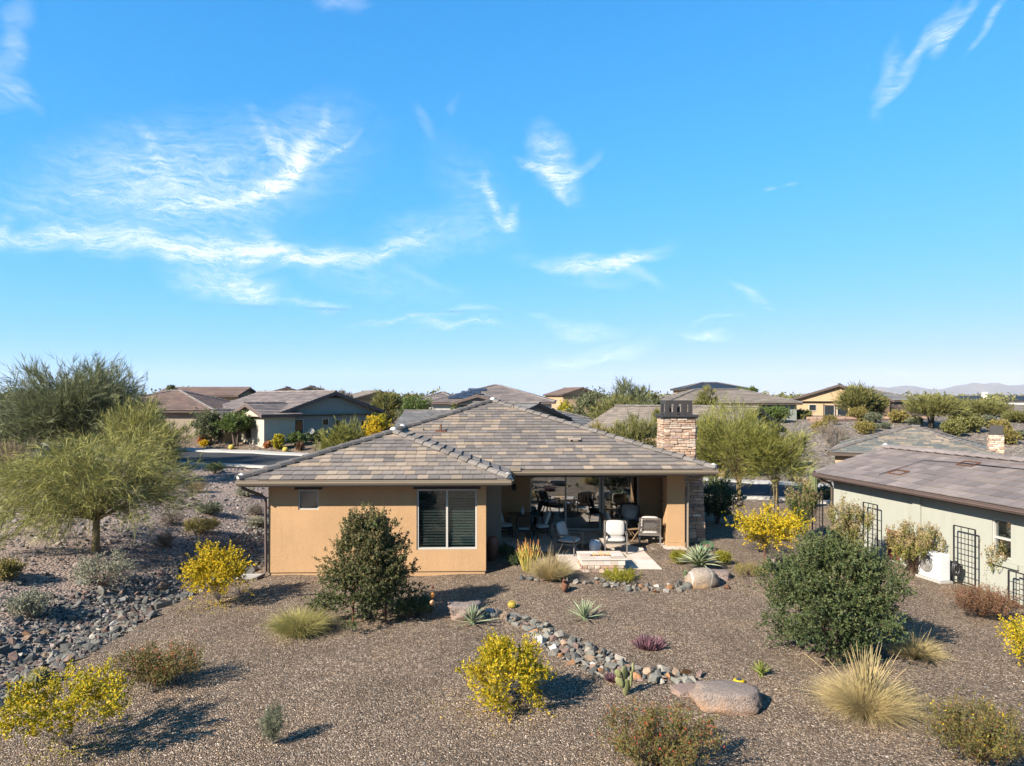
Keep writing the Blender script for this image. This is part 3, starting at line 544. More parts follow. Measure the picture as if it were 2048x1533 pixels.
class Roof:
    """roof planes laid with tiles; the nearest ones become objects, the others one mesh"""
    def __init__(s, house, deckmat, mats, weights, tw=.33, th=.36, seed=1, stagger=True, hb=.062):
        s.hb = hb; s.house, s.mats, s.w, s.tw, s.th = house, mats, weights, tw, th; s.rng = random.Random(seed); s.full = []; s.cut = MB(); s.deck = MB(); s.deckmat = deckmat; s.stagger = stagger
    def plane(s, pts, e0=0, drop=.03):
        """pts: 3D polygon whose edge pts[0]->pts[1] is the eave (counter-clockwise seen from above)"""
        P = [Vector(p) for p in pts]; U = (P[1] - P[0]).normalized(); Nn = (P[1] - P[0]).cross(P[2] - P[1]).normalized()
        if Nn.z < 0: Nn = -Nn
        Vv = Nn.cross(U); s.deck.poly(P, .05, Nn)
        poly = [((p - P[0]).dot(U), (p - P[0]).dot(Vv)) for p in P]
        ar = sum(poly[i][0] * poly[(i + 1) % len(poly)][1] - poly[(i + 1) % len(poly)][0] * poly[i][1] for i in range(len(poly)))
        if ar < 0: poly = poly[::-1]
        us = [p[0] for p in poly]; vmax = max(p[1] for p in poly); tw, th = s.tw, s.th
        i = 0; v = 0.0; last = 0
        while v < vmax:
            off = (s.rng.random() * tw if s.stagger else (i % 2) * tw / 2); u = min(us) - off
            while u < max(us):
                k = s.rng.choices(range(len(s.mats)), s.w)[0]
                if s.rng.random() < .35: k = last
                last = k
                rect = [(u + .003, v), (u + tw - .003, v), (u + tw - .003, v + th + .045), (u + .003, v + th + .045)]
                c = clip_poly(rect, poly)
                if len(c) >= 3 and area2(c) > .004:
                    o = P[0] + U * u + Vv * (v - (drop if i == 0 else 0))
                    if area2(c) > .99 * area2(rect) or (i == 0 and area2(c) > .985 * area2(rect)): s.full.append((o, U, Vv, Nn, k))
                    else:
                        top = []
                        for (a, b) in c:
                            h = s.hb - (s.hb - .016) * (b - v) / (th + .045); top.append(P[0] + U * a + Vv * b + Nn * h)
                        n = len(c); bot = [P[0] + U * a + Vv * b for a, b in c]
                        s.cut.mat(k).add(top + bot, [tuple(range(n))] + [(j, n + j, n + (j + 1) % n, (j + 1) % n) for j in range(n)])
                u += tw
            v += th; i += 1
    def finish(s, nobj=0, key=None):
        r = s.deck.build('roof', s.deckmat, s.house); fl = s.full
        if key: fl = sorted(fl, key=key)
        for (o, U, Vv, Nn, k) in fl[:nobj]:
            j = s.rng.gauss(0, .004); m = Matrix(((U.x, Vv.x, Nn.x, o.x), (U.y, Vv.y, Nn.y, o.y), (U.z, Vv.z, Nn.z, o.z), (0, 0, 0, 1)))
            m = m @ Matrix.Translation((0, s.rng.uniform(-.006, .006), s.rng.uniform(0, .006))) @ Matrix.Rotation(j, 4, 'Z')
            link('roof_tile', full_tile(s.tw, s.th, s.mats[k], s.hb), r, m)
        mb = s.cut
        for (o, U, Vv, Nn, k) in fl[nobj:]:
            hb, ht, v1, g = s.hb - .002 + s.rng.uniform(0, .006), .016, s.th + .045, .004
            q = lambda a, b, h: o + U * a + Vv * b + Nn * h
            mb.mat(k).add([q(g, 0, hb), q(s.tw - g, 0, hb), q(s.tw - g, v1, ht), q(g, v1, ht), q(g, 0, hb - .03), q(s.tw - g, 0, hb - .03), q(s.tw - g, v1, -.014), q(g, v1, -.014)],
                          [(0, 1, 2, 3), (4, 5, 1, 0), (5, 6, 2, 1), (7, 4, 0, 3), (7, 6, 5, 4)])
        o = mb.build('roof_tiles', s.mats, r); o['kind'] = 'stuff'
        return r
CAP_MESH = {}
def cap_mesh(mat, ln=.42, w=.15):
    key = (mat.name, ln, w)
    if key not in CAP_MESH:
        prof = [(-w, -.045), (-w * .72, .03), (-w * .25, .062), (w * .25, .062), (w * .72, .03), (w, -.045)]; vs = []
        for y, lift, sc in ((0, .035, 1.05), (ln + .04, .0, .92)):
            vs += [(x * sc, y, z + lift) for x, z in prof] + [(x * sc * .9, y, z + lift - .025) for x, z in prof]
        n = 6; fs = [(i, i + 1, 12 + i + 1, 12 + i) for i in range(5)] + [(6 + i + 1, 6 + i, 18 + i, 18 + i + 1) for i in range(5)]
        fs += [(i + 1, i, 6 + i, 6 + i + 1) for i in range(5)] + [(0, 12, 18, 6), (5, 11, 23, 17)]
        mb = MB(); mb.add(vs, fs); CAP_MESH[key] = mb.mesh('ridge_tile', mat)
    return CAP_MESH[key]
def caps(roof, a, b, mat, ln=.42, w=.15, objs=True, seed=0, lift=.075):
    """ridge tiles from the low end a to the high end b"""
    a, b = Vector(a), Vector(b); d = b - a; L = d.length; n = max(1, int(L / ln)); ln2 = L / n; d.normalize(); rr = random.Random(seed)
    x = d.cross(Vector((0, 0, 1))).normalized(); up = x.cross(d); me = cap_mesh(mat, ln, w); mb = MB()
    for i in range(n):
        o = a + d * (ln2 * i) + up * (lift + rr.uniform(-.005, .008)); m = Matrix(((x.x, d.x, up.x, o.x), (x.y, d.y, up.y, o.y), (x.z, d.z, up.z, o.z), (0, 0, 0, 1)))
        m = m @ Matrix.Rotation(rr.gauss(0, .02), 4, 'Z')
        if objs: link('ridge_tile', me, roof, m)
        else: mb.add([m @ v.co for v in me.vertices], [tuple(p.vertices) for p in me.polygons])
    if not objs: o = mb.build('ridge_tiles', mat, roof); o['kind'] = 'stuff'
def mortar_cap(roof, p, r=.13):
    mb = MB(); mb.lathe([(.02, -.06), (r, -.05), (r * .95, .03), (r * .6, .09), (.01, .115)], 12, p); mb.build('hip_end_cap', M['mortar_white'], roof, smooth=True)
def gutter(house, a, b, out, ztop, name='gutter', mat=None, h=.15, w=.12):
    """K-profile gutter along a->b (at the fascia), out = outward unit vector"""
    a, b, o = Vector(a), Vector(b), Vector(out); up = Vector((0, 0, 1))
    prof = [(0, 0), (w, 0), (w, -.02), (w - .012, -.035), (w - .012, -h * .55), (w * .55, -h), (0, -h)]
    vs = []
    for p in (a, b): vs += [tuple(p + o * x + up * (ztop - p.z + z)) for x, z in prof]
    n = len(prof); fs = [(i, (i + 1) % n, n + (i + 1) % n, n + i) for i in range(n)] + [tuple(range(n - 1, -1, -1)), tuple(range(n, 2 * n))]
    mb = MB(); mb.add(vs, fs); return mb.build(name, mat or M['gutter'], house)
def window(house, c, u, n, w, h, name='window', frame=None, glass=None, mull=1, depth=.10, blind=None, blind_top=0.0, fw=.05, rail=False):
    """window centred at c on a wall: u along the wall, n outward. frame part > pane, blind sub-parts"""
    c, u, n = Vector(c), Vector(u).normalized(), Vector(n).normalized(); up = Vector((0, 0, 1))
    Mx = Matrix(((u.x, -n.x, 0, c.x), (u.y, -n.y, 0, c.y), (0, 0, 1, c.z), (0, 0, 0, 1)))   # local x along, y inward, z up
    mb = MB(); o0 = -.03
    mb.box(-w / 2 - fw, w / 2 + fw, o0, depth, h / 2, h / 2 + fw, Mx); mb.box(-w / 2 - fw, w / 2 + fw, o0, depth, -h / 2 - fw, -h / 2, Mx)
    mb.box(-w / 2 - fw, -w / 2, o0, depth, -h / 2, h / 2, Mx); mb.box(w / 2, w / 2 + fw, o0, depth, -h / 2, h / 2, Mx)
    for i in range(1, mull + 0):
        x = -w / 2 + w * i / mull; mb.box(x - .03, x + .03, o0 + .01, depth, -h / 2, h / 2, Mx)
    if rail: mb.box(-w / 2, w / 2, o0 + .015, depth - .01, -.03, .03, Mx)
    f = mb.build(name, frame or M['frame_white'], house)
    nm = max(1, mull); pw = w / nm
    for i in range(nm):
        x0 = -w / 2 + pw * i; p = MB(); p.box(x0 + .005, x0 + pw - .005, .035, .043, -h / 2 + .005, h / 2 - .005, Mx); p.build('pane', glass or M['glass'], f)
        if blind:
            ns = int(h / .085)
            for k in range(ns):
                z = h / 2 - .045 - k * .085; s = MB(); bm = blind[i % len(blind)] if isinstance(blind, (list, tuple)) else blind
                T_ = Mx @ Matrix.Translation((x0 + pw / 2, .085, z)) @ Matrix.Rotation(R(50), 4, 'X'); s.box(-pw / 2 + .02, pw / 2 - .02, -.037, .037, -.002, .002, T_); s.build('blind_slat', bm, f)
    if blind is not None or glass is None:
        bk = MB(); bk.box(-w / 2, w / 2, .16, .17, -h / 2, h / 2, Mx); bk.build('dark_backing_sheet', M['shade_back'], f)  # near-black sheet close behind the glass, painted as the unlit room's darkness
    return f
# ------------------------------------------------------------------ main house
def wall_open(mb, x0, x1, z0, z1, y0, y1, holes):
    """wall slab in the xz plane between y0 and y1 with rectangular holes (x0,x1,z0,z1)"""
    xs = sorted({x0, x1, *[h[0] for h in holes], *[h[1] for h in holes]}); zs = sorted({z0, z1, *[h[2] for h in holes], *[h[3] for h in holes]})
    for i in range(len(xs) - 1):
        j = 0
        while j < len(zs) - 1:
            k = j
            def hole(q): return any(h[0] - 1e-6 <= xs[i] and xs[i + 1] <= h[1] + 1e-6 and h[2] - 1e-6 <= zs[q] and zs[q + 1] <= h[3] + 1e-6 for h in holes)
            if hole(j): j += 1; continue
            while k + 1 < len(zs) - 1 and not hole(k + 1): k += 1
            mb.box(xs[i], xs[i + 1], y0, y1, zs[j], zs[k + 1]); j = k + 1
STONE_MESH = []
def stone_meshes():
    if STONE_MESH: return STONE_MESH
    rr = random.Random(8)
    for m in M['stones']:
        for k in range(4):
            bm = bmesh.new(); bmesh.ops.create_cube(bm, size=1)
            for v in bm.verts: v.co += Vector((rr.uniform(-.06, .06), rr.uniform(-.12, .12), rr.uniform(-.12, .12)))
            bmesh.ops.bevel(bm, geom=bm.edges[:], offset=.12, segments=1, affect='EDGES', profile=.6)
            me = bpy.data.meshes.new('stone'); bm.to_mesh(me); bm.free(); me.materials.append(m); STONE_MESH.append(me)
    return STONE_MESH
def clad(parent, o, u, n, w, h, rr, rows=(.06, .13), lens=(.18, .48), depth=.07, name='stone', taper=None):
    """lay ledge stones over a wall face: o lower corner, u along, n outward"""
    o, u, n = Vector(o), Vector(u), Vector(n); up = Vector((0, 0, 1)); z = 0; ms = stone_meshes(); c = 0
    while z < h - .02:
        rh = min(rr.uniform(*rows), h - z); x = -rr.uniform(0, .1)
        ww = w if taper is None else w + (taper - w) * z / h
        while x < ww - .02:
            l = rr.uniform(*lens); a, b = max(0, x), min(ww, x + l)
            if b - a > .03:
                d = depth * rr.uniform(.7, 1.5); p = o + u * ((a + b) / 2) + up * (z + rh / 2) + n * (d / 2 - .02)
                m = Matrix(((u.x * (b - a - .008), -n.x * d, 0, p.x), (u.y * (b - a - .008), -n.y * d, 0, p.y), (0, 0, rh - .008, p.z), (0, 0, 0, 1)))
                link(name, rr.choice(ms), parent, m); c += 1
            x += l
        z += rh
    return c

HOUSE = empty('house', (-4.08, 20.8, 0), R(1.8), 'peach stucco ranch house with grey and tan tiled hip roof, patio and stone chimney', 'house')
EZ, PT = 3.0, .297
def main_house():
    H = HOUSE; up = Vector((0, 0, 1))
    def rz(d): return EZ + PT * d
    wxl, wxr, mxr, my, back = -4.03, 4.03, 11.12, 2.66, 19.0
    mcx = (wxl + mxr) / 2; mr = (mxr - wxl) / 2; apy = my + mr; wr = 4.03
    rf = Roof(H, M['fascia'], M['tiles'], [3.4, 2.8, 2.0, 1.7, .9], .335, .335, seed=4)
    rf.plane([(wxl, 0, EZ), (wxr, 0, EZ), (0, wr, rz(wr))])
    rf.plane([(wxr, my, EZ), (mxr, my, EZ), (mcx, apy, rz(mr)), (0, my + wxr, rz(wxr))])
    rf.plane([(wxr, 0, EZ), (wxr, my, EZ), (0, my + wxr, rz(wr)), (0, wr, rz(wr))])
    rf.plane([(wxl, back, EZ), (wxl, 0, EZ), (0, wr, rz(wr)), (0, my + wxr, rz(wr)), (mcx, apy, rz(mr)), (mcx, back - mr * .3, rz(mr))])
    rf.plane([(mxr, my, EZ), (mxr, back, EZ), (mcx, back - mr * .3, rz(mr)), (mcx, apy, rz(mr))])
    rf.plane([(mxr, back, EZ), (wxl, back, EZ), (mcx, back - mr * .3, rz(mr))])
    Hm = Matrix.Rotation(R(1.8), 4, 'Z')
    front = lambda t: (0 if t[3].y < -.1 else 1, t[0].y)
    roof = rf.finish(300, front)
    caps(roof, (wxl, 0, EZ), (0, wr, rz(wr)), M['cap'], seed=1); caps(roof, (wxr, 0, EZ), (0, wr, rz(wr)), M['cap'], seed=2)
    caps(roof, (0, wr + .2, rz(wr)), (0, my + wxr, rz(wr) + .005), M['cap'], seed=3)
    caps(roof, (mxr, my, EZ), (mcx, apy, rz(mr)), M['cap'], seed=4); caps(roof, (0, my + wxr, rz(wr)), (mcx, apy, rz(mr)), M['cap'], seed=5)
    caps(roof, (mcx, apy + .2, rz(mr)), (mcx, back - mr * .3, rz(mr) + .005), M['cap'], seed=6, objs=False)
    for p in ((wxl + .08, .08, EZ + .09), (wxr - .08, .08, EZ + .09), (0, wr, rz(wr) + .1), (mxr - .08, my + .08, EZ + .09), (mcx, apy, rz(mr) + .1), (-.0, my + wxr - .1, rz(wr) + .1)): mortar_cap(roof, p)
    # roof vents and pipe
    def on_front(x, y): return Vector((x, y, rz(y - my)))
    def vent_hood(x, y, holes=2):
        p = on_front(x, y); mb = MB(); a = math.atan(PT); Mx = Matrix.Translation(p) @ Matrix.Rotation(a, 4, 'X')
        mb.box(-.24, .24, -.13, .17, .03, .075, Mx); mb.box(-.20, .20, -.155, .0, .06, .13, Mx); v = mb.build('roof_vent', M['tiles'][3], roof)
        for s in (-1, 1):
            d = MB(); d.box(s * .15 - .045, s * .15 + .045, -.162, -.14, .07, .12, Mx); d.build('vent_opening', M['metal_black'], v)
    vent_hood(6.62, 5.35); vent_hood(7.0, 5.35) if False else None
    for (x, y, hgt) in ((1.52, 6.35, .32), (.62, 6.6, .1), (4.4, 9.15, .16)):
        p = on_front(x, y); mb = MB(); mb.tube([p, p + up * hgt], .035, 8); mb.box(p.x - .2, p.x + .2, p.y - .15, p.y + .12, p.z - .02, p.z + .075)
        mb.build('vent_pipe', M['rust'] if hgt > .2 else M['tiles'][3], roof)
    # eaves
    mb = MB()
    mb.box(wxl, wxr, .025, .06, 2.80, EZ - .055); mb.box(wxr - .06, wxr - .025, .06, my, 2.80, EZ - .055); mb.box(wxr - .03, mxr, my + .025, my + .06, 2.80, EZ - .055)
    mb.box(mxr - .06, mxr - .025, my + .06, back, 2.80, EZ - .055); mb.box(wxl + .025, wxl + .06, .06, back, 2.80, EZ - .055)
    mb.build('fascia', M['gutter'], H)
    mb = MB(); mb.box(wxl + .06, wxr - .06, .06, 4.0, 2.855, 2.875); mb.box(-3.3, mxr - .06, 4.0, back, 2.855, 2.875); mb.box(wxr - .06, mxr - .06, my + .06, 4.0, 2.852, 2.872); mb.box(wxl + .06, -3.3, 4.0, back, 2.85, 2.87)
    mb.build('soffit', M['soffit'], H)
    gutter(H, (wxl - .03, .02, 0), (wxr + .03, .02, 0), (0, -1, 0), 3.0); gutter(H, (wxr + .13, my + .02, 0), (mxr + .05, my + .02, 0), (0, -1, 0), 3.0)
    gutter(H, (wxr - .02, .0, 0), (wxr - .02, my - .1, 0), (1, 0, 0), 2.99)
    # valley flashing box where the two gutters meet
    mb = MB(); mb.box(wxr + .08, wxr + .42, my - .12, my + .0, 2.98, 3.10); mb.build('valley_flashing', M['gutter'], H)
    # walls
    y0 = .66; small = (-2.43, -1.81, 2.02, 2.63); big = (1.17, 3.03, .77, 2.64)
    mb = MB(); wall_open(mb, -3.33, 3.30, .11, 2.856, y0, y0 + .18, [small, big]); mb.build('wall', M['stucco'], H)
    mb = MB(); mb.box(-3.30, 3.27, y0 + .02, y0 + .18, -.2, .105); mb.build('plinth', M['stucco'], H)
    mb = MB(); mb.box(-3.332, 3.302, y0 + .0, y0 + .1, .096, .109); mb.build('weep_screed', M['darkwood'], H)
    mb = MB(); mb.box(-3.33, -3.15, y0 + .185, 18.4, -.1, 2.85); mb.box(3.12, 3.30, y0 + .185, 3.9, -.1, 2.85); mb.box(-3.33, 10.9, 18.4, 18.6, -.1, 2.85); mb.box(10.72, 10.9, 7.2, 18.39, -.1, 2.85)
    mb.build('side_walls', M['stucco'], H)
    mb = MB(); mb.box(3.12, 3.83, 3.93, 4.25, 0, 2.85); mb.box(3.65, 3.83, 4.255, 6.9, 0, 2.85); mb.build('patio_pillar', M['stucco_taupe'], H)  # taupe in place of peach: the pillar's shade is put into its colour
    door = (5.02, 9.38, .17, 2.60)
    mb = MB(); wall_open(mb, 3.65, 10.9, 0, 2.85, 6.93, 7.11, [door]); mb.build('patio_wall', M['stucco'], H)
    mb = MB(); mb.box(9.72, 10.35, 3.78, 4.40, .30, 2.852); mb.build('column', M['stucco'], H)
    mb = MB(); mb.box(9.70, 10.37, 3.76, 4.42, .05, .295); mb.build('column_base', M['stucco'], H)
    mb = MB(); mb.box(3.84, 9.715, 3.86, 4.12, 2.62, 2.85); mb.build('patio_beam', M['fascia'], H)
    mb = MB(); mb.box(10.36, 10.40, 3.95, 4.05, .2, 2.6); mb.build('column_pipe_cover', M['frame_white'], H)
    # windows
    window(H, ((small[0] + small[1]) / 2, y0 + .06, (small[2] + small[3]) / 2), (1, 0, 0), (0, -1, 0), .54, .53, fw=.04)
    window(H, ((big[0] + big[1]) / 2, y0 + .06, (big[2] + big[3]) / 2), (1, 0, 0), (0, -1, 0), 1.74, 1.75, mull=2, blind=[M['blind_dark'], M['blind']], fw=.055)
    for a, b in ((small[0] - .1, small[1] + .1), (big[0] - .1, big[1] + .1)):
        mb = MB(); mb.box(a, b, y0 - .06, y0 - .002, 2.645, 2.76); mb.build('window_header', M['darkwood'], H)
    # sliding doors
    dm = MB(); dx = [(5.02, 5.07), (6.42, 6.48), (7.78, 7.86), (7.90, 7.98), (9.33, 9.38)]
    for a, b in dx: dm.box(a, b, 6.96, 7.06, .17, 2.60)
    dm.box(5.07, 9.33, 6.961, 7.061, 2.55, 2.60); dm.box(5.07, 9.33, 6.95, 7.07, .17, .22)
    dr = dm.build('sliding_door', M['frame_white'], H)
    for a, b in ((5.07, 6.42), (6.48, 7.78), (7.98, 9.33)):
        p = MB(); p.box(a, b, 7.0, 7.012, .22, 2.55); p.build('pane', M['glass_patio'], dr)
    # room behind the doors
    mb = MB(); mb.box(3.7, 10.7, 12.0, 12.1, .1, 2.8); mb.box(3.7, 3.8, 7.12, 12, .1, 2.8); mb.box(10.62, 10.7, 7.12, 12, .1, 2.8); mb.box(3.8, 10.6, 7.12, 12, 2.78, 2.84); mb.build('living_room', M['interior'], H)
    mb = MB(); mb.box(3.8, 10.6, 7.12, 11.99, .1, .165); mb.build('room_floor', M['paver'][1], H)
    for x0, x1 in ((8.95, 9.22),):
        mb = MB()
        for k in range(9):
            a = x0 + (x1 - x0) * k / 9; mb.box(a, a + .035, 7.2 + .03 * (k % 2), 7.23 + .03 * (k % 2), .2, 2.55)
        mb.build('curtain', M['stucco_cream'], H)
    # fireplace mass and chimney
    ch = MB(); rr = random.Random(3)
    fx0, fx1, fy0, fy1 = 10.30, 11.36, 4.62, 6.90
    ch.add([(fx0, fy0, 0), (fx1, fy0, 0), (fx1 - .14, fy0, 2.86), (fx0, fy0, 2.86), (fx0, fy1, 0), (fx1, fy1, 0), (fx1 - .14, fy1, 2.86), (fx0, fy1, 2.86)],
           [(0, 1, 2, 3), (5, 4, 7, 6), (4, 0, 3, 7), (1, 5, 6, 2), (3, 2, 6, 7)])
    cx0, cx1, cy0, cy1 = 9.83, 10.99, 4.66, 5.55; ztop = 4.68
    ch.box(cx0, cx1, cy0, cy1, 2.9, ztop); c = ch.build('chimney', M['mortar'], H)
    clad(c, (fx0, fy0, .05), (1, 0, 0), (0, -1, 0), fx1 - fx0, 2.78, rr, rows=(.09, .16), lens=(.22, .5), taper=fx1 - fx0 - .14)
    clad(c, (fx0, fy1, .2), (0, -1, 0), (-1, 0, 0), fy1 - fy0 + .0, 2.62, rr, rows=(.09, .16), lens=(.25, .55))
    clad(c, (cx0, cy0, 3.1), (1, 0, 0), (0, -1, 0), cx1 - cx0, ztop - 3.1, rr); clad(c, (cx0, cy1, 3.3), (0, -1, 0), (-1, 0, 0), cy1 - cy0, ztop - 3.3, rr)
    clad(c, (cx1, cy0, 3.1), (0, 1, 0), (1, 0, 0), cy1 - cy0, ztop - 3.1, rr)
    mb = MB(); mb.box(cx0 - .07, cx1 + .07, cy0 - .09, cy1 + .07, ztop, ztop + .06); mb.box(cx0 - .11, cx1 + .11, cy0 - .13, cy1 + .11, ztop + .062, ztop + .13); mb.build('chimney_cap', M['metal_dark'], c)
    sx0, sx1, sy0, sy1, z0, z1 = cx0 + .07, cx1 - .10, cy0 + .02, cy1 - .05, ztop + .135, ztop + .66; mb = MB()
    for (xa, xb, ya, yb) in ((sx0, sx1, sy0, sy0 + .03), (sx0, sx1, sy1 - .03, sy1), (sx0, sx0 + .03, sy0 + .03, sy1 - .03), (sx1 - .03, sx1, sy0 + .03, sy1 - .03)):
        mb.box(xa, xb, ya, yb, z1 - .13, z1); mb.box(xa, xb, ya, yb, z0 + .03, z0 + .09)
    for i in range(4):
        for yy in (sy0 - .002, sy1 - .03):
            x = sx0 + (sx1 - sx0 - .13) * i / 3; mb.box(x, x + .13, yy, yy + .032, z0, z1 - .131)
    for i in range(3):
        for xx in (sx0 - .002, sx1 - .03):
            y = sy0 + .05 + (sy1 - sy0 - .2) * i / 2; mb.box(xx, xx + .032, y, y + .11, z0, z1 - .131)
    mb.build('chimney_shroud', M['metal_dark'], c)
    mb = MB(); mb.tube([((cx0 + cx1) / 2, (cy0 + cy1) / 2, z0 - .02), ((cx0 + cx1) / 2, (cy0 + cy1) / 2, z0 + .3)], .13, 14); mb.build('flue', M['metal_black'], c)
    # downspouts
    mb = MB(); mb.tube([(-3.95, .0, 2.88), (-3.93, .02, 2.80), (-3.75, .22, 2.66), (-3.5, .5, 2.5), (-3.40, .6, 2.38), (-3.39, .62, .16), (-3.43, .52, .07), (-3.55, .2, .05)], .045, 6); mb.build('downspout', M['fascia_rose'], H)
    mb = MB(); mb.tube([(10.78, 2.72, 2.86), (10.72, 2.95, 2.74), (10.52, 3.5, 2.55), (10.46, 3.75, 2.4), (10.46, 3.78, .12)], .045, 6); mb.build('downspout', M['gutter'], H)
    # wall lantern on the patio, hose bib
    mb = MB(); mb.lathe([(.05, 0), (.08, .04), (.08, .2), (.03, .27)], 8, (4.4, 6.86, 1.75)); mb.build('wall_lantern', M['metal_black'], H)
main_house()

# splash block under the downspout
mb = MB(); mb.box(-.28, .28, -.13, .13, 0, .05); mb.box(-.28, .28, -.13, -.09, .051, .10); mb.box(-.28, .28, .09, .13, .051, .10); mb.box(.24, .28, -.089, .089, .051, .09)
o = mb.build('splash_block', M['concrete'], bevel=.01); o.location = (-7.9, 21.22, float(T(-7.9, 21.22)) + .0); o.rotation_euler = (0, 0, R(4)); tag(o, 'white concrete splash block under the downspout at the house corner', 'splash block')

# ------------------------------------------------------------------ patio
def L2W(x, y, z=0):
    return HOUSE.matrix_basis @ Vector((x, y, z)) if False else Vector((-4.08 + x * math.cos(R(1.8)) - y * math.sin(R(1.8)), 20.8 + x * math.sin(R(1.8)) + y * math.cos(R(1.8)), z))
def W2L(X, Y):
    dx, dy = X + 4.08, Y - 20.8; c, s = math.cos(R(1.8)), math.sin(R(1.8)); return dx * c + dy * s, -dx * s + dy * c
def patio():
    rr = random.Random(12); base = MB(); base.box(5.62, 8.73, .55, 3.25, -.2, .135); base.box(3.84, 10.29, 3.251, 6.92, -.2, .135)
    P = base.build('patio', M['mortar']); P.location = HOUSE.location; P.rotation_euler = HOUSE.rotation_euler; tag(P, kind='structure')
    cache = {}
    def lay(x0, x1, y0, y1):
        unit = .305; nx, ny = max(1, round((x1 - x0) / unit)), max(1, round((y1 - y0) / unit)); ux, uy = (x1 - x0) / nx, (y1 - y0) / ny; used = set()
        for j in range(ny):
            for i in range(nx):
                if (i, j) in used: continue
                opts = [(2, 2), (2, 1), (1, 2), (1, 1), (3, 2), (2, 3)]; rr.shuffle(opts)
                for (a, b) in opts + [(1, 1)]:
                    cells = [(i + p, j + q) for p in range(a) for q in range(b)]
                    if all(c not in used and c[0] < nx and c[1] < ny for c in cells): break
                used.update(cells); k = (a, b, rr.randrange(4), round(ux, 4), round(uy, 4))
                if k not in cache:
                    mb = MB(); mb.box(.004, a * ux - .004, .004, b * uy - .004, -.02, .036); cache[k] = mb.mesh('paver', M['paver'][k[2]])
                link('paver', cache[k], P, Matrix.Translation((x0 + i * ux, y0 + j * uy, .135 + rr.uniform(-.002, .003))))
    lay(5.62, 8.73, .55, 3.25); lay(3.84, 10.29, 3.25, 6.92)
patio()
PZ = .171
def fire_pit():
    x, y = 6.88, .28; w = L2W(x, y, .0); r = empty('fire_pit', (w.x, w.y, .10), R(1.8), 'rectangular stone fire pit with travertine top and low gas flames', 'fire pit'); rr = random.Random(2)
    core = MB(); core.box(-.64, .64, .04, 1.0, .0, .24); core.build('core', M['mortar'], r)
    b = MB(); b.box(-.66, .66, .02, 1.02, .242, .40); band = b.build('tile_band', M['paver'][2], r)
    for i in range(6):
        t = MB(); a = -.66 + i * .22; t.box(a + .003, a + .217, .006, .019, .245, .398); t.build('band_tile', M['paver'][rr.randrange(4)], band)
    for i in range(5):
        a = .02 + i * .2
        for s in (-1, 1):
            t = MB(); xx = s * .667; t.box(min(xx, xx - s * .006), max(xx, xx - s * .006), a + .003, a + .197, .245, .398); t.build('band_tile', M['paver'][rr.randrange(4)], band)
    clad(r, (-.64, .04, .0), (1, 0, 0), (0, -1, 0), 1.28, .24, rr, rows=(.11, .13), lens=(.16, .28), depth=.05)
    clad(r, (-.64, 1.0, .0), (0, -1, 0), (-1, 0, 0), .96, .24, rr, rows=(.11, .13), lens=(.16, .28), depth=.05); clad(r, (.64, .04, .0), (0, 1, 0), (1, 0, 0), .96, .24, rr, rows=(.11, .13), lens=(.16, .28), depth=.05)
    t = MB(); X0, X1, Y0, Y1, hx, hy0, hy1 = -.70, .70, -.02, 1.06, .34, .36, .72
    t.box(X0, X1, Y0, hy0, .402, .445); t.box(X0, X1, hy1, Y1, .402, .445); t.box(X0, -hx, hy0, hy1, .402, .445); t.box(hx, X1, hy0, hy1, .402, .445); t.build('coping', M['paver'][2], r)
    for (xa, xb, ya, yb, k) in ((X0, -.25, Y0, hy0, 0), (-.25, .22, Y0, hy0, 2), (.22, X1, Y0, hy0, 1), (X0, -hx, hy0, hy1, 3), (hx, X1, hy0, hy1, 2), (X0, -.1, hy1, Y1, 2), (-.1, X1, hy1, Y1, 0)):
        c = MB(); c.box(xa + .004, xb - .004, ya + .004, yb - .004, .446, .452); c.build('coping_slab', M['paver'][k], r)
    l = MB()
    for i in range(120):
        p = Vector((rr.uniform(-.32, .32), rr.uniform(.38, .70), .405 + rr.uniform(0, .02))); s = rr.uniform(.015, .03)
        l.add([p + Vector((s, 0, 0)), p + Vector((0, s, 0)), p + Vector((-s, 0, 0)), p + Vector((0, -s, 0)), p + Vector((0, 0, s)), p + Vector((0, 0, -s))], [(0, 1, 4), (1, 2, 4), (2, 3, 4), (3, 0, 4), (1, 0, 5), (2, 1, 5), (3, 2, 5), (0, 3, 5)])
    lo = l.build('lava_rock', M['lava'], r); lo['kind'] = 'stuff'
    for i, (fx, h) in enumerate(((-.24, .17), (-.17, .10), (-.06, .15), (.0, .19), (.06, .13), (.17, .12), (.24, .16))):
        f = MB(); fy = .54 + rr.uniform(-.08, .08); pts = [(fx, fy, .41), (fx + .012, fy, .41 + h * .35), (fx - .008, fy + .01, .41 + h * .7), (fx + .01, fy, .41 + h)]; f.tube(pts, [.02, .026, .014, .002], 7, False); f.build('flame', M['flame'], r, smooth=True)
fire_pit()

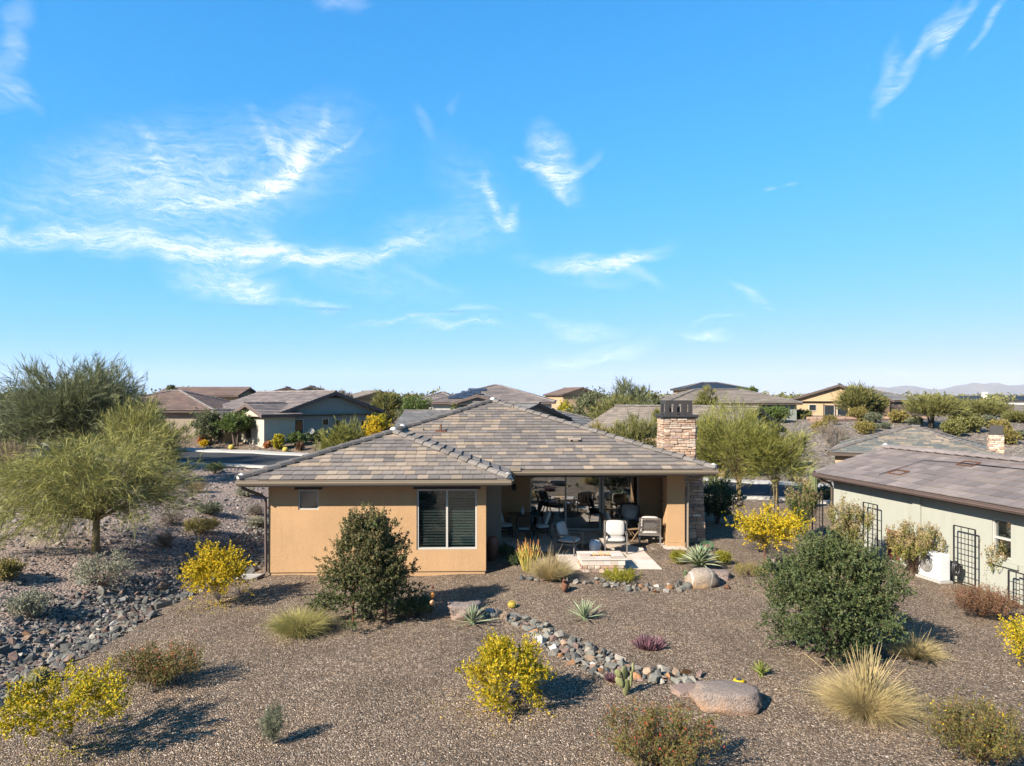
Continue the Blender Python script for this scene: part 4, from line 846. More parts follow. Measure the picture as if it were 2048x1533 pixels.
def cushion(w, d, h, seed=0):
    bm = bmesh.new(); bmesh.ops.create_cube(bm, size=1); bmesh.ops.subdivide_edges(bm, edges=bm.edges[:], cuts=4, use_grid_fill=True)
    for v in bm.verts:
        x, y, z = v.co * 2; k = 1 - .12 * (abs(x) ** 4 * abs(y) ** 4); puff = 1 - .45 * max(abs(x), abs(y)) ** 4
        v.co = Vector((x * w / 2 * (1 - .06 * z * z) * k, y * d / 2 * (1 - .06 * z * z) * k, z * h / 2 * puff))
    me = bpy.data.meshes.new('cushion'); bm.to_mesh(me); bm.free(); me.polygons.foreach_set('use_smooth', [True] * len(me.polygons)); return me
CUSH = {}
def add_cushion(name, parent, w, d, h, mat, mtx):
    k = (w, d, h, mat.name)
    if k not in CUSH: me = cushion(w, d, h); me.materials.append(mat); CUSH[k] = me
    return link(name, CUSH[k], parent, mtx)
def lounge_chair(label, X, Y, rz, lattice=False, white=False, pillow=False, arms=True, dark=False, group='patio lounge chairs'):
    """deep seat chair facing local -y"""
    r = empty('patio_chair', (X, Y, PZ), rz, label, 'chair', group); r.scale = (1.1, 1.1, 1.1) if arms else (1.05, 1.05, 1.05); fm = M['metal_black'] if dark else M['frame_grey']; cm = M['cushion_white'] if white else M['cushion']
    w, d = (.66, .66) if arms else (.52, .52); sh = .36; bh = .88
    for sx in (-1, 1):
        m = MB(); m.bar((sx * w / 2, -d / 2, 0), (sx * w / 2, -d / 2, .60 if arms else sh), .05, .035); m.build('leg', fm, r)
        m = MB(); m.bar((sx * w / 2, d / 2 - .02, 0), (sx * w / 2, d / 2 - .08, sh), .05, .035); m.bar((sx * w / 2, d / 2 - .08, sh), (sx * w / 2, d / 2 + .10, bh), .045, .035); m.build('leg', fm, r)
        if arms:
            m = MB(); m.bar((sx * w / 2, -d / 2 - .03, .60), (sx * w / 2, d / 2 - .0, .585), .075, .03); m.build('armrest', fm, r)
    m = MB(); m.box(-w / 2, w / 2, -d / 2, d / 2 - .05, sh - .06, sh - .02); m.build('seat_frame', fm, r)
    bk = MB(); a = Vector((0, d / 2 - .08, sh)); b = Vector((0, d / 2 + .10, bh)); X1 = Vector((w / 2, 0, 0))
    bk.bar(b - X1, b + X1, .05, .04); bk.bar(a - X1, a + X1, .045, .035)
    if lattice:
        n = 6
        for i in range(-n, n * 2):
            for s in (1, -1):
                u0, v0 = (i / n), 0.0; u1 = u0 + s * .9; v1 = 1.0
                t0, t1 = 0.0, 1.0
                du = u1 - u0
                ta, tb = sorted(((0 - u0) / du, (1 - u0) / du)); t0, t1 = max(t0, ta), min(t1, tb)
                if t1 - t0 < .05: continue
                P = lambda t: a - X1 + X1 * 2 * (u0 + du * t) + (b - a) * t
                bk.bar(P(t0), P(t1), .022, .012)
    else:
        for i in range(1, 6): p = a - X1 + X1 * 2 * i / 6; bk.bar(p, p + (b - a), .025, .015)
    bk.build('backrest', fm if not lattice or dark else M['wicker'], r)
    add_cushion('seat_cushion', r, w - .06, d - .04, .14, cm, Matrix.Translation((0, -.01, sh + .05)))
    if arms or white:
        tl = Matrix.Translation((0, d / 2 - .12, sh + .34)) @ Matrix.Rotation(R(90 - 20), 4, 'X'); add_cushion('back_cushion', r, w - .08, .5, .15, cm, tl)
    if pillow: add_cushion('pillow', r, .42, .36, .13, M['cushion_white'], Matrix.Translation((.03, .06, sh + .25)) @ Matrix.Rotation(R(12), 4, 'Y') @ Matrix.Rotation(R(62), 4, 'X'))
    return r
def gpz(px, py): D = (CAM_H - PZ) * FPX / (py - HZ); return (px - 1024) * D / FPX, D
X, Y = gpz(1231, 1104); lounge_chair('grey framed patio chair with oatmeal cushions behind the fire pit, facing it', X, Y, R(-6))
X, Y = gpz(1137, 1106); lounge_chair('oatmeal cushioned patio chair turned towards the side of the fire pit', X, Y, R(62))
X, Y = gpz(1228, 1080); lounge_chair('lattice backed patio chair seen from its side by the glass doors', X, Y, R(97), lattice=True)
X, Y = gpz(1299, 1087); lounge_chair('lattice backed patio chair with its back to the yard near the column', X, Y, R(172), lattice=True)
X, Y = gpz(1259, 1064); lounge_chair('patio chair with striped throw pillows against the patio wall', X, Y, R(-12), pillow=True)
dg = 'dining chairs round the patio table'
lounge_chair('black lattice backed dining chair with its back to the yard', *gpz(1048, 1079), R(178), lattice=True, dark=True, arms=False, group=dg)
lounge_chair('white cushioned dining chair at the blue runner end of the table', *gpz(1086, 1075), R(-80), white=True, dark=True, arms=False, group=dg)
lounge_chair('white cushioned dining chair half hidden by the shaded house pillar', *gpz(1010, 1073), R(92), white=True, dark=True, arms=False, group=dg)
lounge_chair('dining chair on the far side of the table holding a white pillow', *gpz(1046, 1057), R(4), white=True, dark=True, arms=False, pillow=True, group=dg)
def tables():
    X, Y = gpz(1046, 1066); r = empty('dining_table', (X, Y, PZ), R(2), 'dark outdoor dining table with a blue runner on the covered patio', 'table')
    m = MB(); m.box(-.62, .62, -.42, .42, .70, .735); m.build('table_top', M['table_wood'], r, bevel=.008)
    for sx in (-1, 1):
        for sy in (-1, 1): m = MB(); m.bar((sx * .54, sy * .34, 0), (sx * .54, sy * .34, .699), .06); m.build('leg', M['metal_black'], r)
    m = MB(); m.box(.28, .60, -.43, .43, .7355, .742); o = m.build('table_runner', M['blue']); o.location = r.location; o.rotation_euler = r.rotation_euler; tag(o, 'teal blue cloth runner across the end of the dining table', 'table runner')
    m = MB(); m.lathe([(.05, 0), (.09, .06), (.10, .14), (.05, .22), (.035, .28), (.05, .30)], 16); o = m.build('vase', M['white_glaze'], smooth=True); o.location = (X - .03, Y - .1, PZ + .736); tag(o, 'pale bulbous vase standing on the dining table', 'vase')
    X, Y = gpz(1266, 1082); r = empty('side_table', (X, Y, PZ), R(20), 'small slatted teak folding table between the lattice chairs', 'table')
    for i in range(5): m = MB(); m.box(-.24 + i * .097, -.24 + i * .097 + .085, -.2, .2, .44, .46); m.build('slat', M['table_wood'], r)
    for s in (-1, 1):
        m = MB(); m.bar((-.18, s * .17, 0), (.18, s * .17, .439), .03); m.build('leg', M['table_wood'], r); m = MB(); m.bar((.18, s * .14, 0), (-.18, s * .14, .439), .03); m.build('leg', M['table_wood'], r)
    X, Y = gpz(1272, 1070); r = empty('coffee_table', (X, Y, PZ), 0, 'dark round side table beside the chair with striped pillows', 'table')
    m = MB(); m.lathe([(.29, .50), (.30, .51), (.30, .54), (.02, .545)], 24); m.build('table_top', M['darkwood'], r)
    for k in range(3): a = k * 2.1; m = MB(); m.bar((.24 * math.cos(a), .24 * math.sin(a), 0), (.12 * math.cos(a), .12 * math.sin(a), .50), .035); m.build('leg', M['metal_black'], r)
    m = MB(); m.lathe([(.05, 0), (.055, .1), (.05, .13)], 12); o = m.build('candle_cup', M['pot_blue'], smooth=True); o.location = (X + .04, Y - .03, PZ + .546); tag(o, 'blue grey cup on the dark round side table', 'cup')
    X, Y = gpz(1190, 1106); m = MB(); m.lathe([(.15, 0), (.19, .08), (.205, .2), (.20, .3), (.17, .40), (.155, .43), (.02, .44)], 24); o = m.build('garden_stool', M['white_glaze'], smooth=True); o.location = (X, Y, PZ); tag(o, 'glossy white ceramic garden stool between the lounge chairs', 'stool')
    X, Y, Z = G(985, 1122); m = MB(); m.lathe([(.10, 0), (.13, .03), (.17, .25), (.195, .5), (.19, .66), (.15, .75), (.125, .78), (.135, .80), (.10, .802), (.09, .74)], 24); o = m.build('urn', M['terracotta'], smooth=True); o.location = (X, Y, Z); tag(o, 'tall dark terracotta urn beside the shaded wing corner', 'urn')
    # plant stand / hose reel by the column
    X, Y, Z = G(1414, 1103); m = MB(); m.tube([(.22 * math.cos(a), .12 * math.sin(a), .22 + .1 * math.sin(a)) for a in np.linspace(0, 6.28, 24)], .02, 6); m.tube([(.20 * math.cos(a), .10 * math.sin(a), .16 + .1 * math.sin(a)) for a in np.linspace(0, 6.28, 24)], .02, 6); m.tube([(.2, 0, 0), (.2, .02, .3)], .02, 6); m.tube([(-.2, 0, 0), (-.2, .02, .3)], .02, 6)
    o = m.build('garden_hose', pmat('green_hose', (.05, .16, .06), .4, .1, 5, spec=.5)); o.location = (X, Y, Z); tag(o, 'coiled green garden hose behind the large striped agave', 'hose')
tables()
# ------------------------------------------------------------------ neighbouring houses
def neighbour_right():
    ang = math.atan2(-.983, .181); r = empty('house', (11.88, 27.45, 0), ang, 'pale sage stucco house with mauve brown tile roof at the edge of the frame', 'house'); E = 2.5; sl = .297; ry = 3.1; Ln = 17.0
    rf = Roof(r, M['fascia_rose'], M['tiles_brown'], [3, 3, 2, 1], .42, .42, seed=9, hb=.046)
    rz = E + sl * ry
    rf.plane([(0, 0, E), (Ln, 0, E), (Ln, ry, rz), (0, ry, rz)]); rf.plane([(Ln, 2 * ry, E), (0, 2 * ry, E), (0, ry, rz), (Ln, ry, rz)])
    # front face normal faces the lot; nearest to the photographed side first
    roof = rf.finish(300, lambda t: (0 if t[3].y < 0 else 1, 0 if t[0].x < 10 else 1, -t[0].x))
    caps(roof, (0, ry, rz), (Ln, ry, rz + .002), M['cap_brown'], .44, .16, seed=3)
    for i in range(7): pass
    caps(roof, (.02, .0, E - .02), (.02, ry, rz - .02), M['cap_brown'], .44, .12, seed=5, lift=.03); mortar_cap(roof, (.02, ry, rz + .08), .14)
    gutter(r, (-.1, .02, 0), (Ln, .02, 0), (0, -1, 0), 2.49, mat=M['fascia_rose'])
    mb = MB(); mb.box(0, Ln, .03, .07, 2.3, 2.44); mb.box(.03, .07, .071, 2 * ry, 2.3, 2.44); mb.build('fascia', M['fascia_rose'], r)
    mb = MB(); mb.box(.07, Ln, .07, 2 * ry, 2.36, 2.38); mb.build('soffit', M['stucco_taupe'], r)
    win = (7.62, 8.24, .92, 2.02)
    mb = MB(); wall_open(mb, .45, Ln, -.6, 2.36, .5, .68, [win]); mb.box(.45, .62, .685, 5.6, -.6, 2.36); mb.box(.62, Ln, 5.4, 5.6, -.6, 2.36); mb.build('wall', M['stucco_sage'], r)
    mb = MB(); mb.add([(.30, .1, 2.4), (.30, 2 * ry - .1, 2.4), (.30, ry, rz - .08), (.42, .1, 2.4), (.42, 2 * ry - .1, 2.4), (.42, ry, rz - .08)], [(0, 2, 1), (3, 4, 5), (0, 1, 4, 3), (1, 2, 5, 4), (2, 0, 3, 5)]); mb.build('gable_wall', M['stucco_sage'], r)
    mb = MB(); mb.box(4.62, 4.95, .44, .498, -.6, 2.355); mb.build('pilaster', M['stucco_sage'], r)
    mb = MB(); mb.box(8.6, Ln, .38, .498, -.6, .86); mb.box(7.45, 8.5, .42, .498, .72, .86); mb.build('wainscot', M['stucco_sage'], r)
    mb = MB(); mb.box(2.55, 2.565, .493, .499, -.6, 2.35); mb.build('control_joint', M['stucco_grey'], r)
    window(r, (7.93, .56, 1.47), (1, 0, 0), (0, -1, 0), .54, 1.0, fw=.04, rail=True)
    mb = MB(); mb.tube([(.15, -.05, 2.34), (.25, .12, 2.25), (.40, .40, 2.12), (.42, .44, 2.0), (.42, .44, .0)], .045, 6); mb.build('downspout', M['fascia'], r)
    for (x, y) in ((3.3, 1.0), (4.8, 2.4)):
        z = E + sl * y; a = math.atan(sl); Mx = Matrix.Translation((x, y, z)) @ Matrix.Rotation(a, 4, 'X'); mb = MB()
        for (p, q, s, t) in ((-.32, .32, -.2, -.17), (-.32, .32, .17, .2), (-.32, -.29, -.17, .17), (.29, .32, -.17, .17)): mb.box(p, q, s, t, .05, .075, Mx)
        mb.build('roof_vent', M['rust'], roof)
    # wires on the roof
    mb = MB(); f = lambda x, y: (x, y, E + sl * y + .075); mb.tube([f(2.9, .55), f(3.0, 1.3), f(3.1, 2.2), f(4.5, 2.35), f(7, 2.4), f(11, 2.3)], .012, 5); mb.build('roof_cable', M['metal_black'], roof)
    def at(x, y, z=0.0): v = r.matrix_basis.to_3x3() @ Vector((x, y, 0)) if False else Vector((11.88 + .181 * x + .983 * y, 27.45 - .983 * x + .181 * y, z)); return v
    tg = 'black wire trellises by the sage house'
    def trellis(x0, x1, y, z0, z1, label, nx=3, nz=5):
        c = at((x0 + x1) / 2, y); gz = float(T(c.x, c.y)); t = empty('trellis', (c.x, c.y, gz), ang, label, 'trellis', tg); w = (x1 - x0) / 2; z0 -= gz; z1 -= gz
        for s in (-1, 1): m = MB(); m.bar((s * w, 0, 0), (s * w, 0, z1), .035); m.build('post', M['metal_black'], t)
        m = MB(); m.bar((-w, 0, z1), (w, 0, z1), .03); m.bar((-w, 0, z0), (w, 0, z0), .025); m.build('rail', M['metal_black'], t)
        m = MB()
        for i in range(1, nx): xx = -w + 2 * w * i / nx; m.bar((xx, .012, z0), (xx, .012, z1), .016)
        for k in range(1, nz): zz = z0 + (z1 - z0) * k / nz; m.bar((-w, -.012, zz), (w, -.012, zz), .016)
        m.build('wire_grid', M['metal_black'], t)
    trellis(6.58, 7.35, .2, -.0, 1.62, 'black wire trellis standing between the white condenser and the window')
    trellis(2.55, 3.27, .2, -.05, 1.72, 'black wire trellis in front of the middle of the sage wall')
    trellis(-.55, .12, .25, .1, 1.66, 'black wire trellis standing just off the far corner of the sage wall')
    trellis(8.55, 9.2, .1, -.1, .75, 'low black wire trellis half hidden by a leaning green bush', nz=3)
    c = A(1549, 32); t = empty('trellis', c, ang, 'slim black trellis beside the street under the palo verde', 'trellis', tg)
    for s in (-1, 1): m = MB(); m.bar((s * .3, 0, 0), (s * .3, 0, 1.5), .035); m.build('post', M['metal_black'], t)
    m = MB(); m.bar((-.3, 0, 1.5), (.3, 0, 1.5), .03); m.bar((-.3, 0, .3), (.3, 0, .3), .02); m.bar((0, 0, .3), (0, 0, 1.5), .016); m.bar((-.3, 0, .9), (.3, 0, .9), .016); m.build('rail', M['metal_black'], t)
    # red slatted wall panel
    c = at(3.72, .45); g = empty('wall_panel', (c.x, c.y, -.1), ang, 'red slatted metal panel leaning on the sage wall', 'wall panel')
    for i in range(6): m = MB(); m.box(-.28 + i * .094, -.28 + i * .094 + .085, -.012, .012, .03, 1.03 - .02 * (i % 2)); m.build('slat', M['red_panel'], g)
    m = MB(); m.box(-.3, .3, .013, .035, .2, .26); m.box(-.3, .3, .013, .035, .85, .91); m.build('rail', M['red_panel'], g)
    # condenser
    c = at(6.05, -.02); gz = float(T(c.x, c.y)); u = empty('air_conditioner', (c.x, c.y, gz), ang, 'white outdoor air conditioner unit with round fan grille by the sage wall', 'air conditioner')
    m = MB(); m.box(-.45, .45, -.17, .17, .07, .86); m.build('casing', M['white_paint'], u, bevel=.02)
    m = MB(); m.lathe([(.27, -.006), (.27, .004), (.25, .006)], 28); f = m.build('fan_grille', M['frame_grey'], u, mtx=Matrix.Translation((-.12, -.172, .48)) @ Matrix.Rotation(R(90), 4, 'X'))
    for k in range(5):
        m = MB(); rr_ = .06 + k * .045; m.tube([(rr_ * math.cos(a), rr_ * math.sin(a), .012) for a in np.linspace(0, 2 * math.pi, 25)], .004, 4); m.build('grille_ring', M['white_paint'], f)
    m = MB(); m.box(.27, .42, -.20, -.171, .3, .8); m.build('service_cover', M['white_paint'], u, bevel=.01)
    m = MB(); m.box(-.5, .5, -.22, .22, -.1, .065); m.build('pad', M['concrete'], u)
    c2 = at(6.75, .1); m = MB(); m.tube([(0, .2 * math.cos(a) * .5, .4 + .2 * math.sin(a)) for a in np.linspace(0, 2 * math.pi, 30)], .03, 6); m.tube([(0.05, .18 * math.cos(a) * .5, .39 + .18 * math.sin(a)) for a in np.linspace(0, 2 * math.pi, 30)], .03, 6); m.box(-.03, .06, -.05, .2, .32, .48)
    o = m.build('hose_reel', M['metal_black']); o.location = (c2.x, c2.y, float(T(c2.x, c2.y)) + .1); o.rotation_euler = (0, 0, ang); tag(o, 'black coiled hose on a reel next to the white condenser', 'hose reel')
neighbour_right()

def house(label, X, Y, z, rz, w, d, eave=2.8, pitch=.3, kind='hip', oh=.5, wall='stucco_tan', tiles='tiles_beige', fascia='fascia', wins=(), tw=.42, th=.40, seed=1, side_wall=None, name='house', capm='cap', gable_trim=False):
    """simple house: local x along the ridge, front wall at y = 0, origin at the front centre"""
    r = empty(name, (X, Y, z), rz, label, 'house', 'houses of the neighbourhood'); hw = w / 2
    x0, x1, y0, y1 = -hw - oh, hw + oh, -oh, d + oh; run = (y1 - y0) / 2; rzz = eave + pitch * run; yc = (y0 + y1) / 2
    if Y > 75: tw, th = .95, .5
    rf = Roof(r, M[fascia], M[tiles], [1] * len(M[tiles]), tw, th, seed=seed)
    if kind == 'hip':
        hx = min(run, (x1 - x0) / 2 - .05)
        rf.plane([(x0, y0, eave), (x1, y0, eave), (x1 - hx, yc, rzz), (x0 + hx, yc, rzz)]); rf.plane([(x1, y1, eave), (x0, y1, eave), (x0 + hx, yc, rzz), (x1 - hx, yc, rzz)])
        rf.plane([(x1, y0, eave), (x1, y1, eave), (x1 - hx, yc, rzz)]); rf.plane([(x0, y1, eave), (x0, y0, eave), (x0 + hx, yc, rzz)])
        roof = rf.finish()
        caps(roof, (x0, y0, eave), (x0 + hx, yc, rzz), M[capm], .5, .17, False); caps(roof, (x1, y0, eave), (x1 - hx, yc, rzz), M[capm], .5, .17, False); caps(roof, (x0 + hx, yc, rzz), (x1 - hx, yc, rzz + .002), M[capm], .5, .17, False)
        caps(roof, (x1, y1, eave), (x1 - hx, yc, rzz), M[capm], .5, .17, False); caps(roof, (x0, y1, eave), (x0 + hx, yc, rzz), M[capm], .5, .17, False)
    else:
        rf.plane([(x0, y0, eave), (x1, y0, eave), (x1, yc, rzz), (x0, yc, rzz)]); rf.plane([(x1, y1, eave), (x0, y1, eave), (x0, yc, rzz), (x1, yc, rzz)])
        roof = rf.finish(); caps(roof, (x0, yc, rzz), (x1, yc, rzz + .002), M[capm], .5, .17, False)
        for xx in (x0, x1 - .06):
            mb = MB(); vs = [(xx, y0, eave - .28), (xx, yc, rzz - .28), (xx, y1, eave - .28), (xx, y0, eave - .055), (xx, yc, rzz - .055), (xx, y1, eave - .055)]; vs += [(x + .06, y, q) for x, y, q in vs]
            mb.add(vs, [(0, 1, 4, 3), (1, 2, 5, 4), (7, 6, 9, 10), (8, 7, 10, 11), (0, 6, 7, 1), (1, 7, 8, 2), (3, 4, 10, 9), (4, 5, 11, 10), (0, 3, 9, 6), (2, 8, 11, 5)]); mb.build('rake_board', M[fascia], r)
        gh = pitch * (d / 2 + .0); zz = eave + pitch * oh - .06
        for xx in (-hw, hw - .15):
            mb = MB(); mb.add([(xx, 0, eave - .3), (xx, d, eave - .3), (xx, d, zz), (xx, d / 2, zz + gh), (xx, 0, zz)] + [(xx + .15, 0, eave - .3), (xx + .15, d, eave - .3), (xx + .15, d, zz), (xx + .15, d / 2, zz + gh), (xx + .15, 0, zz)],
                              [(0, 4, 3, 2, 1), (5, 6, 7, 8, 9), (0, 5, 9, 4), (4, 9, 8, 3), (3, 8, 7, 2), (1, 2, 7, 6)]); mb.build('gable_wall', M[side_wall or wall], r)
            if gable_trim:
                e = .012 if xx > 0 else -.012; k = .30; xa = xx + (.15 if xx > 0 else 0)
                mb = MB(); mb.add([(xa + e, d / 2 - k * d * .5, zz + gh * (1 - k)), (xa + e, d / 2 + k * d * .5, zz + gh * (1 - k)), (xa + e, d / 2, zz + gh)], [(0, 1, 2)]); mb.poly([(xa + e, d / 2 - k * d * .5, zz + gh * (1 - k)), (xa + e, d / 2 + k * d * .5, zz + gh * (1 - k)), (xa + e, d / 2, zz + gh - .02)], .01); mb.build('gable_panel', M[fascia], r)
    mb = MB(); mb.box(x0 + .02, x1 - .02, y0 + .01, y0 + .05, eave - .22, eave - .055); mb.box(x0 + .02, x1 - .02, y1 - .05, y1 - .01, eave - .22, eave - .055)
    if kind == 'hip': mb.box(x0 + .01, x0 + .05, y0 + .05, y1 - .05, eave - .22, eave - .055); mb.box(x1 - .05, x1 - .01, y0 + .05, y1 - .05, eave - .22, eave - .055)
    mb.build('fascia', M[fascia], r)
    mb = MB(); mb.box(x0 + .06, x1 - .06, y0 + .06, y1 - .06, eave - .16, eave - .14); mb.build('soffit', M['stucco_taupe'], r)
    for ya in (.001, d - .15): mb = MB(); mb.box(-hw + .001, hw - .001, ya, ya + .149, -1.2, eave - .16); mb.build('wall', M[wall], r)
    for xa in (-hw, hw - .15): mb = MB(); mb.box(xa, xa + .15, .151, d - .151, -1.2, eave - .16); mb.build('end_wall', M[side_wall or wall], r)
    for (sd, u, zc, ww, hh) in wins:
        c, uu, nn = {'f': ((u, -.05, zc), (1, 0, 0), (0, -1, 0)), 'r': ((hw + .05, u, zc), (0, 1, 0), (1, 0, 0)), 'l': ((-hw - .05, u, zc), (0, -1, 0), (-1, 0, 0))}[sd]
        window(r, c, uu, nn, ww, hh, glass=M['glass_far'], fw=.06, depth=.048)
    return r, roof
def box_part(h, name, mat, *b): mb = MB(); mb.box(*b); return mb.build(name, M[mat] if isinstance(mat, str) else mat, h)
def attach(w, root):
    """make the pieces of a wing parts of the house it belongs to"""
    wm = Matrix.Translation(w.location) @ Matrix.Rotation(w.rotation_euler.z, 4, 'Z'); rm = Matrix.Translation(root.location) @ Matrix.Rotation(root.rotation_euler.z, 4, 'Z'); rel = rm.inverted() @ wm
    for ch in list(w.children): ch.parent = root; ch.matrix_basis = rel @ ch.matrix_basis
    bpy.data.objects.remove(w)
def background_houses():
    A44 = R(-43.8)
    # grey gabled house across the street on the left
    z = 1.5
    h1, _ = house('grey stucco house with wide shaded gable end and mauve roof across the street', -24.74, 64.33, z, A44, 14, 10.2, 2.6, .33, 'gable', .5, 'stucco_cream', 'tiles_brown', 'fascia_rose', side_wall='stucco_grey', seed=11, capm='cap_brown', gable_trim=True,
                  wins=[('r', 1.7, 1.35, .75, 1.3), ('r', 4.3, 1.75, .55, .5), ('r', 5.6, 1.35, .5, 1.1), ('r', 8.3, 1.2, .5, 1.1), ('r', 8.95, 1.2, .5, 1.1), ('r', 9.6, 1.2, .5, 1.1)])
    w, _ = house('wing', -23.2, 62.5, z, R(-133.8), 2.8, 5.0, 2.5, .32, 'gable', .45, 'stucco_cream', 'tiles_brown', 'fascia_rose', seed=12, capm='cap_brown', gable_trim=True, wins=[('r', 2.3, 1.2, 1.1, 1.5)]); attach(w, h1)
    w, _ = house('wing', -26.4, 63.4, z, R(-133.8), 2.4, 3.6, 2.15, .30, 'gable', .4, 'stucco_tan', 'tiles_brown', 'fascia_rose', seed=13, capm='cap_brown', wins=[]); attach(w, h1)
    c = h1.matrix_basis
    mb = MB(); mb.box(-8.3, -6.0, -1.2, -1.1, 0, 2.3); mb.build('garage_door', M['fascia_rose'], h1)
    mb = MB(); mb.box(5.7, 6.9, -.7, -.02, 0, .55); mb.build('stone_planter', M['mortar'], h1)
    # brown hip roof further left
    house('brown hip roofed house behind the feathery trees', -34.0, 65.5, 1.3, 0, 11.5, 10.5, 2.95, .31, 'hip', .6, 'stucco_taupe', 'tiles_red', 'fascia', seed=21, capm='tiles_red' if False else 'cap_brown')  # wall darkened to taupe, so its dark shade sits in the colour
    house('distant house with a white gable above brown roofs', -40.5, 112, 2.7, R(-75), 10, 9.0, 2.9, .28, 'gable', .5, 'stucco_white', 'tiles_red', 'fascia', seed=22, capm='cap_brown')
    house('distant brown roof left of the white gable', -47, 104, 2.7, 0, 12, 9, 3.0, .25, 'gable', .5, 'stucco_tan', 'tiles_red', 'fascia', seed=23, capm='cap_brown')
    house('small dark gable peeking over the grey house roof', -44, 140, 2.9, R(-80), 8, 8, 3.3, .32, 'gable', .5, 'stucco_grey', 'tiles_grey', 'fascia', seed=24)
    house('far tan house with low roof beyond the roadside trees', -30.5, 130, 2.4, R(-60), 10, 9, 2.9, .26, 'gable', .5, 'stucco_tan', 'tiles_beige', 'fascia', seed=25)
    # house with solar panels above the main ridge
    h5, _ = house('pale house with mauve hip roof and solar panels beyond the main ridge', -2.4, 81.0, 1.85, R(-4), 13.6, 13, 3.05, .285, 'hip', .6, 'stucco_white', 'tiles_brown', 'fascia_rose', seed=31, capm='cap_brown',
                  wins=[('f', -6.2, 1.9, .4, .5), ('f', -5.5, 1.9, .4, .5), ('f', -4.8, 1.9, .4, .5), ('f', 3.5, 1.6, 2.2, 1.2)])
    w, _ = house('wing', -6.2, 79.7, 1.85, R(-94), 4, 5.2, 3.0, .29, 'gable', .45, 'stucco_grey', 'tiles_brown', 'fascia_rose', seed=32, capm='cap_brown', wins=[]); attach(w, h5)
    w, _ = house('wing', -9.0, 84, 1.85, R(-4), 5, 7, 3.05, .285, 'hip', .5, 'stucco_white', 'tiles_brown', 'fascia_rose', seed=33, capm='cap_brown'); attach(w, h5)
    rzf = lambda y: 3.05 + .285 * (y + .6)
    for i, (x, y) in enumerate(((-4.6, .9), (-3.4, .9), (-4.0, 2.0), (-2.8, 2.0), (-3.4, 3.1), (-2.2, 3.1), (-2.7, 4.2), (-1.6, 4.2))):
        Mx = Matrix.Translation((x, y, rzf(y) + .12)) @ Matrix.Rotation(math.atan(.285), 4, 'X'); mb = MB(); mb.box(-.55, .55, -.5, .5, 0, .04, Mx); mb.build('solar_panel', M['solar'], h5)
    house('small peach gabled house beyond the yellow green bush', 9.0, 150, 3.0, R(-70), 9, 9, 3.0, .30, 'gable', .5, 'stucco_tan', 'tiles_red', 'fascia', seed=34, capm='cap_brown')
    # grey roofed house directly behind the main roof
    h13, _ = house('grey slate roofed house half hidden behind the main roof', -3.65, 55.5, .12, 0, 10.3, 9.5, 3.0, .215, 'gable', .5, 'stucco_tan', 'tiles_grey', 'gutter', seed=41)
    w, _ = house('wing', -3.16, 56.7, .12, A44, 7, 7.5, 3.5, .32, 'gable', .4, 'stucco_grey', 'tiles_grey', 'fascia', seed=42); attach(w, h13)
    w, _ = house('wing', .5, 59.1, .12, A44, 8, 8, 2.8, .33, 'hip', .4, 'stucco_grey', 'tiles_grey', 'fascia', seed=43); attach(w, h13)
    # beige hip house behind the chimney
    h7, _ = house('beige hip roofed house on the rise behind the chimney', 25.2, 80, 2.3, R(3), 15, 9.6, 2.5, .295, 'hip', .5, 'stucco_grey', 'tiles_beige', 'fascia', seed=51, wins=[('f', -1.0, 1.4, 1.6, 1.2), ('f', 3, 1.5, 1.2, 1.1)])
    w, _ = house('wing', 18.0, 79, 2.3, R(3), 5, 6, 2.3, .25, 'hip', .4, 'stucco_white', 'tiles_beige', 'fascia', seed=52); attach(w, h7)
    # steep gable behind the palo verde
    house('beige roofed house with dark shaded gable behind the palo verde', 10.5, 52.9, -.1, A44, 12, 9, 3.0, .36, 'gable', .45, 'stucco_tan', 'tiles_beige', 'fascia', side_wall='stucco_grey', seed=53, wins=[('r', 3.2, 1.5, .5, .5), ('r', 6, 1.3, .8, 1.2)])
    # peach gable on the hill
    h9, _ = house('peach gabled house on the gravel hill with fenced yard', 40.2, 99.0, 2.35, R(-117), 14, 11.5, 2.75, .32, 'gable', .5, 'stucco_tan', 'tiles_grey', 'fascia', seed=54,
                  wins=[('r', 2.6, 1.75, .8, .75), ('r', 4.6, 1.3, 1.1, 1.5), ('r', 6.1, 1.3, 1.1, 1.5)])
    w, _ = house('wing', 48.5, 91, 2.35, R(-6), 8, 8, 2.75, .28, 'hip', .5, 'stucco_taupe', 'tiles_grey', 'fascia', seed=55, wins=[('f', -1.5, 1.2, 2.4, 2.0), ('f', 2.5, 1.2, 1.4, 2.0)]); attach(w, h9)
    house('distant house with dark solar covered roof left of the peach gable', 38, 130, 4.0, 0, 12, 9, 3.0, .25, 'hip', .5, 'stucco_tan', 'solar_t', 'fascia', seed=56)
    h10, _ = house('white far off house with dark roof and small chimney below the mountains', 161, 230, 1.6, R(-20), 22, 13, 2.7, .22, 'gable', .6, 'stucco_white', 'solar_t', 'fascia', seed=57)
    mb = MB(); mb.box(-5, -3.4, 2, 3.6, 2.5, 5.6); mb.build('chimney', M['stucco_white'], h10)
    house('white gabled far off house beside the frame edge', 170, 222, 1.6, R(-100), 10, 9, 2.6, .3, 'gable', .5, 'stucco_white', 'solar_t', 'fascia', seed=58)
    # slate and tan hip roof past the right hand neighbour
    h11, rf = house('house with slate and tan hip roof and slim stone chimney below the hill', 26.75, 46.8, -1.1, R(-30), 9.4, 10.2, 2.72, .297, 'hip', .5, 'stucco_tan', 'tiles_slate', 'fascia', seed=59, tw=.36, th=.36)
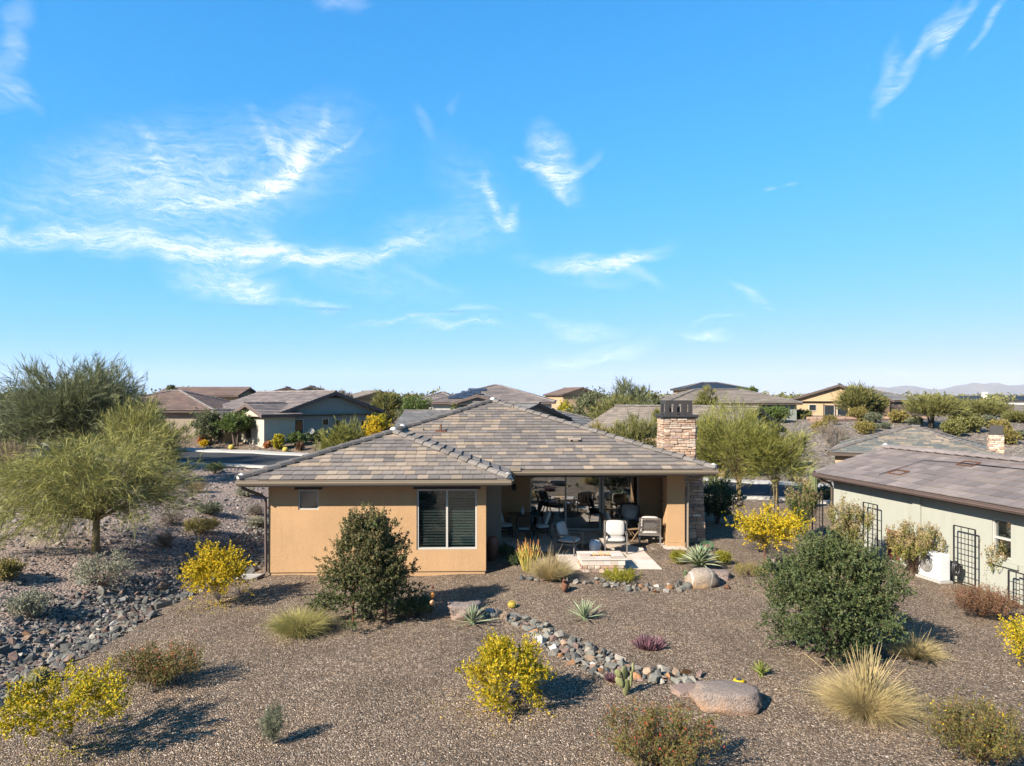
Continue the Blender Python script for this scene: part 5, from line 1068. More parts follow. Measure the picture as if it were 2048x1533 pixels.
    mb = MB(); mb.box(4.3, 5.1, .4, 1.0, 1.2, 4.15); c = mb.build('chimney', M['mortar'], h11); rr = random.Random(77)
    clad(c, (4.3, .4, 2.6), (1, 0, 0), (0, -1, 0), .8, 1.55, rr, rows=(.1, .16)); clad(c, (4.3, 1.0, 2.6), (0, -1, 0), (-1, 0, 0), .6, 1.55, rr, rows=(.1, .16))
    mb = MB(); mb.box(4.25, 5.15, .35, 1.05, 4.151, 4.2); mb.box(4.35, 5.05, .45, .47, 4.2, 4.75); mb.box(4.35, 5.05, .93, .95, 4.2, 4.75); mb.box(4.35, 4.37, .47, .93, 4.2, 4.75); mb.box(5.03, 5.05, .47, .93, 4.2, 4.75); mb.build('chimney_shroud', M['metal_dark'], c)
    mb = MB(); mb.box(-4.0, -1.2, -.06, -.002, 0, 2.2); mb.build('garage_door', M['darkwood'], h11)
    for (x, y) in ((-.6, 2.6), (1.4, 2.2)):
        zz = 2.72 + .297 * (y + .5); mb = MB(); mb.box(x - .3, x + .3, y - .12, y + .12, zz, zz + .1); mb.build('roof_vent', M['tiles_beige'][1], rf)
M['solar_t'] = [M['solar']]
background_houses()

# brown fence and retaining wall of the peach house
def hill_fence():
    a = Vector((37.2, 83.5)); b = Vector((63, 88)); n = 17; r = empty('fence', (a.x, a.y, 0), 0, 'rust brown metal fence along the hilltop below the peach house', 'fence')
    for i in range(n + 1):
        p = a + (b - a) * i / n; z = float(T(p.x, p.y)); q = p - a; m = MB(); m.box(q.x - .06, q.x + .06, q.y - .06, q.y + .06, z - .3, z + 1.6); m.build('post', M['fascia_rose'], r)
        if i < n:
            e = a + (b - a) * (i + 1) / n - a; z2 = float(T(e.x + a.x, e.y + a.y)); m = MB()
            if i > 2:
                for k in range(12):
                    f = q + (e - q) * ((k + .5) / 12); zz = z + (z2 - z) * (k + .5) / 12; m.box(f.x - .035, f.x + .035, f.y - .01, f.y + .01, zz, zz + 1.45)
            m.bar((q.x, q.y, z + 1.45), (e.x, e.y, z2 + 1.45), .06); m.bar((q.x, q.y, z + .2), (e.x, e.y, z2 + .2), .06); m.build('fence_panel', M['fascia_rose'], r)
    w = empty('retaining_wall', (33, 78, 0), 0, 'low brown block retaining wall under the hilltop fence', 'wall'); rr = random.Random(4)
    for k in range(5):
        x = 0.0 + (k % 2) * .3
        while x < 14:
            l = rr.uniform(.9, 1.5); z = float(T(40, 81)) - 1.0 + k * .28; m = MB(); m.box(x, x + l - .03, .0 + k * .05 + x * .17, .3 + k * .05 + x * .17, z, z + .26); m.build('block', M['stones'][2] if rr.random() < .5 else M['fascia_rose'], w); x += l
hill_fence()
# ------------------------------------------------------------------ rocks
ROCKS = []
def rock_shapes():
    rr = np.random.default_rng(3)
    for k in range(10):
        bm = bmesh.new(); n = 8 + k % 5; P = rr.normal(size=(n, 3)); P /= np.linalg.norm(P, axis=1)[:, None]; P *= np.array([.5, .40, .32]) * rr.uniform(.75, 1.15, (n, 1))
        for p in P: bm.verts.new(p)
        bmesh.ops.convex_hull(bm, input=bm.verts[:]); loose = [v for v in bm.verts if not v.link_faces]; bmesh.ops.delete(bm, geom=loose, context='VERTS')
        bmesh.ops.triangulate(bm, faces=bm.faces[:]); bm.verts.index_update()
        ROCKS.append((np.array([v.co[:] for v in bm.verts]), np.array([[v.index for v in f.verts] for f in bm.faces]))); bm.free()
rock_shapes()
ROCK_ME = {}
def rock_mesh(k, mat):
    key = (k, mat.name)
    if key not in ROCK_ME:
        me = idx_mesh('stone', ROCKS[k][0], ROCKS[k][1], mat); ROCK_ME[key] = me
    return ROCK_ME[key]
def rot_mats(n, rng):
    q = rng.normal(size=(n, 4)); q /= np.linalg.norm(q, axis=1)[:, None]; w, x, y, z = q.T
    return np.stack([1 - 2 * (y * y + z * z), 2 * (x * y - z * w), 2 * (x * z + y * w), 2 * (x * y + z * w), 1 - 2 * (x * x + z * z), 2 * (y * z - x * w), 2 * (x * z - y * w), 2 * (y * z + x * w), 1 - 2 * (x * x + y * y)], 1).reshape(n, 3, 3)
def rock_field(parent, pts, sizes, mats, weights, rng, nobj, name='stone', flat=.75, sink=.25, joined='small_stones'):
    """pts (n,3) ground points; the largest nobj become objects, the rest one mesh"""
    n = len(pts); order = np.argsort(-sizes); Rm = rot_mats(n, rng); ks = rng.integers(0, len(ROCKS), n); mi = rng.choice(len(mats), n, p=np.array(weights) / sum(weights)); F = np.diag([1, 1, flat])
    loc = np.array(parent.location) if parent is not None else np.zeros(3)
    for i in order[:nobj]:
        m3 = F @ Rm[i] * sizes[i]; p = pts[i] - loc + np.array([0, 0, sizes[i] * (.32 - sink * .5) * flat])
        m = Matrix(np.block([[m3, p[:, None]], [np.zeros((1, 3)), np.ones((1, 1))]]).tolist()); o = link(name, rock_mesh(int(ks[i]), mats[int(mi[i])]), parent); o.matrix_local = m
        o.matrix_basis = m
    VV, FF, MI = [], [], []; off = 0
    for i in order[nobj:]:
        v, f = ROCKS[ks[i]]; w = (v @ (F @ Rm[i] * sizes[i]).T) + pts[i] - loc + np.array([0, 0, sizes[i] * (.32 - sink * .5) * flat]); VV.append(w); FF.append(f + off); off += len(v); MI.append(np.full(len(f), mi[i]))
    if VV:
        o = link(joined, idx_mesh(joined, np.concatenate(VV), np.concatenate(FF), list(mats), np.concatenate(MI)), parent); o['kind'] = 'stuff'
def along(pxs, n, rng, hw):
    """points scattered along a polyline given in photo pixels; hw half widths (m)"""
    P = np.array([G(x, y)[:2] for x, y in pxs]); seg = np.linalg.norm(np.diff(P, axis=0), axis=1); cum = np.concatenate([[0], np.cumsum(seg)]); t = rng.uniform(0, cum[-1], n)
    x = np.interp(t, cum, P[:, 0]); y = np.interp(t, cum, P[:, 1]); h = np.interp(t, cum, hw); i = np.clip(np.searchsorted(cum, t) - 1, 0, len(seg) - 1); d = (P[i + 1] - P[i]) / seg[i][:, None]
    s = rng.uniform(-1, 1, n) * h; x = x - d[:, 1] * s; y = y + d[:, 0] * s; return np.stack([x, y, T(x, y)], 1)
def relax(pts, sizes, k=.62):
    keep = []; grid = {}; c = max(sizes)
    for i in np.argsort(-sizes):
        p = pts[i]; g = (int(p[0] // c), int(p[1] // c)); ok = True
        for a in (-1, 0, 1):
            for b in (-1, 0, 1):
                for q, s in grid.get((g[0] + a, g[1] + b), ()):
                    if (p[0] - q[0]) ** 2 + (p[1] - q[1]) ** 2 < (k * (sizes[i] + s) / 2) ** 2: ok = False; break
                if not ok: break
            if not ok: break
        if ok: grid.setdefault(g, []).append((p, sizes[i])); keep.append(i)
    return np.array(keep)
def creeks():
    rng = np.random.default_rng(21); W = [3, 3, 3, 1, 2.2, 1.4, 1.0, .7, 1.4]
    r = empty('dry_creek', G(1180, 1315), 0, 'dry creek of mixed grey and rust river rocks curving through the gravel yard', 'dry creek')
    p = along([(975, 1224), (1035, 1240), (1085, 1268), (1125, 1290), (1180, 1318), (1235, 1345), (1290, 1352), (1345, 1355), (1400, 1362)], 4200, rng, [.14, .25, .30, .45, .55, .38, .34, .30, .2])
    s = np.clip(rng.lognormal(math.log(.125), .48, len(p)), .045, .36); k = relax(p, s, .6); p, s = p[k], s[k]; rock_field(r, p, s, M['rocks'], W, rng, 290, sink=.45)
    r = empty('dry_creek', G(1290, 1180), 0, 'short arc of blue grey river rocks in front of the fire pit', 'dry creek')
    p = along([(1190, 1160), (1225, 1172), (1290, 1180), (1340, 1180), (1390, 1168)], 420, rng, [.16, .28, .34, .28, .14]); s = np.clip(rng.lognormal(math.log(.17), .32, len(p)), .08, .32); k = relax(p, s, .72); rock_field(r, p[k], s[k], M['rocks'], W, rng, 130, sink=.4)
    r = empty('rock_cluster', G(1060, 1160), 0, 'small cluster of blue grey rocks beside the straw grass tussock', 'rocks')
    p = along([(1042, 1160), (1062, 1160), (1085, 1163), (1150, 1168), (1180, 1166)], 80, rng, [.16, .16, .12, .1, .12]); s = np.clip(rng.lognormal(math.log(.2), .25, len(p)), .12, .3); k = relax(p, s, .8); rock_field(r, p[k], s[k], M['rocks'], W, rng, 40, sink=.2)
creeks()
def swale():
    rng = np.random.default_rng(33); r = empty('rock_swale', (-10.4, 16.5, float(T(-10.4, 16.5))), 0, 'rock lined drainage swale of dark grey stones along the gravel yard', 'rock swale')
    n = 24000; y = 10.5 + 24 * rng.random(n) ** 1.15; d = np.where(rng.random(n) < .7, rng.uniform(0, 3.0, n), rng.gamma(3.0, 1.0, n)); b = -9.1 + .9 * sst(18.5, 22, y); x = b + .12 - d; keep = (d < 5.5) & (np.abs(x / y) < .78); x, y, d = x[keep], y[keep], d[keep]
    s = np.clip(rng.lognormal(math.log(.105), .5, len(x)), .05, .5) * np.where(d < 2.8, 1.0, .75) * np.where(y > 23, .9, 1.0)
    p = np.stack([x, y, T(x, y)], 1); k = relax(p, s, .56); p, s = p[k], s[k]
    # rank by apparent size so the ones seen largest are single stones
    app = s / p[:, 1]; o = np.argsort(-app); p, s = p[o], s[o]
    inv = (np.abs(p[:, 0] / p[:, 1]) < .735); big = np.nonzero(inv)[0][:300]; rest = np.setdiff1d(np.arange(len(p)), big)
    W = [4, 4, 2.6, 1.3, 1.8, .5, .25, .05, 3.5]
    rock_field(r, p[big], s[big], M['swale_rocks'], W, rng, 300, sink=.4); rock_field(r, p[rest], s[rest], M['swale_rocks'], W, rng, 0, sink=.4, joined='small_stones')
    # loose rubble over the desert slope
    n = 26000; y = 12 + 36 * rng.random(n) ** 1.25; x = -10.6 - 20 * rng.random(n) ** 1.3; x = np.where(y > 24, x + 1.5, x); s = np.clip(rng.lognormal(math.log(.085), .45, n), .03, .30) * (1 + .012 * (y - 12))
    nz = np.array([noise.noise(Vector((a * .35, b_ * .35, 0))) for a, b_ in zip(x, y)]); keep = (nz + rng.normal(0, .25, n) > -.22) & (np.abs(x / y) < .80); x, y, s = x[keep], y[keep], s[keep]
    e = empty('rubble', (0, 0, 0)); rock_field(None, np.stack([x, y, T(x, y)], 1), s, M['desert_rocks'], [3, 3, 2, 2, 2, 1.5], rng, 0, sink=.35, joined='rubble'); bpy.data.objects.remove(e)
    # broken stone on the hill behind the right hand houses
    n = 4500; y = rng.uniform(44, 90, n); x = rng.uniform(14, 66, n); s = np.clip(rng.lognormal(math.log(.16), .4, n), .06, .5); keep = (x / y < .78) & (x / y > .3); x, y, s = x[keep], y[keep], s[keep]
    rock_field(None, np.stack([x, y, T(x, y)], 1), s, M['desert_rocks'], [2, 2, 2, 3, 2, 2], rng, 0, sink=.35, joined='hill_rubble')
    # roadside rocks across the street
    n = 1500; x = rng.uniform(-30, 24, n); y = 52.6 - x * .26 + rng.normal(0, .9, n); s = np.clip(rng.lognormal(math.log(.13), .4, n), .05, .4)
    rock_field(None, np.stack([x, y, T(x, y)], 1), s, M['desert_rocks'], [2, 2, 2, 3, 2, 2], rng, 0, sink=.35, joined='roadside_rubble')
    # stray pebbles over the yard gravel
    n = 3500; y = 9.5 + 13 * rng.random(n); x = rng.uniform(-9, 11.5, n); s = np.clip(rng.lognormal(math.log(.026), .35, n), .015, .07); keep = (np.abs(x / y) < .76) & ~((y > 21) & (x < 0)); x, y, s = x[keep], y[keep], s[keep]
    rock_field(None, np.stack([x, y, T(x, y)], 1), s, M['desert_rocks'] + [M['rocks'][6]], [2, 2, 2, 3, 2, 2, .8], rng, 0, sink=.1, joined='loose_gravel')
swale()
def boulder(label, px, py, w, d, h, mat, seed, rz=0, flat=.0, sub=4, amp=.16, box=.55, top=.62):
    x, y, z = G(px, py); bm = bmesh.new(); bmesh.ops.create_icosphere(bm, subdivisions=sub, radius=1)
    for v in bm.verts:
        c = v.co.copy(); m = max(abs(c.x), abs(c.y), abs(c.z)); c = c * (1 - box) + c / m * box * .82
        n = noise.fractal(c * 1.3 + Vector((seed * 3.7, seed, 0)), .8, 2.0, 4) * amp + noise.noise(c * 5 + Vector((seed, 0, 0))) * .022; c = c * (1 + n)
        if c.z > top: c.z = top + (c.z - top) * .45
        v.co = Vector((c.x * w / 2, c.y * d / 2, (c.z + .55) * h / 1.35))
    me = bpy.data.meshes.new('boulder'); bm.to_mesh(me); bm.free(); me.polygons.foreach_set('use_smooth', [True] * len(me.polygons)); me.materials.append(mat)
    o = link('boulder', me); o.location = (x, y, z - .04); o.rotation_euler = (0, 0, rz); tag(o, label, 'boulder', 'landscape boulders'); return o
boulder('large rounded tan and grey granite boulder at the end of the dry creek', 1452, 1412, 1.28, .80, .40, M['boulder'], 1, R(-8), amp=.16, box=.4)
boulder('low flat tan boulder lying against the largest boulder', 1372, 1385, .62, .5, .14, M['boulder3'], 2, R(12))
boulder('tan boulder with a white vein below the big agave', 1404, 1172, .95, .7, .48, M['boulder2'], 3, R(10), amp=.10, box=.0, top=2.0)
boulder('flat mauve boulder tucked behind the veined boulder', 1437, 1157, .72, .6, .28, M['boulder3'], 4, R(-14), box=.3)
boulder('rough brown boulder behind the pale agave near the shrub tree', 930, 1236, .95, .65, .42, M['boulder3'], 5, R(5), amp=.3)
boulder('dark grey rock wedged beside the veined boulder', 1376, 1176, .3, .26, .2, M['rocks'][0], 6, R(30), sub=2, amp=.3)
# ------------------------------------------------------------------ plants
def unit(a): return a / np.maximum(np.linalg.norm(a, axis=-1, keepdims=True), 1e-9)
def rdir(n, rng): return unit(rng.normal(size=(n, 3)))
def leaf_quads(P, D, L, W, rng, fold=.0):
    s = unit(np.cross(D, rdir(len(P), rng))); L = np.asarray(L)[:, None]; W = np.asarray(W)[:, None]; m = P + D * L * .45
    return np.stack([P, m + s * W * .5, P + D * L, m - s * W * .5], 1)
def ribbons(P, D, L, W, segs, droop, rng, curl=.15):
    """tapering strips; returns verts, quads"""
    n = len(P); s = unit(np.cross(D, rdir(n, rng))); b = rdir(n, rng) * curl; L = np.asarray(L)[:, None]; W = np.broadcast_to(np.asarray(W, float).reshape(-1, 1), (n, 1)); rows = []
    for k in range(segs + 1):
        t = k / segs; c = P + D * L * t + b * L * t * t; c = c + np.array([0, 0, -1.0]) * droop * L * t * t; w = W * (1 - .82 * t); rows += [c - s * w * .5, c + s * w * .5]
    V = np.stack(rows, 1).reshape(-1, 3); base = (np.arange(n) * 2 * (segs + 1))[:, None]; Q = np.concatenate([base + np.array([2 * k, 2 * k + 1, 2 * k + 3, 2 * k + 2]) for k in range(segs)], 0); return V, Q
def bezier(a, b, c, n=7): return [a * (1 - t) ** 2 + b * 2 * t * (1 - t) + c * t * t for t in [i / (n - 1) for i in range(n)]]

def plant(name, label, cat, x, y, H, Rr, lm, sm, seed=1, z=None, shape='dome', base=.1, ncl=40, clr=.22, nsp=8, spl=.25, nlf=14, L=.05, W=.025, stems=4, sr=.02, up=.35, mode='leaf', droop=.0,
          group=None, flower=None, fl=.0, tip=None, tipz=.6, trunk_h=None, lean=(0, 0), squash=1.0, lump=.35, limbs=40, tree=False, taper=2.6, segs=2, rnd=.5, inner=.3, limb_r=.35):
    rng = np.random.default_rng(seed); pr = random.Random(seed)
    if z is None: z = float(T(x, y))
    root = empty(name, (x, y, z), 0, label, cat, group)
    th = trunk_h if trunk_h is not None else base
    # cluster centres
    u = rdir(ncl, rng); r = (inner + (1 - inner) * rng.random(ncl) ** .55)
    nz = np.array([noise.noise(Vector(a * 1.7) + Vector((seed * 1.3, 0, 0))) for a in u]); r = np.clip(r * (1 + lump * nz * .9), .05, 1.12)
    if shape == 'dome':
        C = np.stack([u[:, 0] * r * (Rr - clr), u[:, 1] * r * (Rr - clr) * squash, base + clr + (H - base - 2 * clr) * (.5 + .5 * u[:, 2] * r)], 1)
    elif shape == 'umbrella':
        uz = np.where(u[:, 2] < -.25, -u[:, 2], u[:, 2]); C = np.stack([u[:, 0] * r * (Rr - clr), u[:, 1] * r * (Rr - clr) * squash, base + clr + (H - base - 2 * clr) * np.clip(.25 + .75 * uz * r, 0, 1)], 1)
    elif shape == 'mound':
        a = rng.uniform(0, 2 * math.pi, ncl); t = rng.random(ncl) ** .85; rr_ = np.clip((inner + (1 - inner) * rng.random(ncl) ** .5) * (1 + lump * nz * .9), .05, 1.1); w_ = np.sqrt(np.clip(1 - t ** taper, .02, 1)) * (.82 + .18 * np.minimum(1, t * 4))
        C = np.stack([np.cos(a) * (Rr - clr) * rr_ * w_, np.sin(a) * (Rr - clr) * squash * rr_ * w_, base + clr * .7 + (H - base - 1.7 * clr) * t * (1 + .12 * lump * nz)], 1)
    elif shape == 'vase':
        a = rng.uniform(0, 2 * math.pi, ncl); t = .35 + .65 * rng.random(ncl) ** .7; k = rng.uniform(.05, 1, ncl) ** .6
        C = np.stack([np.cos(a) * Rr * t * k, np.sin(a) * Rr * t * k * squash, base + (H - base) * t * (1.05 - .35 * k * k)], 1)
    C = C + np.array([lean[0], lean[1], 0]) * (C[:, 2:3] / H)
    # sprays
    n = ncl * nsp; O = np.repeat(C, nsp, 0) + rng.normal(size=(n, 3)) * clr * .5; ctr = np.array([lean[0] * .5, lean[1] * .5, base + (H - base) * .35]) if shape != 'vase' else np.zeros(3)
    rad = unit(O - ctr); D = unit(rad * (1 - up) + np.array([0, 0, up]) + rdir(n, rng) * rnd); Ls = spl * rng.uniform(.55, 1.3, n) * np.where(rng.random(n) < .07, 1.9, 1.0); O = O - D * (Ls * .5)[:, None]
    O[:, 2] = np.maximum(O[:, 2], .02)
    # leaves
    m = n * nlf; t = rng.random(m) ** .8; P = np.repeat(O, nlf, 0) + np.repeat(D, nlf, 0) * (np.repeat(Ls, nlf) * t)[:, None]; ld = unit(np.repeat(D, nlf, 0) * .7 + rdir(m, rng) * .9)
    cn = 'crown' if tree else 'foliage'
    if mode == 'leaf':
        q = leaf_quads(P, ld, L * rng.uniform(.6, 1.3, m), W * rng.uniform(.7, 1.3, m), rng); zz = P[:, 2]
        q[:, :, 2] = np.maximum(q[:, :, 2], .004)
        sel = np.zeros(m, bool)
        if flower is not None and fl > 0:
            if fl < .2:   # flowers sit at spray tips
                sel = (t > .8) & (rng.random(m) < fl * 5)
            else: sel = rng.random(m) < fl
        tsel = np.zeros(m, bool)
        if tip is not None: tsel = (~sel) & (t > .55) & (rng.random(m) < np.clip((zz / H - tipz) * 2.2 + .15, 0, .9))
        o = link(cn, quad_mesh(cn, q[~sel & ~tsel], 4, lm), root)
        if sel.any(): link('flowers', quad_mesh('flowers', q[sel], 4, flower), root)
        if tsel.any(): link('new_growth', quad_mesh('new_growth', q[tsel], 4, tip), root)
    else:
        V, Q = ribbons(P, ld if mode == 'twig' else unit(np.repeat(D, nlf, 0) + rdir(m, rng) * .45), L * rng.uniform(.5, 1.4, m), W, segs, droop, rng); V[:, 2] = np.maximum(V[:, 2], .004); link(cn, idx_mesh(cn, V, Q, lm), root)
    # stems
    mb = MB(); idx = rng.permutation(ncl)[:limbs]; starts = []
    for s in range(stems):
        a = 2 * math.pi * s / stems + pr.uniform(-.3, .3); off = Vector((math.cos(a), math.sin(a), 0)) * (sr * 1.3 if stems > 1 else 0); top = Vector((off.x * (2.5 if stems > 1 else 1) + lean[0] * th / H + pr.uniform(-.3, .3) * th * .25, off.y * 2.5 + lean[1] * th / H + pr.uniform(-.3, .3) * th * .25, th))
        mid = (off + top) / 2 + Vector((pr.uniform(-.1, .1), pr.uniform(-.1, .1), 0)) * th * .5; pts = bezier(off + Vector((0, 0, -.08)), mid, top, 6); mb.tube(pts, [sr * (1.25 - .35 * i / 5) for i in range(6)], 7 if tree else 5); starts.append((top, pts[3]))
    for j, i in enumerate(idx):
        c = Vector(C[i]); k = j % max(1, stems); st = starts[k][0] if stems else Vector((0, 0, 0)); d = c - st; md = st + d * .45 + Vector((0, 0, abs(d.length) * (.12 if shape != 'vase' else 0))) + Vector((pr.uniform(-1, 1), pr.uniform(-1, 1), pr.uniform(-.5, .5))) * d.length * .12
        if d.length < .03: continue
        r0 = sr * (limb_r * pr.uniform(.7, 1.2)); mb.tube(bezier(st, md, c, 6), [r0 * (1 - .78 * q / 5) for q in range(6)], 5 if tree else 4, False)
    mb.build('trunk' if tree else 'stems', sm, root, smooth=True)
    return root

def grass(label, px, py, H, Rr, n, lm, seed, spikes=0, spread=.9, W=.006, name='grass_tussock', cat='grass', group='ornamental grass tussocks', droop=.55, spk_mat=None, spk_h=1.6):
    x, y, z = G(px, py); rng = np.random.default_rng(seed); r = empty(name, (x, y, z), 0, label, cat, group)
    a = rng.uniform(0, 2 * math.pi, n); k = rng.random(n) ** .6; P = np.stack([np.cos(a) * Rr * .36 * k, np.sin(a) * Rr * .36 * k, np.zeros(n)], 1); th = (.15 + spread * k) * rng.uniform(.7, 1.2, n); D = np.stack([np.cos(a) * np.sin(th), np.sin(a) * np.sin(th), np.cos(th)], 1)
    V, Q = ribbons(P, D, H * rng.uniform(.65, 1.25, n), W, 5, droop, rng, .18); V[:, 2] = np.maximum(V[:, 2], .005); link('blades', idx_mesh('blades', V, Q, lm), r)
    if spikes:
        a = rng.uniform(0, 2 * math.pi, spikes); th = np.abs(rng.normal(.0, .38, spikes)) + .05; D = np.stack([np.cos(a) * np.sin(th), np.sin(a) * np.sin(th), np.cos(th)], 1); P = np.zeros((spikes, 3)) + rng.normal(size=(spikes, 3)) * np.array([.06, .06, 0])
        mb = MB()
        for i in range(spikes):
            l = H * spk_h * rng.uniform(.6, 1.1); q = [Vector(P[i] + D[i] * l * t - np.array([0, 0, .22 * l * t * t])) for t in np.linspace(0, 1, 6)]; mb.tube(q, [.0032, .0032, .0034, .0045, .0055, .002], 4)
        mb.build('seed_stalks', spk_mat or lm, r)
    return r
def blade_mesh(L, W, curve, chan, mat, edge=None, tipw=.08):
    mb = MB(); n = 8; vs = []
    for i in range(n + 1):
        t = i / n; w = W * (.75 + .5 * math.sin(min(1, t * 1.6) * math.pi / 2) - .25) * (1 - t ** 3 * (1 - tipw)); yy = L * t; zz = curve * L * t * t
        for xx, dz in ((-1, chan), (-.72, chan * .5), (0, 0), (.72, chan * .5), (1, chan)): vs.append((xx * w / 2, yy, zz + dz * w))
    mb.add(vs, [])
    for i in range(n):
        for j in range(4):
            b = i * 5 + j; mb.mat(1 if edge and j in (0, 3) else 0); mb.f.append((b, b + 1, b + 6, b + 5)); mb.m.append(mb.cur)
    return mb.mesh('leaf', [mat, edge] if edge else mat, smooth=True)
def agave(label, px, py, L, W, n, mat, seed, edge=None, el=(8, 82), curve=-.12, name='agave', chan=.25, lift=0.0):
    x, y, z = G(px, py); r = empty(name, (x, y, z + lift), 0, label, 'agave', 'agave rosettes'); rr = random.Random(seed); ms = [blade_mesh(L * s, W, curve * c, chan, mat, edge) for s, c in ((1, 1), (.9, .4), (1.08, 1.5))]
    for i in range(n):
        f = i / (n - 1); e = R(el[0] + (el[1] - el[0]) * f ** 1.1 + rr.uniform(-5, 5)); a = i * 2.39996 + rr.uniform(-.12, .12); s = (1 - .35 * f) * rr.uniform(.9, 1.1)
        m = Matrix.Translation((0, 0, .03 + .06 * f)) @ Matrix.Rotation(a, 4, 'Z') @ Matrix.Rotation(e, 4, 'X') @ Matrix.Scale(s, 4); link('leaf', rr.choice(ms), r, m)
    mb = MB(); mb.lathe([(.04, -.05), (W * .9, 0), (W * .7, .06), (.01, .1)], 10); mb.build('core', mat, r)
    return r

def yard_plants():
    X, Y, Z = G(735, 1240)
    plant('shrub_tree', 'bushy green shrub tree with bronze new growth in front of the peach wall', 'shrub', X, Y, 2.7, 1.42, LM['laurel'], M['trunk'], 5, shape='mound', taper=1.5, base=.12, ncl=220, clr=.20, nsp=13, spl=.26, nlf=22, L=.06, W=.028, stems=3, sr=.03, trunk_h=.4, up=.35, tip=LM['laurel_tip'], tipz=.3, lump=.75, limbs=60)
    for i, (px, py) in enumerate(((706, 1247), (771, 1246))):
        x, y, z = G(px, py); m = MB(); m.tube([(0, 0, -.1), (.01, 0, .9)], .028, 8); o = m.build('plant_stake', M['rust']); o.location = (x, y, z); tag(o, ['rusty stake at the near side of the bushy shrub tree', 'rusty stake at the boulder side of the bushy shrub tree'][i], 'stake', 'rusty plant stakes')
    X, Y, Z = G(1678, 1318)
    plant('large_shrub', 'big rounded dark green shrub standing in the gravel near the sage house', 'shrub', X, Y + .3, 2.55, 1.62, LM['dkgreen'], M['trunk'], 8, shape='mound', base=.0, ncl=300, clr=.22, nsp=13, spl=.26, nlf=20, L=.058, W=.026, stems=4, sr=.03, trunk_h=.2, up=.32, tip=LM['laurel'], tipz=.2, lump=.75, limbs=60)
    X, Y, Z = G(835, 1236)
    plant('low_shrub', 'low dark green mound in the shade beside the glass ball stake', 'shrub', X, Y + .1, .55, .52, LM['dkgreen'], M['stem_brown'], 11, base=0, ncl=60, clr=.1, nsp=10, spl=.12, nlf=14, L=.03, W=.014, stems=3, sr=.012)
    yg = 'yellow flowering bushes'
    X, Y, Z = G(437, 1208)
    plant('yellow_bush', 'bright yellow bush with bare grey legs near the house downspout', 'bush', X, Y, 1.66, .98, LM['yellow'], M['stem_grey'], 21, base=.2, ncl=85, clr=.2, nsp=9, spl=.26, nlf=17, L=.055, W=.03, stems=7, sr=.008, trunk_h=.1, up=.3, flower=LM['yelgreen'], fl=.3, lump=.7, group=yg, limbs=60)
    X, Y, Z = G(1012, 1412)
    plant('yellow_bush', 'full golden yellow bush between the gravel and the dry creek', 'bush', X, Y, 1.2, .86, LM['yellow'], M['stem_grey'], 22, shape='mound', base=.02, ncl=95, clr=.15, nsp=9, spl=.24, nlf=17, L=.055, W=.022, stems=6, sr=.008, trunk_h=.12, up=.4, flower=LM['yelgreen'], fl=.55, lump=.7, group=yg, limbs=60)
    X, Y, Z = G(140, 1502)
    plant('yellow_bush', 'open yellow green bush with pale stems in the near corner', 'bush', X, Y, 1.2, 1.0, LM['yelgreen'], M['stem_grey'], 23, base=.38, ncl=85, clr=.14, nsp=8, spl=.22, nlf=15, L=.045, W=.024, stems=9, sr=.008, trunk_h=.08, up=.4, flower=LM['yellow'], fl=.3, lump=.9, group=yg, limbs=70, lean=(-.12, 0))
    X, Y, Z = G(1545, 1145)
    plant('yellow_bush', 'leggy yellow bush with tangled grey twigs behind the big dark shrub', 'bush', X, Y, 2.05, 1.3, LM['yellow'], M['stem_grey'], 24, base=.75, ncl=80, clr=.24, nsp=8, spl=.3, nlf=14, L=.07, W=.035, stems=8, sr=.011, trunk_h=.4, up=.3, flower=LM['yelgreen'], fl=.35, lump=.6, group=yg, limbs=80)
    X, Y, Z = G(2062, 1335)
    plant('yellow_bush', 'yellow flowering bush cut off by the frame edge', 'bush', X, Y, 1.1, .62, LM['yelgreen'], M['stem_grey'], 25, base=.05, ncl=45, clr=.15, nsp=8, spl=.22, nlf=14, L=.05, W=.025, stems=6, sr=.008, flower=LM['yellow'], fl=.4, group=yg)
    rg = 'straggly red tinged bushes'
    for i, (px, py, H, r_, lab, sd) in enumerate(((318, 1372, .62, .92, 'wide low bush with red flower tips near the swale', 31), (1318, 1540, .72, .95, 'wide red flowered bush cut off at the bottom of the frame', 32), (1958, 1530, .74, .85, 'straggly bush with a few yellow blooms in the near corner', 33))):
        X, Y, Z = G(px, py); plant('red_bush', lab, 'bush', X, Y, H, r_, LM['redbush'], M['stem_brown'], sd, shape='vase', base=.02, ncl=160, clr=.09, nsp=7, spl=.28, nlf=11, L=.042, W=.016, stems=8, sr=.006, trunk_h=.05, up=.45, flower=LM['redflower'] if i < 2 else LM['yellow'], fl=.03 if i < 2 else .012, group=rg, limbs=110, limb_r=.8)
    X, Y, Z = G(1965, 1238)
    plant('red_bush', 'rust brown twiggy bush below the wire trellis', 'bush', X, Y, .72, .92, LM['rustbush'], M['stem_brown'], 34, shape='vase', base=.02, ncl=170, clr=.09, nsp=6, spl=.26, nlf=12, L=.044, W=.014, stems=8, sr=.006, trunk_h=.05, up=.45, group=rg, limbs=120, limb_r=.8)
    X, Y, Z = G(1497, 1150)
    plant('low_shrub', 'thin brownish low bush past the flat mauve boulder', 'bush', X, Y, .34, .62, LM['ochre'], M['stem_brown'], 35, base=0, ncl=55, clr=.1, nsp=6, spl=.16, nlf=9, L=.035, W=.014, stems=5, sr=.008, limbs=40)
    lg = 'lime green mounds by the patio'
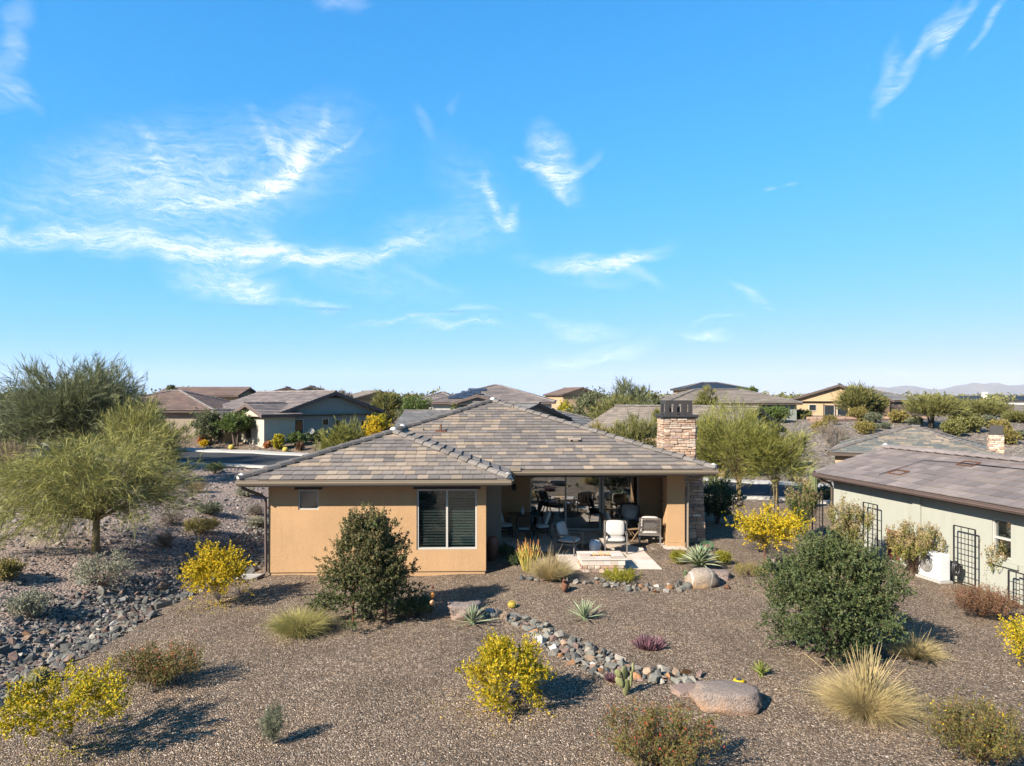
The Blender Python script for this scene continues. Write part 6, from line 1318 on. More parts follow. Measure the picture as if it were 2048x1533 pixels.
    for (px, py, H, r_, lab, sd) in ((1240, 1162, .36, .66, 'lime green mound in front of the fire pit', 41), (1357, 1128, .46, .34, 'lime green mound between the column and the agave', 42), (1445, 1128, .42, .36, 'lime green mound on the street side of the agave', 43)):
        X, Y, Z = G(px, py); plant('groundcover_mound', lab, 'shrub', X, Y, H, r_, LM['lime'], M['stem_brown'], sd, base=0, ncl=70, clr=.09, nsp=9, spl=.13, nlf=13, L=.035, W=.012, stems=3, sr=.008, up=.5, group=lg, limbs=20, lump=.5)
    X, Y, Z = G(545, 1488)
    plant('grey_shrub', 'small upright grey green shrub alone in the foreground gravel', 'shrub', X, Y, .68, .24, LM['greygreen'], M['stem_grey'], 45, base=.02, ncl=60, clr=.07, nsp=9, spl=.12, nlf=13, L=.022, W=.009, stems=5, sr=.007, up=.7, limbs=40)
    # grasses
    grass('round green gold grass tussock near the shrub tree', 600, 1268, .86, .8, 4600, LM['grass'], 51, W=.0075, droop=.50, spread=.62)
    grass('straw coloured grass tussock with tall stalks by the patio edge', 1102, 1160, .78, .62, 3200, LM['straw'], 52, 34, W=.009, droop=.30, spread=.62, spk_mat=LM['dry'], spk_h=1.65)
    grass('large tan grass tussock with long seed stalks in front of the big shrub', 1732, 1425, .80, .9, 7500, LM['straw'], 53, 110, W=.0055, droop=.40, spk_h=1.75, spread=.78)
    grass('shaded grass tussock behind the big dark shrub', 1830, 1312, .58, .6, 1800, LM['straw'], 54, 10, W=.007, droop=.36)
    # firesticks
    x, y, z = G(1058, 1142); r = empty('firestick_plant', (x, y, z), 0, 'upright firestick plant with yellow stems and red tips beside the tussock', 'succulent'); rng = np.random.default_rng(6); mb = MB(); tp = MB()
    for i in range(60):
        a, rr_ = rng.uniform(0, 6.28), .2 * rng.random() ** .5; b = Vector((math.cos(a) * rr_, math.sin(a) * rr_, 0)); t = b * 1.9 + Vector((rng.normal() * .06, rng.normal() * .06, rng.uniform(.5, 1.02))); m_ = (b + t) / 2 + Vector((rng.normal() * .03, rng.normal() * .03, 0)); pts = bezier(b, m_, t, 6); mb.tube(pts[:5], [.013, .013, .012, .011, .010], 5); tp.tube(pts[4:], [.010, .005], 5)
        if i % 2 == 0: e = pts[3] + Vector((rng.normal() * .08, rng.normal() * .08, .22)); mb.tube([pts[3], (pts[3] + e) / 2, e], [.009, .009, .008], 5); tp.tube([e, e + Vector((rng.normal() * .02, rng.normal() * .02, .07))], [.008, .004], 5)
    mb.build('stems', LM['firestick'], r); tp.build('stem_tips', LM['firetip'], r)
    # dark plants in the wing's shade
    for (px, py, lab, sd) in ((1012, 1112, 'dark shaded plant behind the urn', 61), (1030, 1130, 'dark low plant in the house shadow beside the firestick', 62)):
        X, Y, Z = G(px, py); plant('shade_plant', lab, 'shrub', X, Y, .42, .34, LM['dkgreen'], M['stem_brown'], sd, base=0, ncl=30, clr=.1, nsp=8, spl=.14, nlf=10, L=.05, W=.02, stems=2, sr=.008, limbs=10)
    # agaves
    agave('large striped agave with pale edged leaves above the veined boulder', 1398, 1143, .72, .125, 92, LM['agave'], 71, LM['agave_edge'], (6, 86), -.04, chan=.3, lift=.16)
    agave('pale slender leaved agave beside the rough brown boulder', 945, 1250, .66, .05, 34, LM['agave'], 72, LM['agave_edge'], (6, 75), -.05)
    agave('small agave alone in the gravel above the dry creek', 1168, 1240, .62, .055, 36, LM['agave'], 73, LM['agave_edge'], (12, 80), -.05)
    agave('little lime green agave near the largest boulder', 1522, 1352, .27, .05, 34, LM['agave_lime'], 74, None, (10, 80), .15)
    agave('tiny grey agave pup at the foot of the striped agave', 1371, 1155, .22, .05, 14, LM['agave'], 75, None, (20, 80), .1)
    # purple succulents
    for (px, py, H, r_, lab, sd) in ((1298, 1296, .26, .36, 'purple succulent clump in the open gravel', 81), (1228, 1362, .14, .17, 'small purple succulent at the creek edge', 82)):
        x, y, z = G(px, py); r = empty('purple_succulent', (x, y, z), 0, lab, 'succulent', 'purple succulents'); rng = np.random.default_rng(sd); n = 420
        a = rng.uniform(0, 6.28, n); k = rng.random(n) ** .5; P = np.stack([np.cos(a) * r_ * .75 * k, np.sin(a) * r_ * .6 * k, np.zeros(n)], 1); D = unit(np.stack([np.cos(a) * k * .7, np.sin(a) * k * .7, np.ones(n)], 1) + rdir(n, rng) * .25); V, Q = ribbons(P, D, H * rng.uniform(.6, 1.1, n), .035, 3, .1, rng, .1); V[:, 2] = np.maximum(V[:, 2], .004); link('foliage', idx_mesh('foliage', V, Q, LM['purple']), r)
    # prickly pear
    x, y, z = G(1252, 1392); r = empty('prickly_pear', (x, y, z), R(8), 'prickly pear cactus with tall oval pads beside the dry creek', 'cactus')
    def pad(cx, cz, w, h, tilt, rz, cy=0):
        bm = bmesh.new(); bmesh.ops.create_uvsphere(bm, u_segments=14, v_segments=10, radius=1)
        for v in bm.verts: zz = v.co.z; v.co = Vector((v.co.x * w / 2 * (1 + .18 * zz), v.co.y * .028, zz * h / 2))
        me = bpy.data.meshes.new('pad'); bm.to_mesh(me); bm.free(); me.polygons.foreach_set('use_smooth', [True] * len(me.polygons)); me.materials.append(LM['cactus'])
        link('pad', me, r, Matrix.Translation((cx, cy, cz)) @ Matrix.Rotation(R(rz), 4, 'Z') @ Matrix.Rotation(R(tilt), 4, 'Y'))
    pad(0, .14, .13, .32, 4, 10); pad(-.02, .40, .17, .27, -8, 30, .02); pad(-.13, .27, .14, .22, -28, -10, -.03); pad(.10, .30, .11, .30, 14, 60); pad(.14, .50, .10, .18, 10, 70, .02); pad(.07, .16, .12, .22, 18, 25, .04); pad(-.16, .42, .12, .17, -20, -20, -.03)
    # barrel cactus
    def barrel(label, x, y, z, rad, mat=None, ribs=15, h=1.0, name='barrel_cactus', group='barrel cacti'):
        r = empty(name, (x, y, z), 0, label, 'cactus', group); mb = MB(); k = ribs * 4; rows = 9; vs = []
        for i in range(rows + 1):
            t = i / rows; ph = -.9 + t * (math.pi / 2 + .85)
            for j in range(k): a = 2 * math.pi * j / k; rr_ = rad * math.cos(ph) * (1 + .10 * math.cos(ribs * a)) + .002; vs.append((rr_ * math.cos(a), rr_ * math.sin(a), rad * h * (.75 + math.sin(ph))))
        mb.add(vs, [(i * k + j, i * k + (j + 1) % k, (i + 1) * k + (j + 1) % k, (i + 1) * k + j) for i in range(rows) for j in range(k)]); mb.build('body', mat or LM['barrel'], r, smooth=True)
        sp = MB()
        for j in range(ribs):
            a = 2 * math.pi * j / ribs
            for i in range(1, 8): ph = -.6 + i * .27; c = Vector((rad * 1.1 * math.cos(ph) * math.cos(a), rad * 1.1 * math.cos(ph) * math.sin(a), rad * h * (.75 + math.sin(ph)))); nrm = Vector((math.cos(ph) * math.cos(a), math.cos(ph) * math.sin(a), math.sin(ph) + .1)); sp.bar(c, c + nrm * rad * .28, .006)
        sp.build('spines', LM['thorn'], r)
    barrel('ribbed barrel cactus beside the swale in the near corner', *G(78, 1372), .17)
    barrel('small golden barrel cactus beyond the rough brown boulder', *G(1024, 1216), .09, LM['thorn'])
    # ornaments
    x, y, z = G(866, 1240); r = empty('garden_stake', (x, y, z), R(0), 'garden stake carrying one red and two orange glass balls', 'garden ornament')
    m = MB(); m.tube([(0, 0, -.05), (0, 0, .72)], .008, 6); m.build('rod', M['metal_black'], r)
    for zz, rad, mt, dx in ((.42, .062, 'peach_glass', -.02), (.60, .062, 'orange_glass', -.015), (.80, .036, 'red_glass', -.01)):
        m = MB(); m.lathe([(rad * math.cos(p) + .0005, rad * math.sin(p)) for p in np.linspace(-1.56, 1.56, 12)], 18, (dx, 0, zz)); m.build('glass_ball', M[mt], r, smooth=True)
    x, y, z = G(1130, 1184); r = empty('quail_ornament', (x, y, z), R(-20), 'rusty metal quail shaped ornament standing in the gravel', 'garden ornament')
    bm = bmesh.new(); bmesh.ops.create_icosphere(bm, subdivisions=3, radius=1)
    for v in bm.verts: c = v.co; v.co = Vector((c.x * .10, c.y * .17 * (1 - .2 * c.z), c.z * .13 + .17 + .05 * c.y))
    me = bpy.data.meshes.new('body'); bm.to_mesh(me); bm.free(); me.materials.append(M['rust']); link('body', me, r)
    m = MB(); m.lathe([(.045 * math.cos(p) + .0005, .05 * math.sin(p)) for p in np.linspace(-1.5, 1.5, 8)], 12, (0, -.10, .33)); m.build('head', M['rust'], r); m = MB(); m.tube([(0, -.10, .37), (0, -.12, .43), (0, -.16, .45)], [.008, .01, .014], 6); m.tube([(0, -.14, .33), (0, -.19, .32)], [.014, .002], 6); m.build('crest_and_beak', M['rust'], r)
    m = MB(); m.bar((.03, 0, 0), (.03, 0, .1), .012); m.bar((-.03, 0, 0), (-.03, 0, .1), .012); m.poly([(-.06, .1, .2), (.06, .1, .2), (.07, .28, .13), (-.07, .28, .13)], .01); m.build('legs_and_tail', M['rust'], r)
    x, y, z = G(1455, 1178); m = MB(); m.add([(0, 0, .12), (.12, .05, .02), (-.12, .04, .03), (.02, -.1, .03), (.05, .12, .05), (-.06, -.02, .1)], [(0, 1, 4), (0, 4, 2), (0, 2, 5), (0, 5, 3), (0, 3, 1), (2, 3, 5), (1, 3, 2, 4)]); o = m.build('metal_leaf', M['rust']); o.location = (x, y, z); tag(o, 'small rust coloured metal scrap on the gravel below the mauve boulder', 'garden ornament')
    x, y, z = G(1478, 1366); r = empty('solar_light', (x, y, z), R(10), 'yellow round solar garden light behind the largest boulder', 'garden light'); m = MB(); m.lathe([(.10, 0), (.11, .03), (.10, .055), (.06, .06)], 16); m.build('housing', M['yellow_plastic'], r, smooth=True); m = MB(); m.lathe([(.06, .0605), (.055, .066), (.01, .067)], 12); m.build('solar_cell', M['solar'], r)
    # rusty rods near the sage house
    for (px, py, h, lab) in ((1532, 1146, 1.55, 'tall rusty steel rod leaning beside the leggy yellow bush'), (1556, 1130, 1.45, 'second rusty steel rod inside the leggy yellow bush')):
        x, y, z = G(px, py); m = MB(); m.tube([(0, 0, -.1), (-.06, 0, h * .5), (-.14, 0, h)], .022, 7); o = m.build('steel_rod', M['rust']); o.location = (x, y, z); tag(o, lab, 'rod', 'rusty steel rods')
    x, y, z = G(1634, 1248); m = MB(); m.tube([(0, 0, 0), (0, 0, 1.15)], .025, 7); o = m.build('steel_rod', M['rust']); o.location = (x, y - .55, z); tag(o, 'short rusty post poking out of the big dark shrub', 'rod', 'rusty steel rods')
    # creosote bushes against the sage wall
    cg = 'leafy upright bushes along the sage wall'
    for (px, py, H, r_, lab, sd, ln) in ((1700, 1135, 2.05, .85, 'tall green and bronze bush at the far end of the sage wall', 91, (-.1, 0)), (1830, 1152, 1.55, .95, 'vase shaped bush partly hiding the white condenser', 92, (0, 0)), (2035, 1185, 1.35, .75, 'bright green bush leaning across the sage wall by the frame edge', 93, (-.35, 0)), (1605, 1075, 2.2, .7, 'dark green upright bush beside the corner trellis', 94, (0, 0))):
        X, Y, Z = G(px, py); plant('upright_bush', lab, 'bush', X, Y, H, r_, LM['creosote'] if sd != 94 else LM['green'], M['stem_brown'], sd, shape='vase', base=.05, ncl=85, clr=.14, nsp=10, spl=.36, nlf=15, L=.06, W=.027, stems=6, sr=.014, trunk_h=.05, up=.7, rnd=.35, tip=LM['creosote_dry'], tipz=.35, lean=ln, group=cg, limbs=70, limb_r=.8)
    X, Y, Z = G(1435, 1048)
    plant('dark_shrub', 'dark glossy shrub in the shade beyond the chimney', 'shrub', X, Y, 1.9, 1.25, LM['dkgreen'], M['stem_brown'], 95, base=.1, ncl=90, clr=.24, nsp=10, spl=.28, nlf=14, L=.08, W=.04, stems=4, sr=.03, trunk_h=.3)
    X, Y, Z = G(1515, 1105)
    plant('grey_shrub', 'dry grey twiggy shrub between the chimney shade and the yellow bush', 'shrub', X, Y, 1.1, .85, LM['bare'], M['stem_grey'], 96, base=.05, ncl=70, clr=.2, nsp=8, spl=.25, nlf=9, L=.10, W=.008, mode='twig', stems=6, sr=.008, limbs=50)
yard_plants()

def slope_plants():
    # big palo verde on the desert slope
    X, Y, Z = G(190, 1104)
    plant('palo_verde_tree', 'large feathery palo verde tree on the rocky slope beside the house', 'tree', X, Y, 4.1, 3.25, LM['palo'], M['pv_trunk'], 101, shape='umbrella', base=.3, trunk_h=1.0, ncl=140, clr=.40, nsp=17, spl=.8, nlf=10, L=.42, W=.015, mode='strand', droop=.30, stems=1, sr=.11, up=.10, rnd=.75, limbs=80, tree=True, lump=.4, inner=.15, limb_r=.32, lean=(.2, 0))
    X, Y, Z = A(165, 44)
    plant('mesquite_tree', 'broad dark green mesquite rising above the other trees at the back', 'tree', X, Y, 7.0, 4.3, LM['mesq'], M['dark_trunk'], 102, base=.6, trunk_h=1.4, ncl=230, clr=.7, nsp=15, spl=1.0, nlf=10, L=.55, W=.034, mode='strand', segs=1, stems=3, sr=.12, up=.3, rnd=.6, limbs=50, tree=True, lump=.45, inner=.3)
    X, Y, Z = A(285, 38)
    plant('palo_verde_tree', 'yellow green palo verde between the big feathery tree and the brown roof', 'tree', X, Y, 4.3, 2.6, LM['palo'], M['pv_trunk'], 103, shape='umbrella', base=.4, trunk_h=.9, ncl=90, clr=.45, nsp=12, spl=.8, nlf=9, L=.42, W=.026, segs=1, mode='strand', droop=.1, stems=2, sr=.1, up=.4, limbs=40, tree=True)
    X, Y, Z = A(-20, 48)
    plant('mesquite_tree', 'dark tree cut off by the edge of the frame', 'tree', X, Y, 5.6, 2.6, LM['mesq'], M['dark_trunk'], 104, base=.3, ncl=80, clr=.6, nsp=12, spl=.8, nlf=11, L=.24, W=.055, stems=2, sr=.1, limbs=30, tree=True)
    X, Y, Z = A(-5, 41)
    plant('dark_shrub', 'dark olive thicket under the trees at the frame edge', 'shrub', X, Y, 2.8, 2.4, LM['mesq'], M['dark_trunk'], 105, base=0, ncl=90, clr=.5, nsp=11, spl=.6, nlf=12, L=.18, W=.05, stems=3, sr=.05, limbs=20)
    X, Y, Z = A(18, 36)
    plant('dry_bush', 'tall tan dry bush at the frame edge behind the slope', 'bush', X, Y, 2.5, 1.5, LM['dry'], M['stem_brown'], 106, base=.1, ncl=60, clr=.4, nsp=9, spl=.5, nlf=10, L=.3, W=.012, mode='strand', stems=4, sr=.03, limbs=20)
    sg = 'desert shrubs on the rocky slope'
    for (px, py, H, r_, lm, lab, sd) in ((208, 1172, .95, .98, 'sage', 'rounded silvery sage shrub at the foot of the palo verde', 111), (62, 1232, .62, .62, 'sage', 'pale dry sage shrub among the swale rocks', 112), (8, 1160, .55, .5, 'ochre', 'olive gold bush at the frame edge on the slope', 113),
                                        (402, 1068, .62, .75, 'ochre', 'golden bush on the slope behind the yellow bush', 114), (330, 1095, .5, .35, 'bare', 'small bare grey shrub on the slope', 115), (395, 985, .55, .5, 'dry', 'dry tan tuft in the tree shadow near the street', 116), (428, 948, .75, .7, 'dkgreen', 'small dark olive bush at the street edge', 117),
                                        (490, 993, .4, .5, 'sage', 'small grey tuft beside the eave corner', 118), (510, 1030, .45, .4, 'bare', 'thin grey brush near the house wall', 119), (512, 1052, .3, .4, 'sage', 'low grey green tuft near the downspout', 120), (420, 1030, .55, .6, 'greygreen', 'hazy grey green brush above the golden bush', 121), (55, 1010, .6, .7, 'bare', 'bare brush under the palo verde crown', 122), (345, 1050, .5, .6, 'bare', 'dry brush to the side of the palo verde trunk', 123)):
        X, Y, Z = G(px, py); tw = lm in ('bare', 'dry'); plant('desert_shrub', lab, 'shrub', X, Y, H, r_, LM[lm], M['stem_brown'], sd, base=0, ncl=70 if not tw else 40, clr=.14, nsp=9, spl=.2, nlf=11 if not tw else 8, L=.05 if not tw else .14, W=.024 if not tw else .008, mode='twig' if tw else 'leaf', stems=5, sr=.012, limbs=40, group=sg, lump=.5)
slope_plants()

def far_plants():
    bg = 'trees between the houses'
    def tree(px, D, top, wpx, lm, label, sd, kind='leaf', base=.5, name='desert_tree', trunk='trunk', th=1.0, ncl=90, z=None, stems=2, clr=None, shape='dome', nlf=9, squash=1.0):
        X, Y, Z = A(px, D); H = HT(top, D) - Z; Rr = wpx / 2 * D / FPX; cl = clr or Rr * .2; s = D / FPX
        return plant(name, label, 'tree', X, Y, H, Rr, LM[lm], M[trunk], sd, shape=shape, base=base, trunk_h=th, ncl=ncl, clr=cl, nsp=11, spl=Rr * .28, nlf=nlf, L=max(.1, 4.2 * s) if kind == 'leaf' else max(.35, Rr * .16), W=max(.04, 1.9 * s) if kind == 'leaf' else max(.012, 1.0 * s), mode=kind, stems=stems, sr=.09, up=.4, limbs=30, tree=True, group=bg, lump=.5, squash=squash, segs=1)
    tree(472, 59, 824, 78, 'green', 'round green tree in the front yard of the grey gabled house', 201, th=1.2, base=1.0, stems=3)
    tree(690, 50, 840, 115, 'palo2', 'yellow green palo verde in front of the grey gabled wall', 202, 'strand', base=.1, th=.4, shape='umbrella')
    tree(775, 74, 782, 70, 'mesq_olive', 'olive tree rising beside the grey gable', 203, 'strand'); tree(835, 72, 786, 80, 'green', 'dense green tree left of the solar panel house', 204)
    tree(758, 62, 826, 60, 'yelgreen', 'yellowing bush tree below the olive tree', 205, base=.1, ncl=50)
    tree(1185, 66, 770, 110, 'mesq', 'dark mesquite right of the main roof', 206, base=.2); tree(1262, 70, 757, 110, 'mesq', 'tall feathery pale tree above the dark mesquite', 207, 'strand', ncl=110, base=.3); tree(1235, 62, 790, 130, 'mesq_olive', 'broad olive tree in front of the dark mesquite', 208, 'strand', base=.1, ncl=120)
    tree(1310, 66, 785, 50, 'mesq', 'small dark tree left of the chimney', 209, base=.1); tree(1135, 70, 796, 50, 'yelgreen', 'bright yellow green bush tree beside the mauve roof end', 210, base=.2, ncl=50)
    tree(1415, 70, 770, 62, 'mesq_olive', 'brownish olive tree rising right of the chimney', 211, 'strand', base=.2)
    tree(1495, 100, 772, 50, 'green', 'dark green tree top behind the beige hip roof', 212, base=.5)
    tree(1270, 45, 828, 120, 'mesq_olive', 'sprawling olive brush behind the hip of the main roof', 213, 'strand', base=.1, ncl=90); tree(1190, 48, 850, 90, 'ochre', 'brown twiggy brush beyond the right hip', 214, 'strand', base=.1, ncl=60); tree(1326, 47, 818, 60, 'mesq_olive', 'olive brush close behind the chimney', 215, 'strand', base=.1, ncl=60)
    # palo verdes right of the house
    X, Y, Z = G(1478, 1000); plant('palo_verde_tree', 'tall airy palo verde with several green trunks right of the chimney', 'tree', X, Y, HT(808, Y) - Z, 3.1, LM['palo2'], M['pv_trunk'], 221, shape='dome', base=.9, trunk_h=1.0, ncl=150, clr=.42, nsp=11, spl=.85, nlf=8, L=.42, W=.019, mode='strand', segs=1, droop=.12, stems=5, sr=.038, up=.32, limbs=70, tree=True, lump=.6, inner=.1, limb_r=.65)
    X, Y, Z = A(1552, 37); plant('palo_verde_tree', 'spreading palo verde over the street near the saguaro', 'tree', X, Y, HT(850, Y) - Z, 2.0, LM['palo2'], M['pv_trunk'], 222, shape='umbrella', base=.9, trunk_h=1.0, ncl=85, clr=.45, nsp=12, spl=.8, nlf=9, L=.42, W=.025, mode='strand', segs=1, droop=.15, stems=4, sr=.04, up=.35, limbs=45, tree=True, lump=.5)
    X, Y, Z = A(1425, 40); plant('palo_verde_tree', 'palo verde close behind the chimney', 'tree', X, Y, HT(822, Y) - Z, 1.7, LM['palo2'], M['pv_trunk'], 223, shape='dome', base=.6, trunk_h=1.0, ncl=80, clr=.4, nsp=12, spl=.75, nlf=9, L=.4, W=.026, segs=1, mode='strand', stems=3, sr=.07, up=.4, limbs=40, tree=True)
    tree(418, 60, 812, 70, 'mesq', 'grey green tree in front of the brown hip house', 251, base=.2); tree(300, 55, 800, 80, 'mesq', 'mesquite between the palo verde and the brown roof', 252, base=.1)
    tree(905, 66, 812, 70, 'mesq_olive', 'olive brush in front of the solar panel house', 253, base=0, ncl=50); tree(960, 62, 806, 60, 'mesq_olive', 'thin brush behind the main roof peak', 254, 'strand', base=.1, ncl=40)
    tree(1480, 60, 824, 70, 'mesq_olive', 'olive tree by the dark shaded gable', 256, base=.3, ncl=60)
    tree(1712, 82, 772, 92, 'mesq_olive', 'olive tree in front of the peach gable', 231, 'strand', base=.3, th=1.2); tree(1752, 84, 790, 44, 'mesq_olive', 'second olive tree hiding the peach porch corner', 232, 'strand', base=.3)
    tree(1862, 74, 797, 120, 'mesq_olive', 'spreading mesquite with dark trunks on the gravel hill', 233, 'strand', base=1.3, th=1.4, stems=4, trunk='dark_trunk', shape='umbrella'); tree(1800, 95, 806, 90, 'mesq_olive', 'grey green tree left of the hill mesquite', 234, 'strand', base=.1)
    tree(1965, 84, 812, 100, 'mesq_olive', 'wide olive tree right of the hill mesquite', 235, 'strand', base=.4); tree(1925, 90, 803, 70, 'mesq_olive', 'tree crown behind the hill mesquite', 236, 'strand', base=.2); 
    tree(2045, 78, 826, 70, 'mesq_olive', 'olive tree at the frame edge on the hill', 238, 'strand', base=.1, ncl=60); tree(1780, 100, 795, 40, 'bare', 'pale bare tree behind the peach porch', 240, 'strand', base=.2, ncl=40)
    tree(345, 90, 768, 24, 'mesq', 'small dark tree top over the brown hip roof', 241, base=1.5, ncl=30); tree(640, 120, 775, 40, 'bare', 'bare grey tree top over the grey gable', 242, 'strand', base=1, ncl=30); tree(690, 115, 780, 44, 'bare', 'thin bare tree right of the grey gable apex', 243, 'strand', base=1, ncl=30)
    tree(1596, 82, 822, 50, 'mesq_olive', 'dark brush left of the hilltop fence', 244, base=.0, ncl=70); tree(1545, 78, 812, 70, 'green', 'leafy green brush in front of the beige hip house', 245, base=.0, ncl=60); tree(1790, 92, 824, 100, 'green', 'green hedge like brush below the peach porch', 246, base=0, ncl=80)
    # far desert wood on the horizon: reads as one mass
    rng = np.random.default_rng(9); n = 700; D = rng.uniform(130, 900, n); x = rng.uniform(-.78, .78, n) * D; h = rng.uniform(2.2, 4.6, n); k = 64
    c = np.stack([x, D, T(x, D)], 1); P = np.repeat(c, k, 0) + np.repeat(h, k)[:, None] * unit(rng.normal(size=(n * k, 3))) * np.array([.75, .75, .45]) * (rng.random(n * k) ** .4)[:, None] + np.repeat(np.stack([0 * h, 0 * h, h * .5], 1), k, 0)
    sc = np.repeat(np.maximum(.5, D * .0026), k); q = leaf_quads(P, rdir(n * k, rng), sc * 1.6, sc, rng); o = link('distant_woods', quad_mesh('distant_woods', q, 4, LM['mesq_olive'])); tag(o, 'far off olive desert trees along the horizon', 'trees', kind='stuff')
    # shrubs on the gravel hill, copies of three kinds
    hg = 'scattered shrubs on the gravel hill'; kinds = {}
    for k, lm in (('ochre', 'ochre'), ('grey', 'greygreen'), ('olive', 'mesq_olive')):
        kinds[k] = lm
    proto = {}
    for i, (px, py, s, k, lab) in enumerate(((1640, 866, 1.0, 'ochre', 'yellow green round shrub below the retaining wall'), (1728, 868, 1.1, 'ochre', 'olive round shrub in mid slope left of the slate roof'), (1718, 842, 1.3, 'ochre', 'straw coloured shrub by the hilltop fence'), (1747, 846, 1.0, 'grey', 'pale grey shrub by the hilltop fence end'),
            (1796, 846, 1.2, 'ochre', 'golden brush below the green hedge brush'), (1747, 862, .7, 'grey', 'small dark grey tuft on the slope'), (1998, 868, 1.2, 'ochre', 'ochre shrub right of the slim chimney'), (2012, 889, 1.3, 'ochre', 'ochre shrub low on the slope near the frame edge'), (1830, 852, .9, 'grey', 'grey tuft left of the mesquite trunks'), (1975, 852, 1.0, 'grey', 'brownish grey shrub up slope of the slim chimney'),
            (1930, 865, 1.8, 'olive', 'dark sprawling shrub behind the slate roof hip'), (1905, 872, 1.3, 'olive', 'dark green brush below the mesquite'), (1660, 850, .9, 'ochre', 'dry tuft at the foot of the retaining wall'), (1770, 858, .6, 'grey', 'tiny grey shrub above the slate ridge'), (1690, 895, .8, 'grey', 'pale shrub beside the bare brush'), (2040, 880, .8, 'grey', 'faint grey shrub at the frame edge'))):
        X, Y, Z = G(px, py)
        if k not in proto: proto[k] = plant('hill_shrub', lab, 'shrub', X, Y, 1.15, .95, LM[kinds[k]], M['stem_brown'], 300 + i, base=0, ncl=60, clr=.25, nsp=8, spl=.3, nlf=10, L=.17, W=.07, stems=3, sr=.02, limbs=15, group=hg); proto[k].scale = (s, s, s)
        else: clone(proto[k], (X, Y, Z), i * 1.3, s, lab, hg)
    X, Y, Z = G(1668, 905); plant('bare_bush', 'bare grey twiggy bush on the slope beyond the sage roof', 'bush', X, Y, 2.2, 1.6, LM['bare'], M['stem_grey'], 330, shape='vase', base=.1, ncl=60, clr=.3, nsp=7, spl=.6, nlf=7, L=.4, W=.016, mode='strand', stems=6, sr=.02, up=.6, limbs=60, limb_r=.7)
    # saguaro and front-yard planting across the street
    x, y, z = A(1626, 36); r = empty('saguaro', (x, y, z), 0, 'single armless saguaro column beside the far corner of the sage house', 'cactus'); mb = MB(); vs = []; k = 48; hh = HT(935, 36) - z
    prof = [(0, .16), (.3, .19), (.8, .21), (hh * .7, .21), (hh - .15, .17), (hh - .05, .1), (hh, .02)]
    for zz, rr_ in prof:
        for j in range(k): a = 2 * math.pi * j / k; q = rr_ * (1 + .1 * math.cos(12 * a)); vs.append((q * math.cos(a), q * math.sin(a), zz))
    mb.add(vs, [(i * k + j, i * k + (j + 1) % k, (i + 1) * k + (j + 1) % k, (i + 1) * k + j) for i in range(len(prof) - 1) for j in range(k)]); mb.build('stem', LM['saguaro'], r, smooth=True)
    fg = 'front yard plants of the grey gabled house'
    for i, (px, D, top, wpx, lm, lab) in enumerate(((557, 57.5, 867, 28, 'yelgreen', 'yellowing round hedge bush by the porch corner'), (594, 58.5, 863, 40, 'green', 'clipped green hedge bush along the shaded gable wall'), (632, 60, 862, 40, 'dkgreen', 'dark bush behind the yellow green palo verde'), (742, 66, 850, 34, 'rustbush', 'reddish bush at the far corner of the grey gable'), (405, 60, 868, 16, 'orangeplant', 'orange tipped plant by the garage of the grey house'), (534, 58.2, 886, 11, 'orangeplant', 'small orange succulent on the grey house gravel'),
            (410, 59.5, 884, 14, 'yellow', 'small yellow plant near the garage drive'), (600, 57, 886, 12, 'rustbush', 'small rust coloured plant on the far gravel bank'), (745, 60, 832, 60, 'yellow', 'yellow flowering brush past the grey gable corner'))):
        X, Y, Z = A(px, D); H = max(.35, HT(top, D) - Z); plant('front_yard_shrub', lab, 'shrub', X, Y, H, wpx / 2 * D / FPX, LM[lm], M['stem_brown'], 340 + i, base=0, ncl=45, clr=.12 + wpx * .003, nsp=8, spl=.2, nlf=9, L=.16, W=.08, stems=2, sr=.02, limbs=8, group=fg)
    for i, (px, py, lab) in enumerate(((463, 900, 'small golden barrel cactus on the gravel across the street'), (571, 905, 'golden barrel cactus beside the far kerb'))):
        x, y, z = G(px, py); m = MB(); m.lathe([(.15, 0), (.24, .12), (.25, .25), (.18, .38), (.02, .43)], 14); o = m.build('golden_barrel_cactus', LM['thorn'], smooth=True); o.location = (x, y, z); tag(o, lab, 'cactus', 'golden barrel cacti across the street')
    x, y, z = A(622, 59.5); r = empty('satellite_dish', (x, y, z), R(20), 'small white satellite dish beside the shaded grey gable', 'satellite dish'); m = MB(); m.bar((0, 0, 0), (0, 0, .9), .05); m.build('mast', M['frame_grey'], r); m = MB(); m.lathe([(.02, 0), (.12, .02), (.24, .07), (.25, .075), (.12, .03), (.02, .015)], 18); m.build('dish', M['frame_white'], r, mtx=Matrix.Translation((0, -.1, .95)) @ Matrix.Rotation(R(50), 4, 'Y') @ Matrix.Rotation(R(75), 4, 'X'))
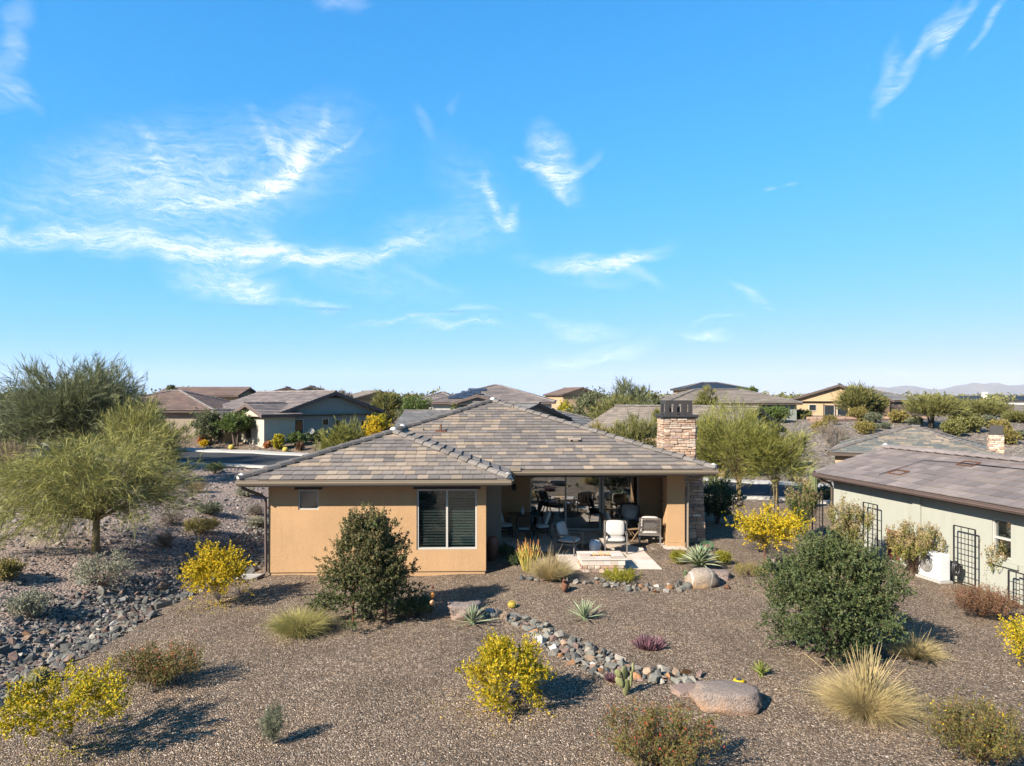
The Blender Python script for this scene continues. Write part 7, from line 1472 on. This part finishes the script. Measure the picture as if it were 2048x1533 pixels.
    # more low brush right of the house by the street
    for i, (px, py, H, r_, lm, lab) in enumerate(((1590, 965, 1.3, 1.0, 'greygreen', 'grey green brush on the far side of the street'), (1560, 945, 1.6, 1.3, 'mesq_olive', 'olive brush under the dark gable'), (1655, 1000, .8, .6, 'greygreen', 'grey shrub behind the corner trellis'), (1640, 965, .8, .6, 'redbush', 'dark red tinged brush beside the saguaro'), (1690, 940, 1.0, .8, 'green', 'green brush by the slate house garage'))):
        X, Y, Z = G(px, py); plant('roadside_shrub', lab, 'shrub', X, Y, H, r_, LM[lm], M['stem_brown'], 360 + i, base=0, ncl=55, clr=.22, nsp=8, spl=.3, nlf=10, L=.1, W=.045, stems=3, sr=.02, limbs=12, group='roadside brush')
far_plants()

# fallen leaves and petals under the bushes
def litter():
    rng = np.random.default_rng(44)
    for (px, py, r_, n, lm, nm) in ((437, 1208, 1.1, 500, 'yellow', 'leaf_litter'), (1012, 1412, 1.0, 500, 'yellow', 'leaf_litter'), (140, 1502, 1.2, 500, 'yelgreen', 'leaf_litter'), (735, 1240, 1.5, 900, 'dry', 'leaf_litter'), (1678, 1318, 1.9, 1000, 'dry', 'leaf_litter'), (1545, 1145, 1.5, 600, 'yellow', 'leaf_litter'), (1310, 1500, 1.3, 500, 'dry', 'leaf_litter')):
        x, y, z = G(px, py); a = rng.uniform(0, 6.28, n); k = np.abs(rng.normal(0, .55, n)) * r_; X, Y = x + np.cos(a) * k, y + np.sin(a) * k; P = np.stack([X, Y, T(X, Y) + .012], 1); D = unit(np.stack([np.cos(a * 7), np.sin(a * 7), rng.normal(0, .15, n)], 1)); q = leaf_quads(P, D, .04 * rng.uniform(.5, 1.2, n), .02 * rng.uniform(.6, 1.2, n), rng); q[:, :, 2] = np.maximum(q[:, :, 2], (T(X, Y) + .006)[:, None]); tag(link(nm, quad_mesh(nm, q, 4, LM[lm])), kind='stuff')
litter()

# ------------------------------------------------------------------ the air: even pale haze out to the mountains
def haze():
    m = bpy.data.materials.new('dry_air'); m.use_nodes = True; nt = m.node_tree; nt.nodes.clear(); o = N(nt, 'ShaderNodeOutputMaterial'); v = N(nt, 'ShaderNodeVolumePrincipled')
    v.inputs['Color'].default_value = (.80, .88, 1.0, 1); v.inputs['Density'].default_value = HAZE_DENSITY; v.inputs['Anisotropy'].default_value = 0.0; nt.links.new(v.outputs[0], o.inputs['Volume'])
    mb = MB(); mb.box(-12000, 12500, -1500, 11500, -12, 400); h = mb.build('haze', m); tag(h, kind='stuff')
HAZE_DENSITY = 4.5e-5
haze()
